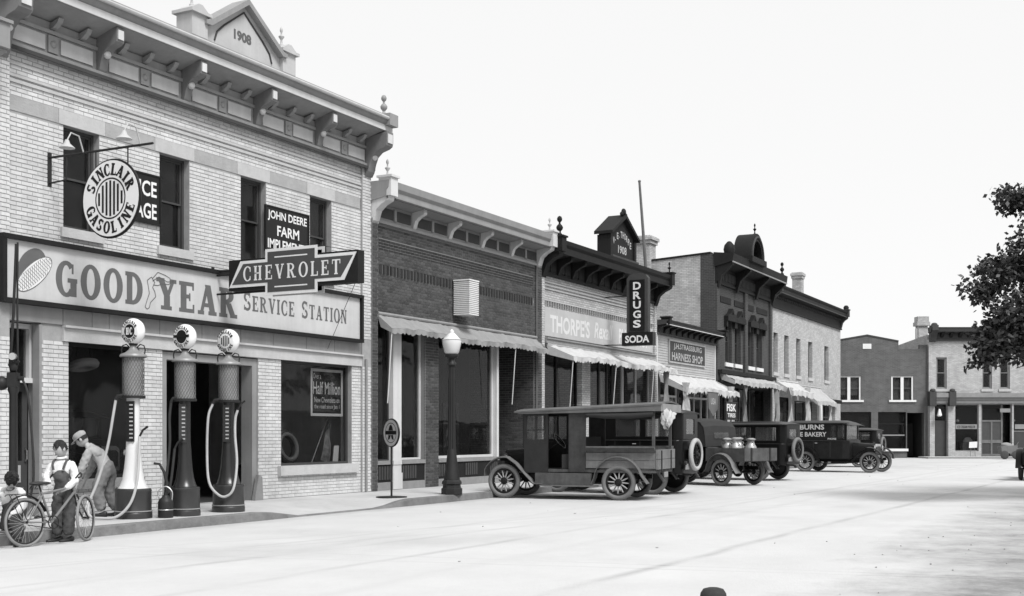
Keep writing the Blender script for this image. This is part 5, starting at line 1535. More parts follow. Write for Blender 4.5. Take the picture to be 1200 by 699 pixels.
# ------------------------------------------------------------------ petrol pumps
def pump(label, x, y, Rb, H, body, hose_mat, hose, globe_kind, base_mat, panel):
    """A visible-glass petrol pump; local +X is the right of the view, +Y away from it."""
    p = thing('petrol_pump', label, 'petrol pump', (x, y, .148), ROT, group='petrol pumps by the kerb')
    k = H / 3.12
    O('plinth', MB().lathe([(0, 0), (Rb, 0), (Rb, .07), (Rb * .98, .09), (Rb * .96, .10), (Rb * .95, .42), (Rb * .97, .44), (Rb * .93, .47), (0, .475)], 28), base_mat, p)
    O('plinth_band', MB().torus(Rb * .975, .012, 28, 6, M=Matrix.Translation((0, 0, .115))), K['grey_stone'], p)
    sk = [(Rb * .80, .476), (Rb * .70, .52), (Rb * .58, .62), (Rb * .48, .80), (Rb * .41, 1.02), (Rb * .37, 1.22), (Rb * .35, 1.35)]
    O('skirt', MB().lathe([(r, z * k if z > .48 else z) for r, z in sk], 28), body, p)
    cr = Rb * .35
    col = O('column', MB().lathe([(cr, 1.35 * k), (cr, 1.92 * k), (0, 1.92 * k)], 24), body, p)
    O('gauge_panel', MB().box(-.07, .05, -cr - .03, -cr * .6, 1.22 * k, 1.86 * k), panel, col)
    for i in range(9):
        z = (1.27 + i * .065) * k
        O('gauge_mark', MB().box(-.02, .035, -cr - .036, -cr - .031, z, z + .022), K['canvas'], col)
    tr = .168
    z0, z1 = 1.93 * k, 2.56 * k
    O('tank_base', MB().lathe([(0, z0 - .02), (tr + .02, z0 - .02), (tr + .02, z0 + .02), (0, z0 + .021)], 24), K['iron'], p)
    O('glass_cylinder', MB().lathe([(tr - .02, z0 + .022), (tr - .02, z1 - .002)], 28), K['tank_glass'], p)
    cg = MB(); n = 22
    for i in range(n):
        for s_ in (-1, 1):
            pts = [((tr) * cos(2 * pi * i / n + s_ * t * 1.9), tr * sin(2 * pi * i / n + s_ * t * 1.9), z0 + .02 + (z1 - z0 - .03) * t) for t in [j / 12 for j in range(13)]]
            cg.tube(pts, .0042, 3, cap=False)
    O('wire_cage', cg, K['cage'], p)
    O('tank_cap', MB().lathe([(tr + .035, z1), (tr + .045, z1 + .02), (tr + .03, z1 + .05), (.13, z1 + .075), (.075, z1 + .12), (.05, z1 + .17), (.045, z1 + .22), (0, z1 + .22)], 24), K['cap_paint'], p)
    for s_ in (-1, 1):
        O('cap_loop', MB().tube([(s_ * .06, 0, z1 + .16), (s_ * .11, 0, z1 + .21), (s_ * .17, 0, z1 + .19), (s_ * .19, 0, z1 + .12), (s_ * .18, 0, z1 + .05)], .011, 6), K['iron'], p)
    gz = z1 + .22 + .195
    A = Matrix.Translation((0, 0, gz)) @ Matrix.Rotation(atan2(-.883, -.469), 4, 'Z') @ Matrix.Rotation(radians(90), 4, 'Y')
    gl = O('globe', MB().lathe([(0, -.085), (.165, -.083), (.19, -.07), (.207, -.03), (.21, 0), (.207, .03), (.19, .07), (.165, .083), (0, .085)], 32, M=A), K['enamel_white'], p)
    O('globe_collar', MB().lathe([(.06, 0), (.075, .03), (.06, .05)], 16, (0, 0, z1 + .19)), K['iron'], p)
    pr = MB()
    B = A
    fn = lambda X_, Y_, l: tuple(B @ Vector((-Y_, X_, .085 + l)))
    if globe_kind == 'HC':
        lay(pr, arc_text('SINCLAIR', .125, .055, 90, 120, True, .3, .14), fn); lay(pr, arc_text('GASOLINE', .125, .055, 270, 120, False, .3, .14), fn)
        lay(pr, [disc2d(.112, 28)], fn)
        O('globe_print', pr, K['enamel_dark'], gl)
        lt = lay(MB(), [[[(a[0] - .07, a[1] - .055) for a in q] for q in qs] for qs in serif_line('HC', .14, .11, .3, .1)], lambda a, b, l: fn(a, b, l + .006))
        O('globe_letters', lt, K['enamel_white'], gl)
    elif globe_kind == 'aircraft':
        lay(pr, arc_text('SINCLAIR', .125, .055, 90, 120, True, .3, .14), fn); lay(pr, arc_text('GASOLINE', .125, .055, 270, 120, False, .3, .14), fn)
        lay(pr, [disc2d(.11, 28)], fn)
        lay(pr, [[[(-.17, -.015), (.17, -.015), (.17, .03), (-.17, .03)]]], lambda a, b, l: fn(a, b, l + .006))
        O('globe_print', pr, K['enamel_dark'], gl)
    else:
        lay(pr, arc_text('SINCLAIR', .13, .06, 90, 124, True, .32, .15), fn); lay(pr, arc_text('GASOLINE', .13, .06, 270, 124, False, .32, .15), fn)
        for j in range(-2, 3):
            h = sqrt(.105 ** 2 - (j * .04) ** 2) - .01
            lay(pr, [[[(j * .04 - .012, -h), (j * .04 + .012, -h), (j * .04 + .012, h), (j * .04 - .012, h)]]], fn)
        O('globe_print', pr, K['enamel_dark'], gl)
    ho = O('hose', MB().tube(smooth(hose), .022, 8), hose_mat, p)
    O('nozzle', MB().tube([hose[-1], (hose[-1][0] + .05, hose[-1][1], hose[-1][2] + .1), (hose[-1][0] + .13, hose[-1][1], hose[-1][2] + .16)], .018, 8), K['iron'], ho)
    O('hose_coupling', MB().tube([hose[0], (hose[0][0] + .03, hose[0][1], hose[0][2] + .06), (hose[0][0] + .12, hose[0][1] + .02, hose[0][2] + .07)], .028, 8), K['iron'], ho)
    return p


def smooth(pts, n=6):
    """Catmull-Rom through the points."""
    P = [Vector(q) for q in pts]
    P = [P[0] * 2 - P[1]] + P + [P[-1] * 2 - P[-2]]
    out = []
    for i in range(1, len(P) - 2):
        a, b, c, d = P[i - 1], P[i], P[i + 1], P[i + 2]
        for j in range(n):
            t = j / n
            out.append(tuple(.5 * ((2 * b) + (c - a) * t + (2 * a - 5 * b + 4 * c - d) * t * t + (3 * b - a - 3 * c + d) * t ** 3)))
    out.append(tuple(P[-2]))
    return out


K['tank_glass'] = mat('tank_glass', .30, .2, .1, 3, spec=.5)
K['cage'] = mat('cage', .10, .6, .2, 5)
K['cap_paint'] = mat('cap_paint', .22, .4, .1, 5, spec=.5)
K['pump_white'] = mat('pump_white', .68, .3, .06, 3, spec=.5, streak=.15)
K['pump_dark'] = mat('pump_dark', .016, .3, .2, 4, spec=.5)
K['pump_red'] = mat('pump_red', .03, .35, .2, 4, spec=.5, dirt=.1)
pump('petrol pump with white column and HC globe, nearest the boys', 13.98, 14.28, .295, 3.12, K['pump_white'], K['hose'],
     [(-.24, -.12, 1.88), (-.27, -.16, 1.62), (-.34, -.2, 1.15), (-.47, -.26, .62), (-.585, -.36, .24), (-.54, -.42, .06), (-.36, -.46, .03), (-.12, -.44, .05), (.07, -.38, .25), (.15, -.30, .58), (.155, -.2, 1.05), (.15, -.16, 1.3)], 'HC', K['pump_red'], K['enamel_dark'])
pump('dark petrol pump standing between the two others', 14.80, 13.96, .25, 3.07, K['pump_dark'], K['rubber'],
     [(-.2, -.10, 1.86), (-.22, -.12, 1.6), (-.21, -.14, 1.2), (-.24, -.2, .7), (-.26, -.22, .48), (-.21, -.24, .38), (-.17, -.2, .6), (-.13, -.14, 1.1)], 'aircraft', K['pump_red'], K['pump_red'])
pump('dark petrol pump with pale looped hose, nearest the gateway', 15.92, 14.02, .28, 3.08, K['pump_dark'], K['hose'],
     [(-.24, -.12, 1.86), (-.31, -.16, 1.62), (-.32, -.2, 1.0), (-.26, -.30, .52), (-.1, -.33, .31), (.04, -.33, .28), (.16, -.31, .42), (.19, -.2, .85), (.15, -.16, 1.3), (.15, -.14, 1.6), (.19, -.14, 1.75)], 'stripes', K['pump_red'], K['pump_dark'])

# ------------------------------------------------------------------ filling can between the pumps
oc = thing('filling_can', 'dark metal filling can with tall bent spout between two pumps', 'can', (14.28, 13.88, .148), ROT)
O('can_body', MB().lathe([(0, 0), (.115, 0), (.12, .02), (.12, .25), (.10, .30), (.06, .33), (.05, .36), (0, .36)], 20), K['iron'], oc)
O('can_handle', MB().tube(smooth([(-.1, 0, .28), (-.12, 0, .42), (0, 0, .50), (.1, 0, .42), (.1, 0, .28)]), .011, 6), K['tin'], oc)
O('can_spout', MB().tube([(-.02, .06, .32), (-.01, .1, .55), (-.05, .1, .72), (-.13, .1, .86), (-.22, .1, .87)], [.035, .03, .024, .02, .018], 8), K['iron'], oc)
O('can_band', MB().torus(.121, .008, 20, 6, M=Matrix.Translation((0, 0, .13))), K['tin'], oc)

# ------------------------------------------------------------------ air stand at the left edge
a_s = thing('air_stand', 'black iron air stand with valves and tall thin rods at the left edge', 'air stand', (11.47, 14.0, .148), ROT)
O('post', MB().lathe([(0, 0), (.16, 0), (.16, .05), (.08, .09), (.062, .2), (.055, 1.9), (.075, 1.95), (.075, 2.0), (0, 2.0)], 14), K['black_paint'], a_s)
O('valve_body', MB().box(-.07, .07, -.06, .06, 2.0, 2.2).ball((.0, 0, 2.28), .06, .06, .08, 10, 6).tube([(-.12, 0, 2.1), (.14, 0, 2.12)], .03, 8).tube([(-.06, -.02, 2.3), (.09, -.02, 2.36)], .02, 8), K['iron'], a_s)
O('gauge', MB().lathe([(0, -.03), (.05, -.03), (.055, 0), (.05, .03), (0, .03)], 14, M=Matrix.Translation((.03, -.09, 2.42)) @ Matrix.Rotation(radians(90), 4, 'X')), K['nickel'], a_s)
O('float_ball', MB().ball((-.16, -.02, 2.05), .1, .1, .1, 14, 8), K['iron'], a_s)
O('rod', MB().tube([(-.05, 0, 2.3), (.0, 0, 3.0), (.04, 0, 4.0)], .02, 6), K['black_paint'], a_s)
O('rod', MB().tube([(.06, 0, 2.3), (.055, 0, 3.2), (.06, 0, 4.02)], .014, 6), K['black_paint'], a_s)
O('air_hose', MB().tube(smooth([(.13, 0, 2.1), (.22, -.05, 1.9), (.28, -.05, 1.3), (.30, -.05, .7), (.22, -.1, .35), (.1, -.12, .5)]), .016, 8), K['rubber'], a_s)

# ------------------------------------------------------------------ street lamp
lp = thing('street_lamp', 'fluted iron street lamp with pale glass urn before the brown brick shop', 'street lamp', (22.72, 13.6, .148))
O('base', MB().lathe([(0, 0), (.24, 0), (.24, .13), (.21, .15), (.20, .21), (.23, .24), (.22, .29), (.18, .33)], 8, smooth=False), K['iron'], lp)
O('foot', MB().lathe([(.18, .33), (.175, .4), (.14, .58), (.115, .8), (.095, .98), (.09, 1.0)], 16), K['lamp_iron'] if 'lamp_iron' in K else K['iron'], lp)
fl = MB(); n = 24; prof = [(.095, 1.0), (.09, 1.3), (.08, 2.2), (.07, 2.86)]
vs = []; fs = []
for r, z in prof:
    for i in range(n): vs.append((r * (1 if i % 2 else .86) * cos(2 * pi * i / n), r * (1 if i % 2 else .86) * sin(2 * pi * i / n), z))
for j in range(3):
    for i in range(n): fs.append((j * n + i, j * n + (i + 1) % n, (j + 1) * n + (i + 1) % n, (j + 1) * n + i))
fl.add(vs, fs)
O('shaft', fl, K['iron'], lp)
O('collar', MB().lathe([(.07, 2.84), (.10, 2.86), (.10, 2.9), (.075, 2.93), (.07, 3.0), (.13, 3.03), (.15, 3.06), (.15, 3.1), (.0, 3.1)], 16), K['iron'], lp)
ur = O('lamp_urn', MB().lathe([(.12, 3.1), (.16, 3.14), (.20, 3.3), (.215, 3.4), (.205, 3.43), (.19, 3.44), (.13, 3.5), (.08, 3.55), (.05, 3.58), (.055, 3.6), (.03, 3.64), (0, 3.66)], 20), K['urn_glass'] if 'urn_glass' in K else mat('urn_glass', .62, .3, .05, 3, spec=.5), lp)
O('urn_rim', MB().torus(.21, .012, 20, 6, M=Matrix.Translation((0, 0, 3.415))), K['canvas'], ur)

# ------------------------------------------------------------------ oil sign on a foot
os_ = thing('kerb_sign', 'round oil sign with dark emblem on a thin post and flat foot', 'sign', (21.05, 14.08, .148), radians(-23))
O('foot_plate', MB().lathe([(0, 0), (.33, 0), (.33, .018), (.05, .035), (0, .035)], 28), K['iron'], os_)
O('post', MB().tube([(0, 0, .03), (0, 0, 1.06)], .022, 8), K['iron'], os_)
A = Matrix.Translation((0, 0, 1.36)) @ Matrix.Rotation(radians(90), 4, 'Y')
O('disc', MB().lathe([(0, -.02), (.28, -.02), (.28, .02), (0, .02)], 36, M=A), K['canvas'], os_)
O('disc_rim', MB().torus(.285, .022, 36, 8, M=A), K['enamel_dark'], os_)
fn = lambda x, y, l: (-.02 - l, -x, 1.36 + y)
pr = MB()
lay(pr, [disc2d(.215, 32, .20)], fn)
lay(pr, [[[(-.2, -.035), (.2, -.035), (.2, .045), (-.2, .045)]]], fn)
lay(pr, [[[(-.06, .13), (-.09, .05), (.09, .05), (.06, .13), (.02, .17), (-.02, .17)]]], fn)
lay(pr, [[[(-.09, -.04), (-.11, -.15), (-.04, -.13), (0, -.05)]], [[(.09, -.04), (0, -.05), (.04, -.13), (.11, -.15)]]], fn)
O('emblem_print', pr, K['enamel_dark'], os_)

# ------------------------------------------------------------------ dark lump on the road at the lower edge
bl = thing('dark_hat', 'dark rounded felt hat lying on the road at the lower edge', 'hat', (10.28, 3.42, 0), ROT)
O('crown', MB().lathe([(0, .115), (.05, .12), (.09, .108), (.115, .07), (.12, .035), (.12, .018)], 20, (-.01, 0, 0)), K['stone'], bl)
O('brim', MB().lathe([(.118, .018), (.15, .012), (.17, .018), (.172, .014), (.15, .004), (.1, .004)], 24), K['stone'], bl)
# ------------------------------------------------------------------ motor vehicles (local +X forward, +Y left, origin on the ground under the rear axle)
WHEEL_CACHE = {}


def wheel(parent, x, y, R, spoke_mat, tyre_mat, rim_mat, disc=False, steer=0.0, name='wheel', z=None, rot=None):
    """wheel > tyre, rim, twelve spokes (or a disc). Axis along local Y."""
    key = (round(R, 3), spoke_mat.name, tyre_mat.name, rim_mat.name, disc)
    if key not in WHEEL_CACHE:
        Q = Matrix.Rotation(radians(90), 4, 'X')
        tr = R * .145
        hub = MB().lathe([(0, -.09), (.045, -.085), (.06, -.04), (.085, -.03), (.085, .03), (.06, .04), (.045, .085), (0, .09)], 14, M=Q).mesh('wheel'); hub.materials.append(rim_mat)
        ty = MB().torus(R - tr, tr, 36, 10, M=Q).mesh('tyre'); ty.materials.append(tyre_mat)
        rm = MB().lathe([(R - 2 * tr - .035, -.025), (R - 2 * tr + .012, -.03), (R - 2 * tr + .012, .03), (R - 2 * tr - .035, .025), (R - 2 * tr - .035, -.025)], 32, M=Q).mesh('rim'); rm.materials.append(rim_mat)
        if disc:
            sp = MB().lathe([(.05, -.05), (.12, -.055), (R - 2 * tr - .03, -.01), (R - 2 * tr - .03, .01), (.12, .055), (.05, .05)], 28, M=Q).mesh('wheel_disc')
        else:
            sp = MB().tube([(.07, 0, 0), (R - 2 * tr - .03, 0, 0)], [.019, .014], 6, cap=False).mesh('spoke')
        sp.materials.append(spoke_mat)
        WHEEL_CACHE[key] = (hub, ty, rm, sp)
    hub, ty, rm, sp = WHEEL_CACHE[key]
    w_ = O(name, hub, None, parent, loc=(x, y, R if z is None else z), rot=rot or (0, random.uniform(0, 1), steer))
    O('tyre', ty, None, w_); O('rim', rm, None, w_)
    if disc: O('wheel_disc', sp, None, w_)
    else:
        for i in range(12): O('spoke', sp, None, w_, rot=(0, 2 * pi * i / 12, 0))
    return w_


def arc_path(cx, cz, r, a0, a1, n=12):
    return [(cx + r * cos(radians(a0 + (a1 - a0) * i / n)), cz + r * sin(radians(a0 + (a1 - a0) * i / n))) for i in range(n + 1)]


def round_poly(hw, z0, z1, r, n=5, top=True):
    """Cross section (y, z) with rounded upper corners."""
    p = [(-hw, z0), (hw, z0)]
    p += [(hw - r + r * cos(pi / 2 * i / n), z1 - r + r * sin(pi / 2 * i / n)) for i in range(n + 1)]
    p += [(-hw + r - r * sin(pi / 2 * i / n), z1 - r + r * cos(pi / 2 * i / n)) for i in range(n + 1)]
    return p


def running_gear(c, wb, tr, R, wm, body, front_len=.5, run=True, tyre=None, disc=False, rear_f=True, fend=None, rf_r=None):
    """Wheels, axles, frame, mudguards and running boards."""
    tyre = tyre or K['grey_rubber']; fend = fend or body
    for x, steer in ((0, 0), (wb, .0)):
        for s_ in (-1, 1): wheel(c, x, s_ * tr, R, wm, tyre, K['car_dusty'], disc, steer)
    fr = MB().box(-.5, wb + .3, -.36, -.30, .46, .56).box(-.5, wb + .3, .30, .36, .46, .56).tube([(0, -tr, R), (0, tr, R)], .04, 8).tube([(wb, -tr, R * .95), (wb, tr, R * .95)], .028, 8).ball((0, 0, R), .14, .14, .14, 12, 8)
    fr.box(.3, wb - .2, -.1, .1, .38, .46)
    O('chassis', fr, K['car_black'], c)
    for s_ in (-1, 1):
        y0, y1 = s_ * (tr - .11), s_ * (tr + .12)
        if y0 > y1: y0, y1 = y1, y0
        rr = R + .13
        path = [(wb + .46, R + .12)] + arc_path(wb - .02, R + .02, rr, 28, 100, 8) + [(wb - .32, R + .40), (wb - .55, R + .16), (wb - .75, R - .04), (wb - .98, .36)]
        O('front_mudguard', MB().strip([(x, z) for x, z in path[::-1]], y0, y1), fend, c)
        if rear_f:
            rp = rf_r or rr
            path = [(.62, .36)] + arc_path(0, R + .02, rp, 8, 165, 12) + [(-rp - .12, R - .02)]
            O('rear_mudguard', MB().strip(path[::-1][::-1][::-1], y0, y1), fend, c)
        if run: O('running_board', MB().box(.58, wb - .94, min(s_ * (tr - .2), s_ * (tr + .12)), max(s_ * (tr - .2), s_ * (tr + .12)), .33, .36), K['car_dusty'], c)
    sp = MB()
    for i in range(4): sp.tube([(-.05, -.55 + .05 * i, R + .02 + .02 * i), (-.05, 0, R + .12 + .012 * i), (-.05, .55 - .05 * i, R + .02 + .02 * i)], .016, 5)
    O('rear_spring', sp, K['car_black'], c)


def nose(c, x0, x1, hw, z0, z1, body, r=.14, shell_mat=None, lamp_z=None):
    """Bonnet, radiator and headlamps."""
    hd = MB()
    a = round_poly(hw, z0, z1, r); b = round_poly(hw * .86, z0, z1 - .05, r)
    n = len(a)
    hd.add([(x0, p[0], p[1]) for p in a] + [(x1, p[0], p[1]) for p in b], [tuple(range(n))[::-1], tuple(range(n, 2 * n))] + [(i, (i + 1) % n, n + (i + 1) % n, n + i) for i in range(n)], smooth=True)
    h = O('bonnet', hd, body, c)
    lv = MB()
    for s_ in (-1, 1):
        for i in range(7): lv.box(x0 + .15 + i * .07, x0 + .17 + i * .07, min(s_ * hw * .93, s_ * (hw * .95 + .012)), max(s_ * hw * .93, s_ * (hw * .95 + .012)), z0 + .12, z0 + .3)
    O('louvre', lv, body, h, kind='stuff')
    O('radiator', MB().prism([(p[0] * .92, p[1]) for p in b], x1 + .002, x1 + .075, 'x'), shell_mat or K['nickel'], c)
    O('radiator_core', MB().prism(round_poly(hw * .68, z0 + .08, z1 - .14, r * .6), x1 + .076, x1 + .082, 'x'), K['car_black'], c)
    for s_ in (-1, 1):
        A = Matrix.Translation((x1 + .02, s_ * (hw + .13), lamp_z or z1 - .2)) @ Matrix.Rotation(radians(90), 4, 'Y')
        l_ = O('headlamp', MB().lathe([(0, -.12), (.05, -.11), (.09, -.05), (.105, .02), (.108, .05)], 18, M=A), K['car_black'], c)
        O('lens', MB().lathe([(.1, .045), (.07, .06), (0, .066)], 18, M=A), K['nickel'], l_)


def side_sheet(c, name, x0, x1, z0, z1, holes, y, m, th=.04):
    """A body side with window openings, at y (sign gives the side)."""
    s_ = 1 if y > 0 else -1
    mb = MB()
    if s_ < 0: wall_sheet(mb, x0, x1, z0, z1, holes, th, P=lambda x, d, z: (x, y - d * 1.0 if False else y - d, z))
    else:
        wall_sheet(mb, x0, x1, z0, z1, holes, th, P=lambda x, d, z: (x, y + d, z))
    return O(name, mb, m, c)


def closed_car(label, loc, rz, wb=2.6, hw=.68, z_roof=1.85, x_rear=-.72, x_cowl=1.72, belt=1.22, wins=((-.5, .2), (.35, .95), (1.05, 1.5)), body=None, top=None, wm=None, R=.39,
               spare=True, text=None, rear_win=True, group='vehicles parked along the street', name='parked_car', cat='car', disc=False, spare_mat=None, tyre=None, glass=None, visor=True):
    body = body or K['car_black']; top = top or body; wm = wm or K['wood_spoke']; glass = glass or K['clear_glass']
    c = thing(name, label, cat, loc, rz, group=group)
    running_gear(c, wb, .71, R, wm, K['car_black'], disc=disc, tyre=tyre)
    nose(c, x_cowl + .01, wb + .05, .33, .58, 1.14, body)
    # lower body, curving in at the tail
    zb = .5
    n = 6
    plan = [(x_cowl, -hw * .9), (x_cowl - .25, -hw)] + [(x_rear + .22 - .22 * sin(pi / 2 * i / n), -hw + .22 - .22 * cos(pi / 2 * i / n)) for i in range(n + 1)]
    plan = plan + [(p[0], -p[1]) for p in plan[::-1]]
    O('lower_body', MB().prism(plan[::-1], zb, belt, 'z'), body, c, bevel=.025)
    zt = z_roof - .09
    fs0 = x_rear + .2
    holes = [(a, b, belt + .08, zt - .08) for a, b in wins]
    for s_ in (-1, 1):
        sd_ = side_sheet(c, 'upper_side', fs0, x_cowl - .12, belt + .001, zt, holes, s_ * (hw - .03), body)
        for a, b in wins:
            O('side_pane', MB().box(a, b, s_ * (hw - .045) - .003, s_ * (hw - .045) + .003, belt + .08, zt - .08), glass, sd_)
    rh = [(-.28, .28, belt + .14, zt - .14)] if rear_win else []
    mb = MB()
    wall_sheet(mb, -hw + .22, hw - .22, belt + .001, zt, rh, .04, P=lambda x, d, z: (x_rear - d + .0, -x, z))
    rp_ = O('rear_panel', mb, body, c)
    if rear_win: O('rear_pane', MB().box(x_rear + .015, x_rear + .02, -.28, .28, belt + .14, zt - .14), glass, rp_)
    for s_ in (-1, 1):
        cr_ = MB()
        pts = [(x_rear + .22 - .22 * sin(pi / 2 * i / n), s_ * (hw - .03 - .19 + .19 * cos(pi / 2 * i / n))) for i in range(n + 1)]
        for (xa, ya), (xb, yb) in zip(pts, pts[1:]):
            cr_.add([(xa, ya, belt + .001), (xb, yb, belt + .001), (xb, yb, zt), (xa, ya, zt)], [(0, 1, 2, 3)[::s_]], smooth=True)
            cr_.add([(xa + .02, ya * .97, belt + .001), (xb + .02, yb * .97, belt + .001), (xb + .02, yb * .97, zt), (xa + .02, ya * .97, zt)], [(3, 2, 1, 0)[::s_]], smooth=True)
        O('rear_quarter', cr_, body, c)
    # windscreen
    ws = O('windscreen', MB().box(x_cowl - .15, x_cowl - .10, -hw + .03, -hw + .09, belt + .002, zt).box(x_cowl - .15, x_cowl - .10, hw - .09, hw - .03, belt + .002, zt).box(x_cowl - .15, x_cowl - .10, -hw + .09, hw - .09, belt + .002, belt + .05).box(x_cowl - .15, x_cowl - .10, -hw + .09, hw - .09, zt - .05, zt), body, c)
    O('windscreen_pane', MB().box(x_cowl - .13, x_cowl - .125, -hw + .09, hw - .09, belt + .05, zt - .05), glass, ws)
    # crowned roof
    rf = MB(); L = 12; W = 10
    xa, xb = x_rear - .03, x_cowl + (.12 if visor else -.05)
    g_ = []
    for i in range(L + 1):
        u = i / L; x = xa + (xb - xa) * u
        e = 1 - abs(2 * u - 1) ** 6
        row = []
        for j in range(W + 1):
            v = 2 * j / W - 1
            row.append((x, v * (hw + .02) * (1 - .10 * (1 - min(1, u * 8)) ** 2), zt + .004 + .11 * (1 - abs(v) ** 3.2) * (.25 + .75 * e) - (.10 * max(0, u - .86) / .14 if visor else 0)))
        g_.append(row)
    for i in range(L):
        for j in range(W):
            qd = [g_[i][j], g_[i + 1][j], g_[i + 1][j + 1], g_[i][j + 1]]
            rf.add(qd, [(0, 1, 2, 3)], smooth=True)
            rf.add([(p[0], p[1], min(p[2] - .02, zt + .001)) for p in qd], [(3, 2, 1, 0)], smooth=True)
    for row in (g_[0], g_[-1]):
        for j in range(W): rf.add([row[j], row[j + 1], (row[j + 1][0], row[j + 1][1], min(row[j + 1][2] - .02, zt + .001)), (row[j][0], row[j][1], min(row[j][2] - .02, zt + .001))], [(0, 1, 2, 3)])
    ro = O('roof', rf, top, c)
    for y0, y1 in ((hw, hw + .03), (-hw - .03, -hw)):
        O('drip_rail', MB().box(xa + .1, xb - .1, y0, y1, zt - .01, zt + .015), K['car_grey'], ro)
    for y0, y1 in ((hw + .001, hw + .014), (-hw - .014, -hw - .001)):
        O('belt_moulding', MB().box(fs0, x_cowl - .1, y0, y1, belt - .02, belt), K['car_grey'], c)
    for s_ in (-1, 1):
        for q0 in (.33, 1.0):
            O('door_line', MB().box(q0, q0 + .015, min(s_ * hw, s_ * (hw + .004)), max(s_ * hw, s_ * (hw + .004)), .56, belt - .03), K['car_grey'], c)
        O('door_handle', MB().tube([(.42, s_ * (hw + .005), belt - .1), (.42, s_ * (hw + .05), belt - .1), (.52, s_ * (hw + .05), belt - .1)], .01, 6), K['nickel'], c)
    O('seat', MB().box(-.4, .3, -hw + .1, hw - .1, .8, 1.0).box(-.5, -.35, -hw + .1, hw - .1, 1.0, belt + .1), K['canvas_dark'], c)
    O('steering_wheel', MB().torus(.2, .014, 20, 6, M=Matrix.Translation((1.15, .3, belt - .02)) @ Matrix.Rotation(radians(-60), 4, 'Y')), K['car_black'], c)
    if spare:
        wheel(c, x_rear - .16, 0.05, R * .99, K['car_dusty'], spare_mat or K['canvas'], K['car_dusty'], disc=False, name='spare_wheel', z=.98, rot=(0, 0, radians(90)))
        O('spare_bracket', MB().box(x_rear - .1, x_rear + .02, -.1, .2, .86, 1.1), K['car_black'], c)
    O('tail_lamp', MB().lathe([(0, 0), (.045, 0), (.05, .04), (0, .06)], 12, M=Matrix.Translation((x_rear - .08, hw - .1, .78)) @ Matrix.Rotation(radians(-90), 4, 'Y')), K['car_grey'], c)
    O('licence_plate', MB().box(x_rear - .09, x_rear - .08, hw - .42, hw - .12, .62, .76), K['grey_stone'], c)
    O('bumper_iron', MB().tube([(x_rear + .1, hw - .25, .5), (x_rear - .22, hw - .2, .5), (x_rear - .28, hw - .05, .5)], .03, 6), K['car_dusty'], c)
    if text:
        for t, x0, z0, ww, hh, bo in text:
            O('lettering', lay_font(MB(), bfont(t, ww, hh, bo), lambda x, y, l: (x0 + x, -hw - .016 - l, z0 + y)), K['canvas_white'], c)
    return c


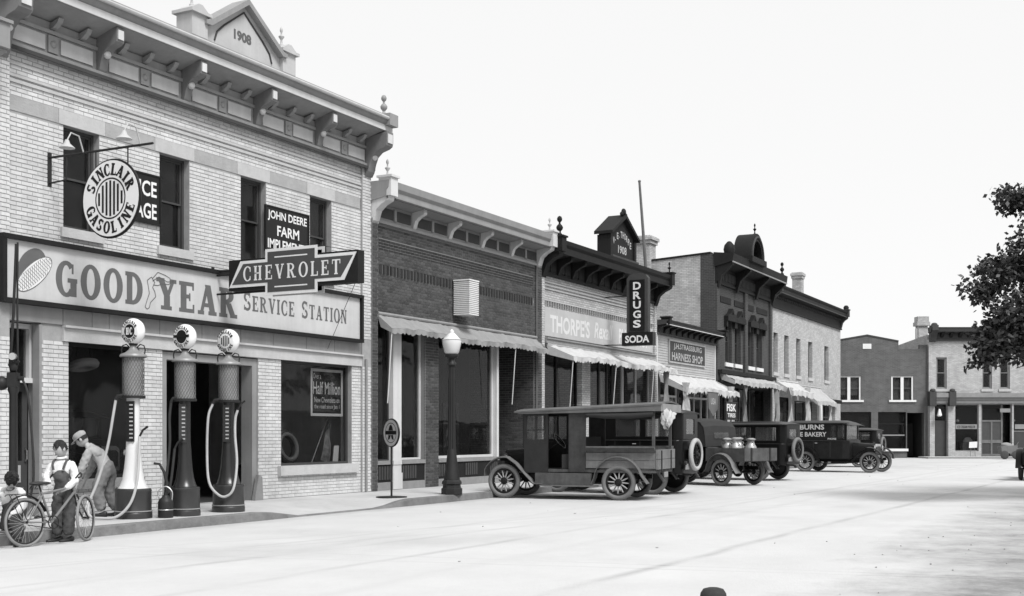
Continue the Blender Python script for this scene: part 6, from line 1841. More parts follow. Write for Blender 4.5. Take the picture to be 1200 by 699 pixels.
# ------------------------------------------------------------------ open sided truck nearest the lens
def depot_truck(loc, rz):
    c = thing('delivery_truck', 'weathered open sided truck with rolled side curtain, nearest the street lamp', 'truck', loc, rz, group='vehicles parked along the street')
    wb = 2.75; hw = .76
    running_gear(c, wb, .71, .40, K['wood_spoke'], K['car_dusty'], run=False, fend=K['fender_grey'], rf_r=.56)
    nose(c, 2.26, 2.86, .30, .60, 1.15, K['car_dusty'], shell_mat=K['car_dusty'])
    wd = K['truck_wood']
    O('bed_floor', MB().box(-.86, 2.22, -hw + .02, hw - .02, .62, .68), wd, c)
    for s_ in (-1, 1):
        y0, y1 = sorted((s_ * (hw - .05), s_ * hw))
        O('door_panel', MB().box(1.66, 2.24, y0, y1, .60, 1.30), K['truck_dark'], c)
        fr = O('cab_window', MB().box(1.66, 1.72, y0, y1, 1.302, 1.96).box(2.18, 2.24, y0, y1, 1.302, 1.96).box(1.72, 2.18, y0, y1, 1.302, 1.36).box(1.72, 2.18, y0, y1, 1.90, 1.96).box(1.93, 1.97, y0, y1, 1.36, 1.90), K['truck_dark'], c)
        O('pane', MB().box(1.72, 2.18, s_ * (hw - .03) - .002, s_ * (hw - .03) + .002, 1.36, 1.90), K['clear_glass'], fr)
        O('cab_panel', MB().box(.76, 1.16, y0, y1, .62, 1.98), K['truck_mid'], c)
        O('step_box', MB().box(.62, 1.95, min(s_ * (hw - .14), s_ * (hw + .06)), max(s_ * (hw - .14), s_ * (hw + .06)), .33, .60), wd, c)
        O('running_board', MB().box(.50, 1.82, min(s_ * (hw - .16), s_ * (hw + .12)), max(s_ * (hw - .16), s_ * (hw + .12)), .30, .328), K['fender_grey'], c)
        for k, (za, zb) in enumerate(((.72, .89), (.90, 1.06))):
            O('side_board', MB().box(-.86, .75, y0, y1, za, zb), K['truck_pale'], c)
        O('flare_board', MB().prism([(s_ * hw, 1.07), (s_ * (hw + .12), 1.18), (s_ * (hw + .10), 1.21), (s_ * (hw - .03), 1.09)][::-s_], -.86, .72, 'x'), wd, c)
        O('corner_post', MB().box(-.84, -.78, y0, y1, 1.07, 2.05), wd, c)
        O('rolled_curtain', MB().tube([(-.82, s_ * (hw + .0), 1.93), (-.3, s_ * (hw + .0), 1.89), (.3, s_ * hw, 1.89), (.74, s_ * hw, 1.92)], [.06, .075, .07, .055], 10), K['canvas_dark'], c)
        O('roof_rail', MB().box(-.96, 2.36, min(s_ * (hw - .02), s_ * (hw + .05)), max(s_ * (hw - .02), s_ * (hw + .05)), 1.985, 2.0), wd, c)
        O('roof_skirt', MB().prism([(-1.0, 1.99), (2.36, 1.94), (2.36, 2.0), (-1.0, 2.14)], min(s_ * (hw + .03), s_ * (hw + .06)), max(s_ * (hw + .03), s_ * (hw + .06))), K['truck_roof'], c)
    O('cross_rail', MB().box(-.84, -.78, -hw + .05, hw - .05, 1.95, 2.03), wd, c)
    O('cross_rail', MB().box(.76, .82, -hw + .05, hw - .05, 1.9, 1.98), wd, c)
    # roof, slightly higher at the tail
    rf = MB(); g_ = []
    for i in range(9):
        x = -1.02 + 3.48 * i / 8
        g_.append([(x, -hw - .07 + (2 * hw + .14) * j / 8, 2.052 + .07 * (1 - (j / 4 - 1) ** 2) + .10 * (1 - i / 8) - .05 * (i / 8)) for j in range(9)])
    for i in range(8):
        for j in range(8):
            qd = [g_[i][j], g_[i + 1][j], g_[i + 1][j + 1], g_[i][j + 1]]
            rf.add(qd, [(0, 1, 2, 3)], smooth=True); rf.add([(p[0], p[1], p[2] - .035) for p in qd], [(3, 2, 1, 0)], smooth=True)
    for row in (g_[0], g_[8], [r[0] for r in g_], [r[8] for r in g_]):
        for a, b in zip(row, row[1:]): rf.add([a, b, (b[0], b[1], b[2] - .035), (a[0], a[1], a[2] - .035)], [(0, 1, 2, 3)])
    O('roof', rf, K['truck_roof'], c)
    O('roof_edge', MB().box(-1.05, -1.0, -hw - .06, hw + .06, 1.98, 2.15), K['canvas_grey'], c)
    O('tailgate', MB().box(-.92, -.87, -hw, hw, .70, .92), K['truck_pale'], c)
    O('tailgate', MB().box(-.92, -.87, -hw, hw, .93, 1.14), K['truck_pale'], c)
    for y in (-.4, .45): O('hinge', MB().box(-.94, -.922, y, y + .05, .66, 1.12), K['iron'], c)
    O('windscreen', MB().box(2.25, 2.29, -hw + .05, -hw + .1, 1.16, 1.97).box(2.25, 2.29, hw - .1, hw - .05, 1.16, 1.97).box(2.25, 2.29, -hw + .1, hw - .1, 1.2, 1.25).box(2.25, 2.29, -hw + .1, hw - .1, 1.56, 1.6).box(2.25, 2.29, -hw + .1, hw - .1, 1.92, 1.97), K['truck_dark'], c)
    O('windscreen_pane', MB().box(2.268, 2.272, -hw + .1, hw - .1, 1.25, 1.92), K['clear_glass'], c)
    O('cowl', MB().box(2.2, 2.255, -hw + .05, hw - .05, .6, 1.19), K['car_dusty'], c)
    O('seat', MB().box(.85, 1.35, -hw + .08, hw - .08, .68, 1.02).box(.84, .95, -hw + .08, hw - .08, 1.02, 1.42), K['canvas_dark'], c)
    O('steering_wheel', MB().torus(.20, .015, 24, 6, M=Matrix.Translation((1.52, .36, 1.32)) @ Matrix.Rotation(radians(-52), 4, 'Y')).tube([(1.52, .36, 1.32), (2.2, .36, .85)], .018, 6).tube([(1.45, .2, 1.24), (1.59, .52, 1.4)], .01, 5), K['car_black'], c)
    cb = MB(); nu, nv = 26, 16; g2 = []
    for i in range(nv + 1):
        t = pi * i / nv
        row = []
        for k in range(nu):
            q = 2 * pi * k / nu
            r = 1 + .22 * sin(3 * q + 2 * t) * sin(t) + .14 * sin(7 * q + 5 * t) + .10 * sin(11 * q - 6 * t + 1)
            row.append((-1.02 + .10 * r * sin(t) * cos(q), .28 + .46 * r * sin(t) * sin(q), 1.86 + (.15 * r + .10 * sin(q)) * cos(t) - .05 * r * sin(3 * q)))
        g2.append(row)
    for i in range(nv):
        for k in range(nu): cb.add([g2[i][k], g2[i + 1][k], g2[i + 1][(k + 1) % nu], g2[i][(k + 1) % nu]], [(0, 1, 2, 3)], smooth=True)
    O('bundled_curtain', cb, K['canvas_white'], c)
    O('tail_chain', MB().tube([(-.93, .5, .7), (-.98, .55, .55), (-.93, .62, .6)], .012, 5), K['iron'], c)
    O('licence_plate', MB().box(-.95, -.94, .0, .32, .52, .64), K['grey_stone'], c)
    return c


K['truck_wood'] = mat('truck_wood', .085, .8, .45, 5, streak=.35, dirt=.25, bump=.15)
K['truck_roof'] = mat('truck_roof', .12, .85, .3, 4, streak=.2, dirt=.3)
K['truck_mid'] = mat('truck_mid', .04, .7, .5, 6, streak=.3, dirt=.3)
K['truck_pale'] = mat('truck_pale', .17, .85, .3, 5, streak=.3, dirt=.3, bump=.2)
K['truck_dark'] = mat('truck_dark', .022, .4, .35, 5, dirt=.15)
K['fender_grey'] = mat('fender_grey', .13, .5, .4, 5, dirt=.35)


def pickup(loc, rz):
    c = thing('pickup_truck', 'small pickup with black canvas cab carrying milk cans', 'truck', loc, rz, group='vehicles parked along the street')
    wb = 2.55; hw = .66
    running_gear(c, wb, .70, .385, K['wood_spoke'], K['car_dusty'], fend=K['fender_grey'], tyre=K['grey_rubber'])
    nose(c, 1.86, 2.6, .31, .58, 1.12, K['car_dusty'])
    O('cab_body', MB().prism([(.78, .55), (1.86, .55), (1.86, 1.14), (1.6, 1.16), (1.2, 1.02), (.78, 1.12)], -hw, hw), K['car_black'], c, bevel=.02)
    # canvas hood with rounded tail
    rf = MB(); prof = [(.62, 1.12), (.65, 1.45), (.70, 1.72), (.84, 1.87), (1.2, 1.94), (1.6, 1.92), (1.95, 1.83)]
    W = 8; g_ = []
    for x, z in prof:
        g_.append([(x, (2 * j / W - 1) * (hw + .02), z - .05 * abs(2 * j / W - 1) ** 3 * (1 if z > 1.5 else .3)) for j in range(W + 1)])
    for i in range(len(prof) - 1):
        for j in range(W):
            qd = [g_[i][j], g_[i + 1][j], g_[i + 1][j + 1], g_[i][j + 1]]
            rf.add(qd, [(0, 1, 2, 3)], smooth=True); rf.add([(p[0] + .012, p[1], p[2] - .015) for p in qd], [(3, 2, 1, 0)], smooth=True)
    O('canvas_hood', rf, K['canvas_dark'], c)
    for s_ in (-1, 1):
        y0, y1 = sorted((s_ * (hw - .01), s_ * (hw + .01)))
        O('side_curtain', MB().prism([(.63, 1.12), (1.10, 1.12), (1.25, 1.80), (.90, 1.80), (.74, 1.70), (.66, 1.4)], y0, y1), K['canvas_dark'], c)
    O('windscreen', MB().box(1.80, 1.84, -hw + .02, -hw + .06, 1.14, 1.84).box(1.80, 1.84, hw - .06, hw - .02, 1.14, 1.84).box(1.80, 1.84, -hw + .06, hw - .06, 1.14, 1.18).box(1.80, 1.84, -hw + .06, hw - .06, 1.78, 1.83), K['car_black'], c)
    O('windscreen_pane', MB().box(1.818, 1.822, -hw + .06, hw - .06, 1.18, 1.78), K['clear_glass'], c)
    O('rear_pane', MB().box(.615, .625, -.3, .3, 1.35, 1.52), K['clear_glass'], c)
    bw_ = .70
    O('bed_floor', MB().box(-.80, .60, -bw_, bw_, .70, .75), K['truck_wood'], c)
    for s_ in (-1, 1):
        y0, y1 = sorted((s_ * (bw_ - .04), s_ * bw_))
        O('bed_side', MB().box(-.80, .60, y0, y1, .752, 1.08), K['truck_wood'], c)
    O('bed_front', MB().box(.56, .60, -bw_ + .04, bw_ - .04, .752, 1.1), K['truck_wood'], c)
    tg = O('tailgate', MB().box(-.85, -.805, -bw_, bw_, .72, 1.08), K['truck_wood'], c)
    for y in (-.42, .38): O('tailgate_strap', MB().box(-.865, -.851, y, y + .06, .70, 1.09), K['iron'], tg)
    O('tail_lamp', MB().ball((-.9, .55, .66), .05, .05, .05, 10, 6), K['car_grey'], c)
    O('steering_wheel', MB().torus(.2, .014, 20, 6, M=Matrix.Translation((1.3, .3, 1.24)) @ Matrix.Rotation(radians(-55), 4, 'Y')), K['car_black'], c)
    return c


def milk_can(loc, rz, k, label):
    c = thing('milk_can', label, 'milk can', loc, rz, group='milk cans on the pickup')
    O('can_body', MB().lathe([(0, 0), (.155, 0), (.16, .02), (.16, .33), (.15, .38), (.10, .46), (.085, .49), (.085, .53), (.115, .57)], 20), K['tin'], c)
    O('can_lid', MB().lathe([(.118, .572), (.13, .58), (.13, .61), (.05, .635), (0, .635)], 18), K['tin'], c)
    for s_ in (-1, 1): O('can_handle', MB().tube(smooth([(s_ * .13, 0, .40), (s_ * .18, 0, .43), (s_ * .17, 0, .50), (s_ * .09, 0, .51)], 3), .01, 5), K['tin'], c)
    O('can_hoop', MB().torus(.161, .009, 20, 5, M=Matrix.Translation((0, 0, .32))), K['iron'], c)
    c.scale = (k, k, k)
    return c


def heading(hx, hy): return atan2(hy, hx)


depot_truck((25.35, 10.5, 0), heading(-.11, 1))
closed_car('tall black sedan with pale spare tyre, behind the open sided truck', (28.1, 10.68, 0), heading(0.02, 1), z_roof=2.08, belt=1.34, wins=((-.45, .2), (.35, 1.0)), spare_mat=K['canvas'], wm=K['car_dusty'], R=.41, disc=True)
pk_loc = (33.42, 10.42); pk_rz = heading(.40, .92)
pickup((pk_loc[0], pk_loc[1], 0), pk_rz)
cans = (((-.32, .45), 1.0, 'milk can at the near left corner of the pickup bed'), ((.02, .42), .97, 'tall milk can beside the cab on the pickup bed'), ((-.05, .02), 1.0, 'milk can standing in the middle of the pickup bed'), ((.30, .12), .98, 'milk can behind the others against the cab of the pickup'), ((-.45, -.05), .97, 'milk can at the tail of the pickup bed'), ((-.1, -.42), .95, 'milk can on the far side of the pickup bed'))
for (lx, ly), k, lab in cans:
    milk_can((pk_loc[0] + lx * cos(pk_rz) - ly * sin(pk_rz), pk_loc[1] + lx * sin(pk_rz) + ly * cos(pk_rz), .75), pk_rz + lx, k, lab)
closed_car('long black touring sedan with spare tyre, beside the bakery van', (37.75, 10.75, 0), heading(.16, .98), wb=2.8, x_rear=-.85, x_cowl=1.95, z_roof=1.86, belt=1.18, wins=((-.55, .15), (.3, .95), (1.1, 1.65)), spare_mat=K['grey_rubber'], wm=K['car_grey'], disc=True, R=.40, tyre=K['grey_rubber'])
closed_car('black bakery van lettered BURNS BAKERY on its side, facing the street', (47.35, 11.75, 0), heading(-.12, -1), wb=2.55, x_rear=-.95, x_cowl=1.75, z_roof=1.98, belt=1.22, wins=((1.02, 1.22), (1.3, 1.55)), hw=.72, spare=False, rear_win=False,
           text=(('BURNS', -.2, 1.64, .98, .20, .03), ('HOME BAKERY', -.75, 1.37, 1.62, .18, .02), ('PHONE', .92, 1.25, .34, .07, .02)), name='bakery_van', cat='van', body=K['car_dusty'], top=K['car_grey'], R=.40)
closed_car('small black car half hidden behind the bakery van', (54.4, 11.2, 0), heading(.05, 1), z_roof=1.72, belt=1.12, wins=((-.45, .2), (.35, 1.1)), wm=K['car_dusty'], spare_mat=K['grey_rubber'])
ro_ = thing('parked_car', 'dark open car cut off by the right edge of the picture', 'car', (41.35, 2.87, 0), heading(1, .02), group='vehicles parked along the street')
running_gear(ro_, 2.6, .71, .43, K['wood_spoke'], K['car_black'], tyre=K['rubber'])
nose(ro_, 1.72, 2.65, .33, .58, 1.1, K['car_black'])
O('lower_body', MB().prism([(-.7, .5), (1.7, .5), (1.7, 1.08), (.9, .98), (.2, 1.0), (-.5, 1.04), (-.72, .9)], -.62, .62), K['car_black'], ro_, bevel=.03)
O('seat', MB().box(-.3, .3, -.5, .5, .95, 1.1).box(-.42, -.3, -.5, .5, .95, 1.2), K['canvas_dark'], ro_)
O('windscreen', MB().box(1.5, 1.53, -.6, -.56, 1.06, 1.4).box(1.5, 1.53, .56, .6, 1.06, 1.4).box(1.5, 1.53, -.56, .56, 1.36, 1.4), K['car_black'], ro_)
O('steering_wheel', MB().torus(.2, .014, 20, 6, M=Matrix.Translation((.95, .3, 1.15)) @ Matrix.Rotation(radians(-60), 4, 'Y')), K['car_black'], ro_)
O('hub_cap', MB().tube([(0, .78, .43), (0, .86, .43)], .05, 10), K['car_grey'], ro_)
closed_car('dark car standing inside the garage gateway', (18.1, 21.6, .15), heading(-.1, -1), z_roof=1.85, wm=K['wood_spoke'], body=K['car_dusty'], spare=False, group='cars in the garage')
# ------------------------------------------------------------------ people (local +X right of the view, +Y away, Z up)
def skin_mesh(name, nodes, edges, m, parent, root, sub=2, loc=None, fold=0):
    """A limbed surface grown round a skeleton: nodes = {key: (x, y, z, r)}."""
    keys = list(nodes)
    me = bpy.data.meshes.new(name)
    me.from_pydata([nodes[k][:3] for k in keys], [(keys.index(a), keys.index(b)) for a, b in edges], [])
    me.materials.append(m)
    o = bpy.data.objects.new(name, me)
    link(o, parent)
    if loc: o.location = loc
    md = o.modifiers.new('skin', 'SKIN')
    md.use_smooth_shade = True
    md.branch_smoothing = .4
    for i, k in enumerate(keys):
        sv = me.skin_vertices[0].data[i]
        r = nodes[k][3]
        sv.radius = r if isinstance(r, tuple) else (r, r)
        sv.use_root = k == root
    if fold: sub = 3
    sb = o.modifiers.new('subsurf', 'SUBSURF'); sb.levels = sub; sb.render_levels = sub
    if fold:                           # creases in the cloth
        tx = bpy.data.textures.new('cloth_folds', 'CLOUDS'); tx.noise_scale = .055; tx.noise_depth = 2
        dm = o.modifiers.new('folds', 'DISPLACE'); dm.texture = tx; dm.strength = fold; dm.mid_level = .5
        dm.texture_coords = 'LOCAL'
    return o


def fingers(N, E, tag_, hand, dirn, side, k=1.0, curl=(0, 0, -1)):
    """Four fingers and a thumb from a hand node: dirn along the palm, side across it, curl where they bend."""
    h = Vector(hand[:3]); d = Vector(dirn).normalized(); s_ = Vector(side).normalized(); c = Vector(curl).normalized()
    for i, (off, ln) in enumerate(((-.027, .8), (-.009, .95), (.009, .92), (.026, .72))):
        b = h + d * .045 * k + s_ * off * k
        m_ = b + (d * .6 + c * .5).normalized() * .032 * k * ln
        e = m_ + (d * .15 + c * .95).normalized() * .03 * k * ln
        for nm, p, r in (('a', b, .0095), ('b', m_, .0085), ('c', e, .0065)):
            N['%s%d%s' % (tag_, i, nm)] = (p.x, p.y, p.z, r * k)
        E += [(tag_ + 'palm', '%s%da' % (tag_, i)), ('%s%da' % (tag_, i), '%s%db' % (tag_, i)), ('%s%db' % (tag_, i), '%s%dc' % (tag_, i))]
    t0 = h - s_ * .03 * k + d * .005
    t1 = t0 + (d * .6 - s_ * .5 + c * .3).normalized() * .04 * k
    N[tag_ + 't0'] = (t0.x, t0.y, t0.z, .011 * k); N[tag_ + 't1'] = (t1.x, t1.y, t1.z, .008 * k)
    E += [(tag_ + 'palm', tag_ + 't0'), (tag_ + 't0', tag_ + 't1')]


def head(parent, c, size, yaw, pitch, hair_kind, body):
    """Face features and hair for a skull centred at c; yaw 0 looks towards the lens (-Y)."""
    A = Matrix.Translation(c) @ Matrix.Rotation(yaw, 4, 'Z') @ Matrix.Rotation(pitch, 4, 'X')
    k = size
    hm = MB(); n, m_ = 22, 16; g_ = []
    for i in range(m_ + 1):
        t = pi * i / m_
        row = []
        for j in range(n):
            q = 2 * pi * j / n
            x, y, z = sin(t) * cos(q), sin(t) * sin(q), cos(t)
            w_ = .078 * (1 - .16 * max(0, -z) ** 1.5)
            px, py, pz = x * w_, y * .092, z * .112
            if y < -.2 and z < -.3: py -= .006 * (-z)             # jaw
            if y > .2: py *= 1.06
            f = max(0, -y)
            if abs(x) < .28 and -.32 < z < .12: py -= .020 * f ** 4 * (1 - abs(x) / .28) * (1 - abs(z + .15) / .25 if abs(z + .15) < .25 else 0)   # nose
            if .08 < abs(x) < .5 and 0 < z < .25: py += .006 * f ** 3            # eye sockets
            row.append((px * k, py * k, pz * k))
        g_.append(row)
    for i in range(m_):
        for j in range(n): hm.add([g_[i][j], g_[i + 1][j], g_[i + 1][(j + 1) % n], g_[i][(j + 1) % n]], [(0, 1, 2, 3)], smooth=True, M=A)
    for s_ in (-1, 1):
        hm.ball((s_ * .08 * k, .008 * k, -.008 * k), .012 * k, .022 * k, .032 * k, 8, 6, M=A)
    hd = O('head', hm, K['skin'], parent)
    for s_ in (-1, 1):
        O('eye', MB().ball((s_ * .031 * k, -.082 * k, .012 * k), .013 * k, .008 * k, .007 * k, 8, 6, M=A), K['hair'], hd)
        O('eyebrow', MB().ball((s_ * .032 * k, -.085 * k, .032 * k), .02 * k, .008 * k, .005 * k, 8, 5, M=A), K['hair'], hd)
    O('mouth', MB().ball((0, -.088 * k, -.058 * k), .022 * k, .008 * k, .005 * k, 8, 5, M=A), K['shade_cloth'], hd)
    hr = MB(); n, m_ = 26, 12; g_ = []
    for i in range(m_ + 1):
        t = (pi * .60) * i / m_
        row = []
        for j in range(n):
            q = 2 * pi * j / n
            y = sin(q)
            tt = t * (1 if y > .1 else .93 if y > -.3 else .66 + .10 * sin(5 * q + hair_kind))
            j_ = 1 + .05 * sin(9 * q + 4 * i) + random.uniform(-.045, .045)
            row.append((sin(tt) * cos(q) * .086 * k * j_, sin(tt) * sin(q) * .102 * k * j_ + .004 * k, cos(tt) * .122 * k * j_ + .004))
        g_.append(row)
    for i in range(m_):
        for j in range(n): hr.add([g_[i][j], g_[i + 1][j], g_[i + 1][(j + 1) % n], g_[i][(j + 1) % n]], [(0, 1, 2, 3)], smooth=True, M=A)
    O('hair', hr, K['hair'], hd)
    return hd


def shoe(parent, x, y, z, ang, k=1.0):
    A = Matrix.Translation((x, y, z)) @ Matrix.Rotation(ang, 4, 'Z')
    s_ = MB(); secs = [(.07, .032, .075), (.04, .036, .085), (0, .036, .07), (-.06, .042, .05), (-.12, .042, .042), (-.16, .03, .035), (-.172, .012, .025)]
    g_ = []
    for yy, w_, h in secs:
        g_.append([(w_ * cos(q), yy, max(0, h * .5 + h * .5 * sin(q))) for q in [2 * pi * j / 12 for j in range(12)]])
    for i in range(len(secs) - 1):
        for j in range(12): s_.add([tuple(v * k for v in g_[i][j]), tuple(v * k for v in g_[i][(j + 1) % 12]), tuple(v * k for v in g_[i + 1][(j + 1) % 12]), tuple(v * k for v in g_[i + 1][j])], [(0, 1, 2, 3)], smooth=True, M=A)
    s_.add([tuple(v * k for v in p) for p in g_[0]], [tuple(range(12))], M=A)
    return O('shoe', s_, K['shoe'], parent)


# ---- boy standing with the bicycle
b1 = thing('person', 'boy in white shirt and dark overalls standing behind the bicycle', 'person', (11.66, 13.255, 0), ROT, group='people by the kerb')
N = {'pel': (.03, .0, .72, .115), 'wst': (.02, .0, .84, .105), 'chs': (.0, .0, 1.0, (.125, .1)), 'nck0': (.0, .01, 1.13, .05), 'nck1': (-.01, -.01, 1.19, .042),
     'ls': (-.135, .0, 1.07, .052), 'le': (-.20, -.05, .88, .042), 'lw': (-.12, -.17, .80, .03), 'Lpalm': (-.085, -.215, .785, .026),
     'rs': (.145, .0, 1.07, .052), 're': (.21, -.04, .87, .042), 'rw': (.11, -.17, .735, .03), 'Rpalm': (.065, -.215, .71, .026),
     'lh': (-.04, .0, .66, .085), 'lk': (-.05, -.01, .38, .062), 'la': (-.06, .0, .09, .045), 'rh': (.10, .0, .66, .085), 'rk': (.10, .0, .38, .062), 'ra': (.09, .01, .09, .045)}
E = [('pel', 'wst'), ('wst', 'chs'), ('chs', 'nck0'), ('nck0', 'nck1'), ('chs', 'ls'), ('ls', 'le'), ('le', 'lw'), ('lw', 'Lpalm'), ('chs', 'rs'), ('rs', 're'), ('re', 'rw'), ('rw', 'Rpalm'),
     ('pel', 'lh'), ('lh', 'lk'), ('lk', 'la'), ('pel', 'rh'), ('rh', 'rk'), ('rk', 'ra')]
N0, E0 = dict(N), list(E)
fingers(N, E, 'L', N['Lpalm'], (.5, -.8, -.2), (.8, .5, 0), .9)
fingers(N, E, 'R', N['Rpalm'], (-.7, -.6, -.2), (.5, -.7, .3), .9)
skin_mesh('body', N, E, K['skin'], b1, 'pel')
g = lambda keys, dr: {k: N0[k][:3] + ((tuple(r + dr for r in N0[k][3]) if isinstance(N0[k][3], tuple) else N0[k][3] + dr),) for k in keys}
S = g(('wst', 'chs', 'nck0', 'ls', 'le', 'lw', 'rs', 're', 'rw'), .016)
S['nck0'] = S['nck0'][:3] + (.058,)
S['lw'] = S['lw'][:3] + (.042,); S['rw'] = S['rw'][:3] + (.042,)
skin_mesh('shirt', S, [('wst', 'chs'), ('chs', 'nck0'), ('chs', 'ls'), ('ls', 'le'), ('le', 'lw'), ('chs', 'rs'), ('rs', 're'), ('re', 'rw')], K['shirt'], b1, 'chs', fold=.035)
Q = g(('pel', 'wst', 'lh', 'lk', 'la', 'rh', 'rk', 'ra'), .026)
Q['bib'] = (.0, -.055, 1.0, (.105, .10)); Q['bib0'] = (.01, -.05, .90, (.125, .115))
for k_, r in (('lk', .092), ('la', .082), ('rk', .092), ('ra', .082), ('lh', .105), ('rh', .105), ('pel', .135), ('wst', .125)): Q[k_] = Q[k_][:3] + (r,)
for k_ in ('la', 'ra'): Q[k_] = (Q[k_][0], Q[k_][1], .075, Q[k_][3])
ov = skin_mesh('overalls', Q, [('pel', 'wst'), ('wst', 'bib0'), ('bib0', 'bib'), ('pel', 'lh'), ('lh', 'lk'), ('lk', 'la'), ('pel', 'rh'), ('rh', 'rk'), ('rk', 'ra')], K['denim'], b1, 'pel', fold=.045)
for s_ in (-1, 1): O('strap', MB().tube(smooth([(s_ * .065, -.135, 1.0), (s_ * .085, -.115, 1.08), (s_ * .085, -.02, 1.135), (s_ * .06, .09, 1.06)]), .016, 6), K['denim'], b1)
O('collar', MB().torus(.056, .018, 18, 6, M=Matrix.Translation((-.005, 0, 1.165)) @ Matrix.Rotation(radians(12), 4, 'X')), K['shirt'], b1)
head(b1, (-.015, -.02, 1.285), .98, radians(-38), radians(16), 0, None)
shoe(b1, -.07, .03, .0, radians(-45), .95); shoe(b1, .085, .04, .0, radians(-30), .95)

# ---- boy sitting on the kerb, head bowed
b2_ = thing('person', 'boy sitting bowed on the kerb behind the rear bicycle wheel', 'person', (11.22, 13.60, .15), ROT, group='people by the kerb')
b2_.scale = (1.1, 1.1, 1.1)
N = {'pel': (-.10, .05, .12, .115), 'wst': (-.08, -.02, .27, .105), 'chs': (-.05, -.12, .44, (.12, .1)), 'nck0': (-.02, -.20, .55, .05), 'nck1': (.02, -.25, .59, .042),
     'ls': (-.17, -.10, .52, .05), 'le': (-.24, -.24, .34, .04), 'lw': (-.12, -.36, .24, .03), 'Lpalm': (-.07, -.40, .22, .026),
     'rs': (.09, -.13, .52, .05), 're': (.17, -.24, .33, .04), 'rw': (.06, -.36, .22, .03), 'Rpalm': (.02, -.40, .2, .026),
     'lh': (-.17, -.02, .12, .085), 'lk': (-.20, -.36, .22, .062), 'la': (-.17, -.42, -.06, .042), 'rh': (-.03, -.04, .12, .085), 'rk': (.10, -.34, .24, .062), 'ra': (.16, -.36, -.06, .042)}
E = E0
N0 = dict(N); N_, E_ = dict(N), list(E)
fingers(N_, E_, 'L', N['Lpalm'], (.6, -.6, -.3), (.7, .6, 0), .9); fingers(N_, E_, 'R', N['Rpalm'], (-.6, -.6, -.3), (.7, -.6, 0), .9)
skin_mesh('body', N_, E_, K['skin'], b2_, 'pel')
S = g(('wst', 'chs', 'nck0', 'ls', 'le', 'lw', 'rs', 're', 'rw'), .016); S['nck0'] = S['nck0'][:3] + (.058,)
skin_mesh('shirt', S, [('wst', 'chs'), ('chs', 'nck0'), ('chs', 'ls'), ('ls', 'le'), ('le', 'lw'), ('chs', 'rs'), ('rs', 're'), ('re', 'rw')], K['shirt'], b2_, 'chs', fold=.035)
Q = g(('pel', 'wst', 'lh', 'lk', 'la', 'rh', 'rk', 'ra'), .026); Q['bib'] = (-.045, -.155, .43, (.10, .09))
for k_, r in (('lk', .085), ('la', .07), ('rk', .085), ('ra', .07)): Q[k_] = Q[k_][:3] + (r,)
skin_mesh('overalls', Q, [('pel', 'wst'), ('wst', 'bib'), ('pel', 'lh'), ('lh', 'lk'), ('lk', 'la'), ('pel', 'rh'), ('rh', 'rk'), ('rk', 'ra')], K['denim'], b2_, 'pel', fold=.04)
head(b2_, (.05, -.31, .665), .98, radians(22), radians(66), 0, None)
for x, y in ((-.17, -.43), (.16, -.37)): shoe(b2_, x, y, -.135, radians(8), .95)

K['trouser'] = mat('trouser', .2, .95, .15, 10, bump=.3, bscale=25)
# ---- man stooping in pale working clothes beside the show window
m3 = thing('person', 'man in pale work clothes stooping by the garage show window', 'person', (13.97, 15.05, .15), ROT, group='people by the kerb')
N = {'pel': (.14, .05, .80, .13), 'wst': (.08, .0, .93, .125), 'chs': (-.05, -.04, 1.09, (.14, .12)), 'nck0': (-.15, -.06, 1.16, .058), 'nck1': (-.19, -.07, 1.18, .05),
     'ls': (-.08, -.20, 1.07, .06), 'le': (-.16, -.26, .80, .048), 'lw': (-.24, -.22, .58, .035), 'Lpalm': (-.26, -.21, .51, .03),
     'rs': (-.06, .14, 1.08, .06), 're': (-.16, .18, .80, .048), 'rw': (-.26, .14, .60, .035), 'Rpalm': (-.28, .13, .53, .03),
     'lh': (.13, -.07, .74, .1), 'lk': (.02, -.1, .43, .072), 'la': (.10, -.10, .09, .05), 'rh': (.15, .13, .74, .1), 'rk': (.12, .14, .42, .072), 'ra': (.26, .14, .09, .05)}
N0 = dict(N); N_, E_ = dict(N), list(E0)
fingers(N_, E_, 'L', N['Lpalm'], (-.2, 0, -1), (0, 1, 0), 1.0, (-.6, .3, -.6)); fingers(N_, E_, 'R', N['Rpalm'], (-.2, 0, -1), (0, 1, 0), 1.0, (-.6, .3, -.6))
skin_mesh('body', N_, E_, K['skin'], m3, 'pel')
S = g(('wst', 'chs', 'nck0', 'ls', 'le', 'lw', 'rs', 're', 'rw'), .02); S['nck0'] = S['nck0'][:3] + (.066,)
skin_mesh('jacket', S, [('wst', 'chs'), ('chs', 'nck0'), ('chs', 'ls'), ('ls', 'le'), ('le', 'lw'), ('chs', 'rs'), ('rs', 're'), ('re', 'rw')], K['work_cloth'], m3, 'chs', fold=.05)
Q = g(('pel', 'wst', 'lh', 'lk', 'la', 'rh', 'rk', 'ra'), .03)
for k_ in ('la', 'ra'): Q[k_] = Q[k_][:2] + (.08, .09)
skin_mesh('trousers', Q, [('pel', 'wst'), ('pel', 'lh'), ('lh', 'lk'), ('lk', 'la'), ('pel', 'rh'), ('rh', 'rk'), ('rk', 'ra')], K['trouser'], m3, 'pel', fold=.05)
hd = head(m3, (-.245, -.075, 1.245), 1.05, radians(-85), radians(38), 0, None)
Ah = Matrix.Translation((-.245, -.075, 1.245)) @ Matrix.Rotation(radians(-85), 4, 'Z') @ Matrix.Rotation(radians(38), 4, 'X')
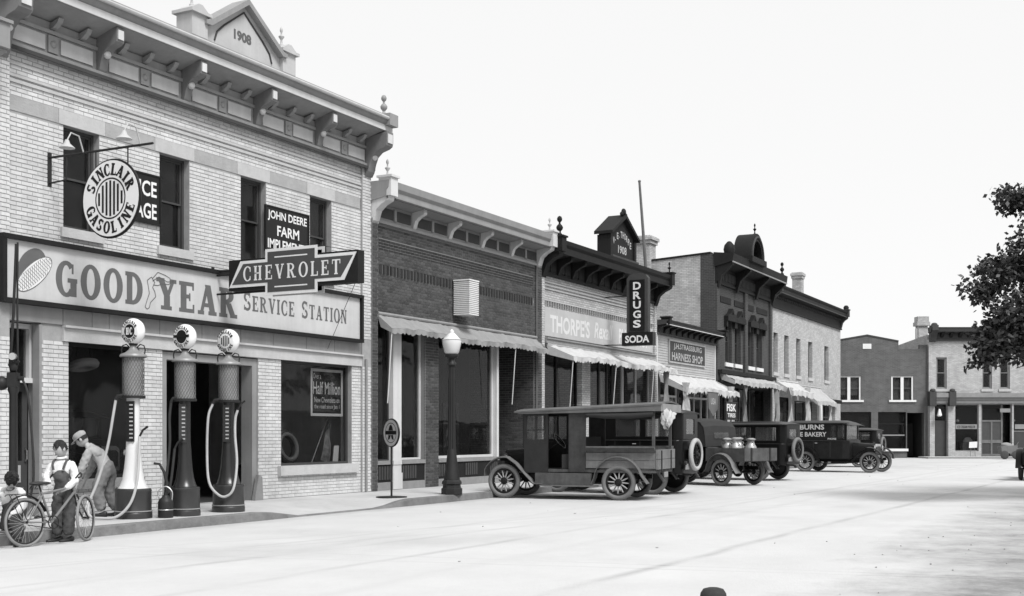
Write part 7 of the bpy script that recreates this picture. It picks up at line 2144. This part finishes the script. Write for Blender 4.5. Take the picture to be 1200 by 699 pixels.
O('cap', MB().lathe([(.1, .03), (.115, .06), (.11, .1), (.07, .13), (0, .14)], 18, (0, .012, 0), M=Ah).lathe([(.08, .045), (.13, .035), (.13, .03), (.08, .03)], 16, (0, -.045, 0), M=Ah), K['work_cloth'], hd)
shoe(m3, .1, -.1, .0, radians(-90), 1.1); shoe(m3, .26, .14, .0, radians(-90), 1.1)

# ------------------------------------------------------------------ bicycle (local +X forward; stands along the kerb)
bi = thing('bicycle', 'dark bicycle with leather saddle standing in the gutter before the boys', 'bicycle', (10.88, 13.04, 0), radians(-1), rx=radians(-3))
R_ = .325


def cycle_wheel(x, steer=0.0):
    Qx = Matrix.Rotation(radians(90), 4, 'X')
    w_ = O('wheel', MB().tube([(0, -.05, 0), (0, .05, 0)], [.018, .018], 10), K['iron'], bi, loc=(x, 0, R_), rot=(0, 0, steer))
    O('tyre', MB().torus(R_ - .02, .02, 44, 8, M=Qx), K['cycle_tyre'], w_)
    O('rim', MB().torus(R_ - .045, .011, 40, 6, M=Qx), K['iron'], w_)
    for i in range(28):
        q = 2 * pi * i / 28
        O('spoke', MB().tube([(.012 * cos(q + 1.2), .03 * (1 if i % 2 else -1), .012 * sin(q + 1.2)), ((R_ - .05) * cos(q), 0, (R_ - .05) * sin(q))], .0022, 3, cap=False), K['tin'], w_)


K['cycle_tyre'] = mat('cycle_tyre', .22, .85, .15, 8, dirt=.15)
cycle_wheel(0); cycle_wheel(1.0, radians(28))
head_t, head_b, bb, seat_t = (.80, 0, .80), (.835, 0, .66), (.42, 0, .30), (.27, 0, .72)
fr = MB().tube([head_t, head_b], .02, 8).tube([seat_t, bb], .016, 8).tube([(.28, 0, .69), (.805, 0, .765)], .016, 8).tube([(.82, 0, .69), bb], .018, 8)
for s_ in (-1, 1): fr.tube([(0, s_ * .055, R_), (.40, s_ * .03, .30)], .010, 6).tube([(0, s_ * .055, R_), (.275, s_ * .025, .68)], .009, 6)
O('frame', fr, K['frame_grey'] if 'frame_grey' in K else mat('frame_grey', .16, .4, .1, 5, spec=.5), bi)
fk_ = MB()
for s_ in (-1, 1): fk_.tube([(.835, s_ * .03, .66), (.90, s_ * .05, .5), (1.0, s_ * .055, R_)], .012, 6)
O('fork', fk_, K['iron'], bi)
O('handlebar', MB().tube([head_t, (.79, 0, .88)], .014, 8).tube(smooth([(.62, .27, .88), (.72, .25, .95), (.84, .12, .90), (.84, -.0, .885), (.84, -.12, .90), (.72, -.25, .95), (.62, -.27, .88)]), .012, 8), K['iron'], bi)
sd2 = O('saddle', MB().ball((.22, 0, .83), .13, .075, .03, 14, 8).ball((.34, 0, .83), .10, .03, .022, 12, 8), K['shoe'], bi)
O('seat_post', MB().tube([seat_t, (.24, 0, .82)], .012, 8), K['iron'], sd2)
for s_ in (-.05, .05): O('saddle_spring', MB().tube([(.16, s_, .80), (.13, s_, .76), (.18, s_, .76)], .008, 5), K['iron'], sd2)
cr = O('crank', MB().torus(.085, .008, 24, 5, M=Matrix.Translation((.42, -.045, .30)) @ Matrix.Rotation(radians(90), 4, 'X')).tube([(.42, -.05, .30), (.53, -.07, .22)], .009, 6).tube([(.42, .05, .30), (.31, .07, .38)], .009, 6), K['iron'], bi)
for x, y, z in ((.53, -.11, .22), (.31, .11, .38)): O('pedal', MB().box(x - .045, x + .045, y - .04, y + .04, z - .01, z + .01), K['shoe'], cr)
O('chain', MB().tube([(.0, -.05, R_ + .035), (.42, -.05, .387)], .006, 4).tube([(.0, -.05, R_ - .035), (.42, -.05, .213)], .006, 4), K['iron'], bi)
O('rear_mudguard', MB().strip(arc_path(0, R_, R_ + .03, 20, 190, 18)[::-1], -.03, .03, .004, .012), K['iron'], bi)
rk = MB()
for s_ in (-1, 1): rk.tube([(.2, s_ * .05, .70), (-.22, s_ * .06, .70), (-.25, s_ * .06, .68)], .006, 5).tube([(-.18, s_ * .06, .70), (0, s_ * .06, R_)], .006, 5)
for i in range(4): rk.tube([(-.2 + i * .1, -.06, .70), (-.2 + i * .1, .06, .70)], .005, 4)
O('carrier', rk, K['iron'], bi)
# ------------------------------------------------------------------ trees on the photographer's side of the street
def leaf_mesh(clusters, per, size, seed):
    """Many leaf-sized faces spread about the twig ends."""
    rnd = random.Random(seed)
    mb = MB()
    for (cx, cy, cz, r) in clusters:
        n = int(per * (r / .45) ** 2)
        for _ in range(n):
            a = Vector((rnd.gauss(0, 1), rnd.gauss(0, 1), rnd.gauss(0, 1))).normalized() * r * rnd.random() ** .45
            c = Vector((cx + a.x, cy + a.y, cz + a.z * .75))
            d = Vector((rnd.uniform(-1, 1), rnd.uniform(-1, 1), rnd.uniform(-1.1, .3))).normalized()
            s_ = d.cross(Vector((rnd.uniform(-1, 1), rnd.uniform(-1, 1), rnd.uniform(-1, 1)))).normalized()
            l = size * rnd.uniform(.7, 1.35)
            mb.add([c, c + d * l * .45 + s_ * l * .3, c + d * l, c + d * l * .45 - s_ * l * .3], [(0, 1, 2, 3)])
    return mb


def tree(label, loc, branches, height, seed, per=60, size=.12, extra=(), r0=.28, dens=2):
    """tree > trunk, limb (each), crown. branches = lists of points in local coordinates."""
    t = thing('shade_tree', label, 'tree', loc, group='trees opposite the shops')
    O('trunk', MB().tube(smooth([(0, 0, -.05), (.05, .02, height * .12), (-.04, .05, height * .28), (.06, 0, height * .45), (0, .05, height * .7), (.1, 0, height * .92)], 4), [r0 * (1.35 if i == 0 else 1 - .85 * i / 20) for i in range(21)], 12), K['bark'], t)
    rnd = random.Random(seed)
    cl = []
    for br in branches:
        P = smooth(br, 5)
        n = len(P)
        O('limb', MB().tube(P, [max(.014, .11 * (1 - i / n)) for i in range(n)], 7), K['bark'], t)
        tw = MB()
        for i in range(n // 3, n):
            f = i / n
            p = Vector(P[i])
            for _ in range(dens):
                dv = Vector((rnd.gauss(0, 1), rnd.gauss(0, 1), rnd.gauss(-.1, .6))).normalized() * rnd.uniform(.2, .75) * (1.25 - .75 * f)
                q = p + dv
                tw.tube([p, p + dv * .5 + Vector((0, 0, .05)), q], [.012, .008, .005], 4, cap=False)
                cl.append((q.x, q.y, q.z, rnd.uniform(.26, .5) * (1.15 - .45 * f)))
        cl.append((P[-1][0], P[-1][1], P[-1][2], .2))
        O('twigs', tw, K['bark'], t, kind='stuff')
    cl += list(extra)
    O('crown', leaf_mesh(cl, per, size, seed), K['leaf'], t, kind='stuff')
    return t


TX, TY = 30.2, -1.3


def tp(u, v, depth):
    """A point of the crown given by its bearing and height at a distance from the lens."""
    a = (u - 600) / 1400 * depth
    return (depth * cos(THETA) + a * sin(THETA) - TX, depth * sin(THETA) - a * cos(THETA) - TY, 1.5 + (508 - v) / 1400 * depth)


BR = [
    [(0, 0, 3.0), tp(1330, 330, 26.2), tp(1240, 305, 26), tp(1180, 312, 25.8), tp(1142, 342, 25.7)],
    [(0, 0, 2.6), tp(1330, 372, 25.6), tp(1250, 372, 25.3), tp(1205, 386, 25.1), tp(1176, 402, 25), tp(1158, 416, 25)],
    [(0, 0, 4.0), tp(1320, 290, 26.6), tp(1250, 258, 26.5), tp(1210, 236, 26.4), tp(1188, 232, 26.4)],
    [(0, 0, 3.4), tp(1310, 350, 25.2), tp(1230, 345, 25), tp(1185, 372, 24.8), tp(1172, 395, 24.8)],
    [(0, 0, 3.6), tp(1300, 320, 27), tp(1225, 318, 27.2), tp(1170, 305, 27.3)],
    [(0, 0, 3.0), tp(1300, 380, 26.4), tp(1230, 400, 26.6), tp(1205, 415, 26.7)],
]
rnd = random.Random(5)
for i in range(16):
    a = rnd.uniform(0, 2 * pi); r = rnd.uniform(2.2, 4.6); z = rnd.uniform(4.2, 8.5)
    if cos(a - 2.2) > .55 and z < 7.6: a += 2.2
    BR.append([(0, 0, z * .6), (r * .35 * cos(a), r * .35 * sin(a), z * .8), (r * .7 * cos(a + .1), r * .7 * sin(a + .1), z), (r * cos(a), r * sin(a), z - .3)])
tree('leafy tree whose dark branches reach in from the right edge', (TX, TY, 0), BR, 8.0, 11, per=95, size=.125, dens=4, extra=[tp(u, v, d) + (r,) for u, v, d, r in ((1205, 272, 26, .4), (1212, 300, 26, .5), (1208, 330, 26.3, .45), (1195, 352, 25.5, .4), (1222, 345, 26, .6), (1178, 360, 25.2, .3), (1212, 250, 26, .35), (1140, 424, 25, .12), (1133, 430, 25, .08), (1150, 425, 25, .12))])
for k, (x, y, s_) in enumerate(((11.5, -7.5, 1), (20.5, -8.5, 2), (3.5, -8.0, 3), (43, -7.5, 4), (55, -8, 6))):
    rnd = random.Random(20 + k); B = []
    for i in range(14):
        a = 2 * pi * i / 14 * 1.9; r = rnd.uniform(2.4, 4.4); z = rnd.uniform(3.6, 9.0)
        B.append([(0, 0, z * .55), (r * .35 * cos(a), r * .35 * sin(a), z * .8), (r * .7 * cos(a + .15), r * .7 * sin(a + .15), z), (r * cos(a), r * sin(a), z - .4)])
    tree(('leafy tree across the street facing the pumps', 'leafy tree across the street facing the brown shop', 'leafy tree across the street behind the lens', 'leafy tree across the street facing the harness shop', 'leafy tree across the street facing the corner block')[k], (x, y, 0), B, 8.5, 40 + k, per=12, size=.26)
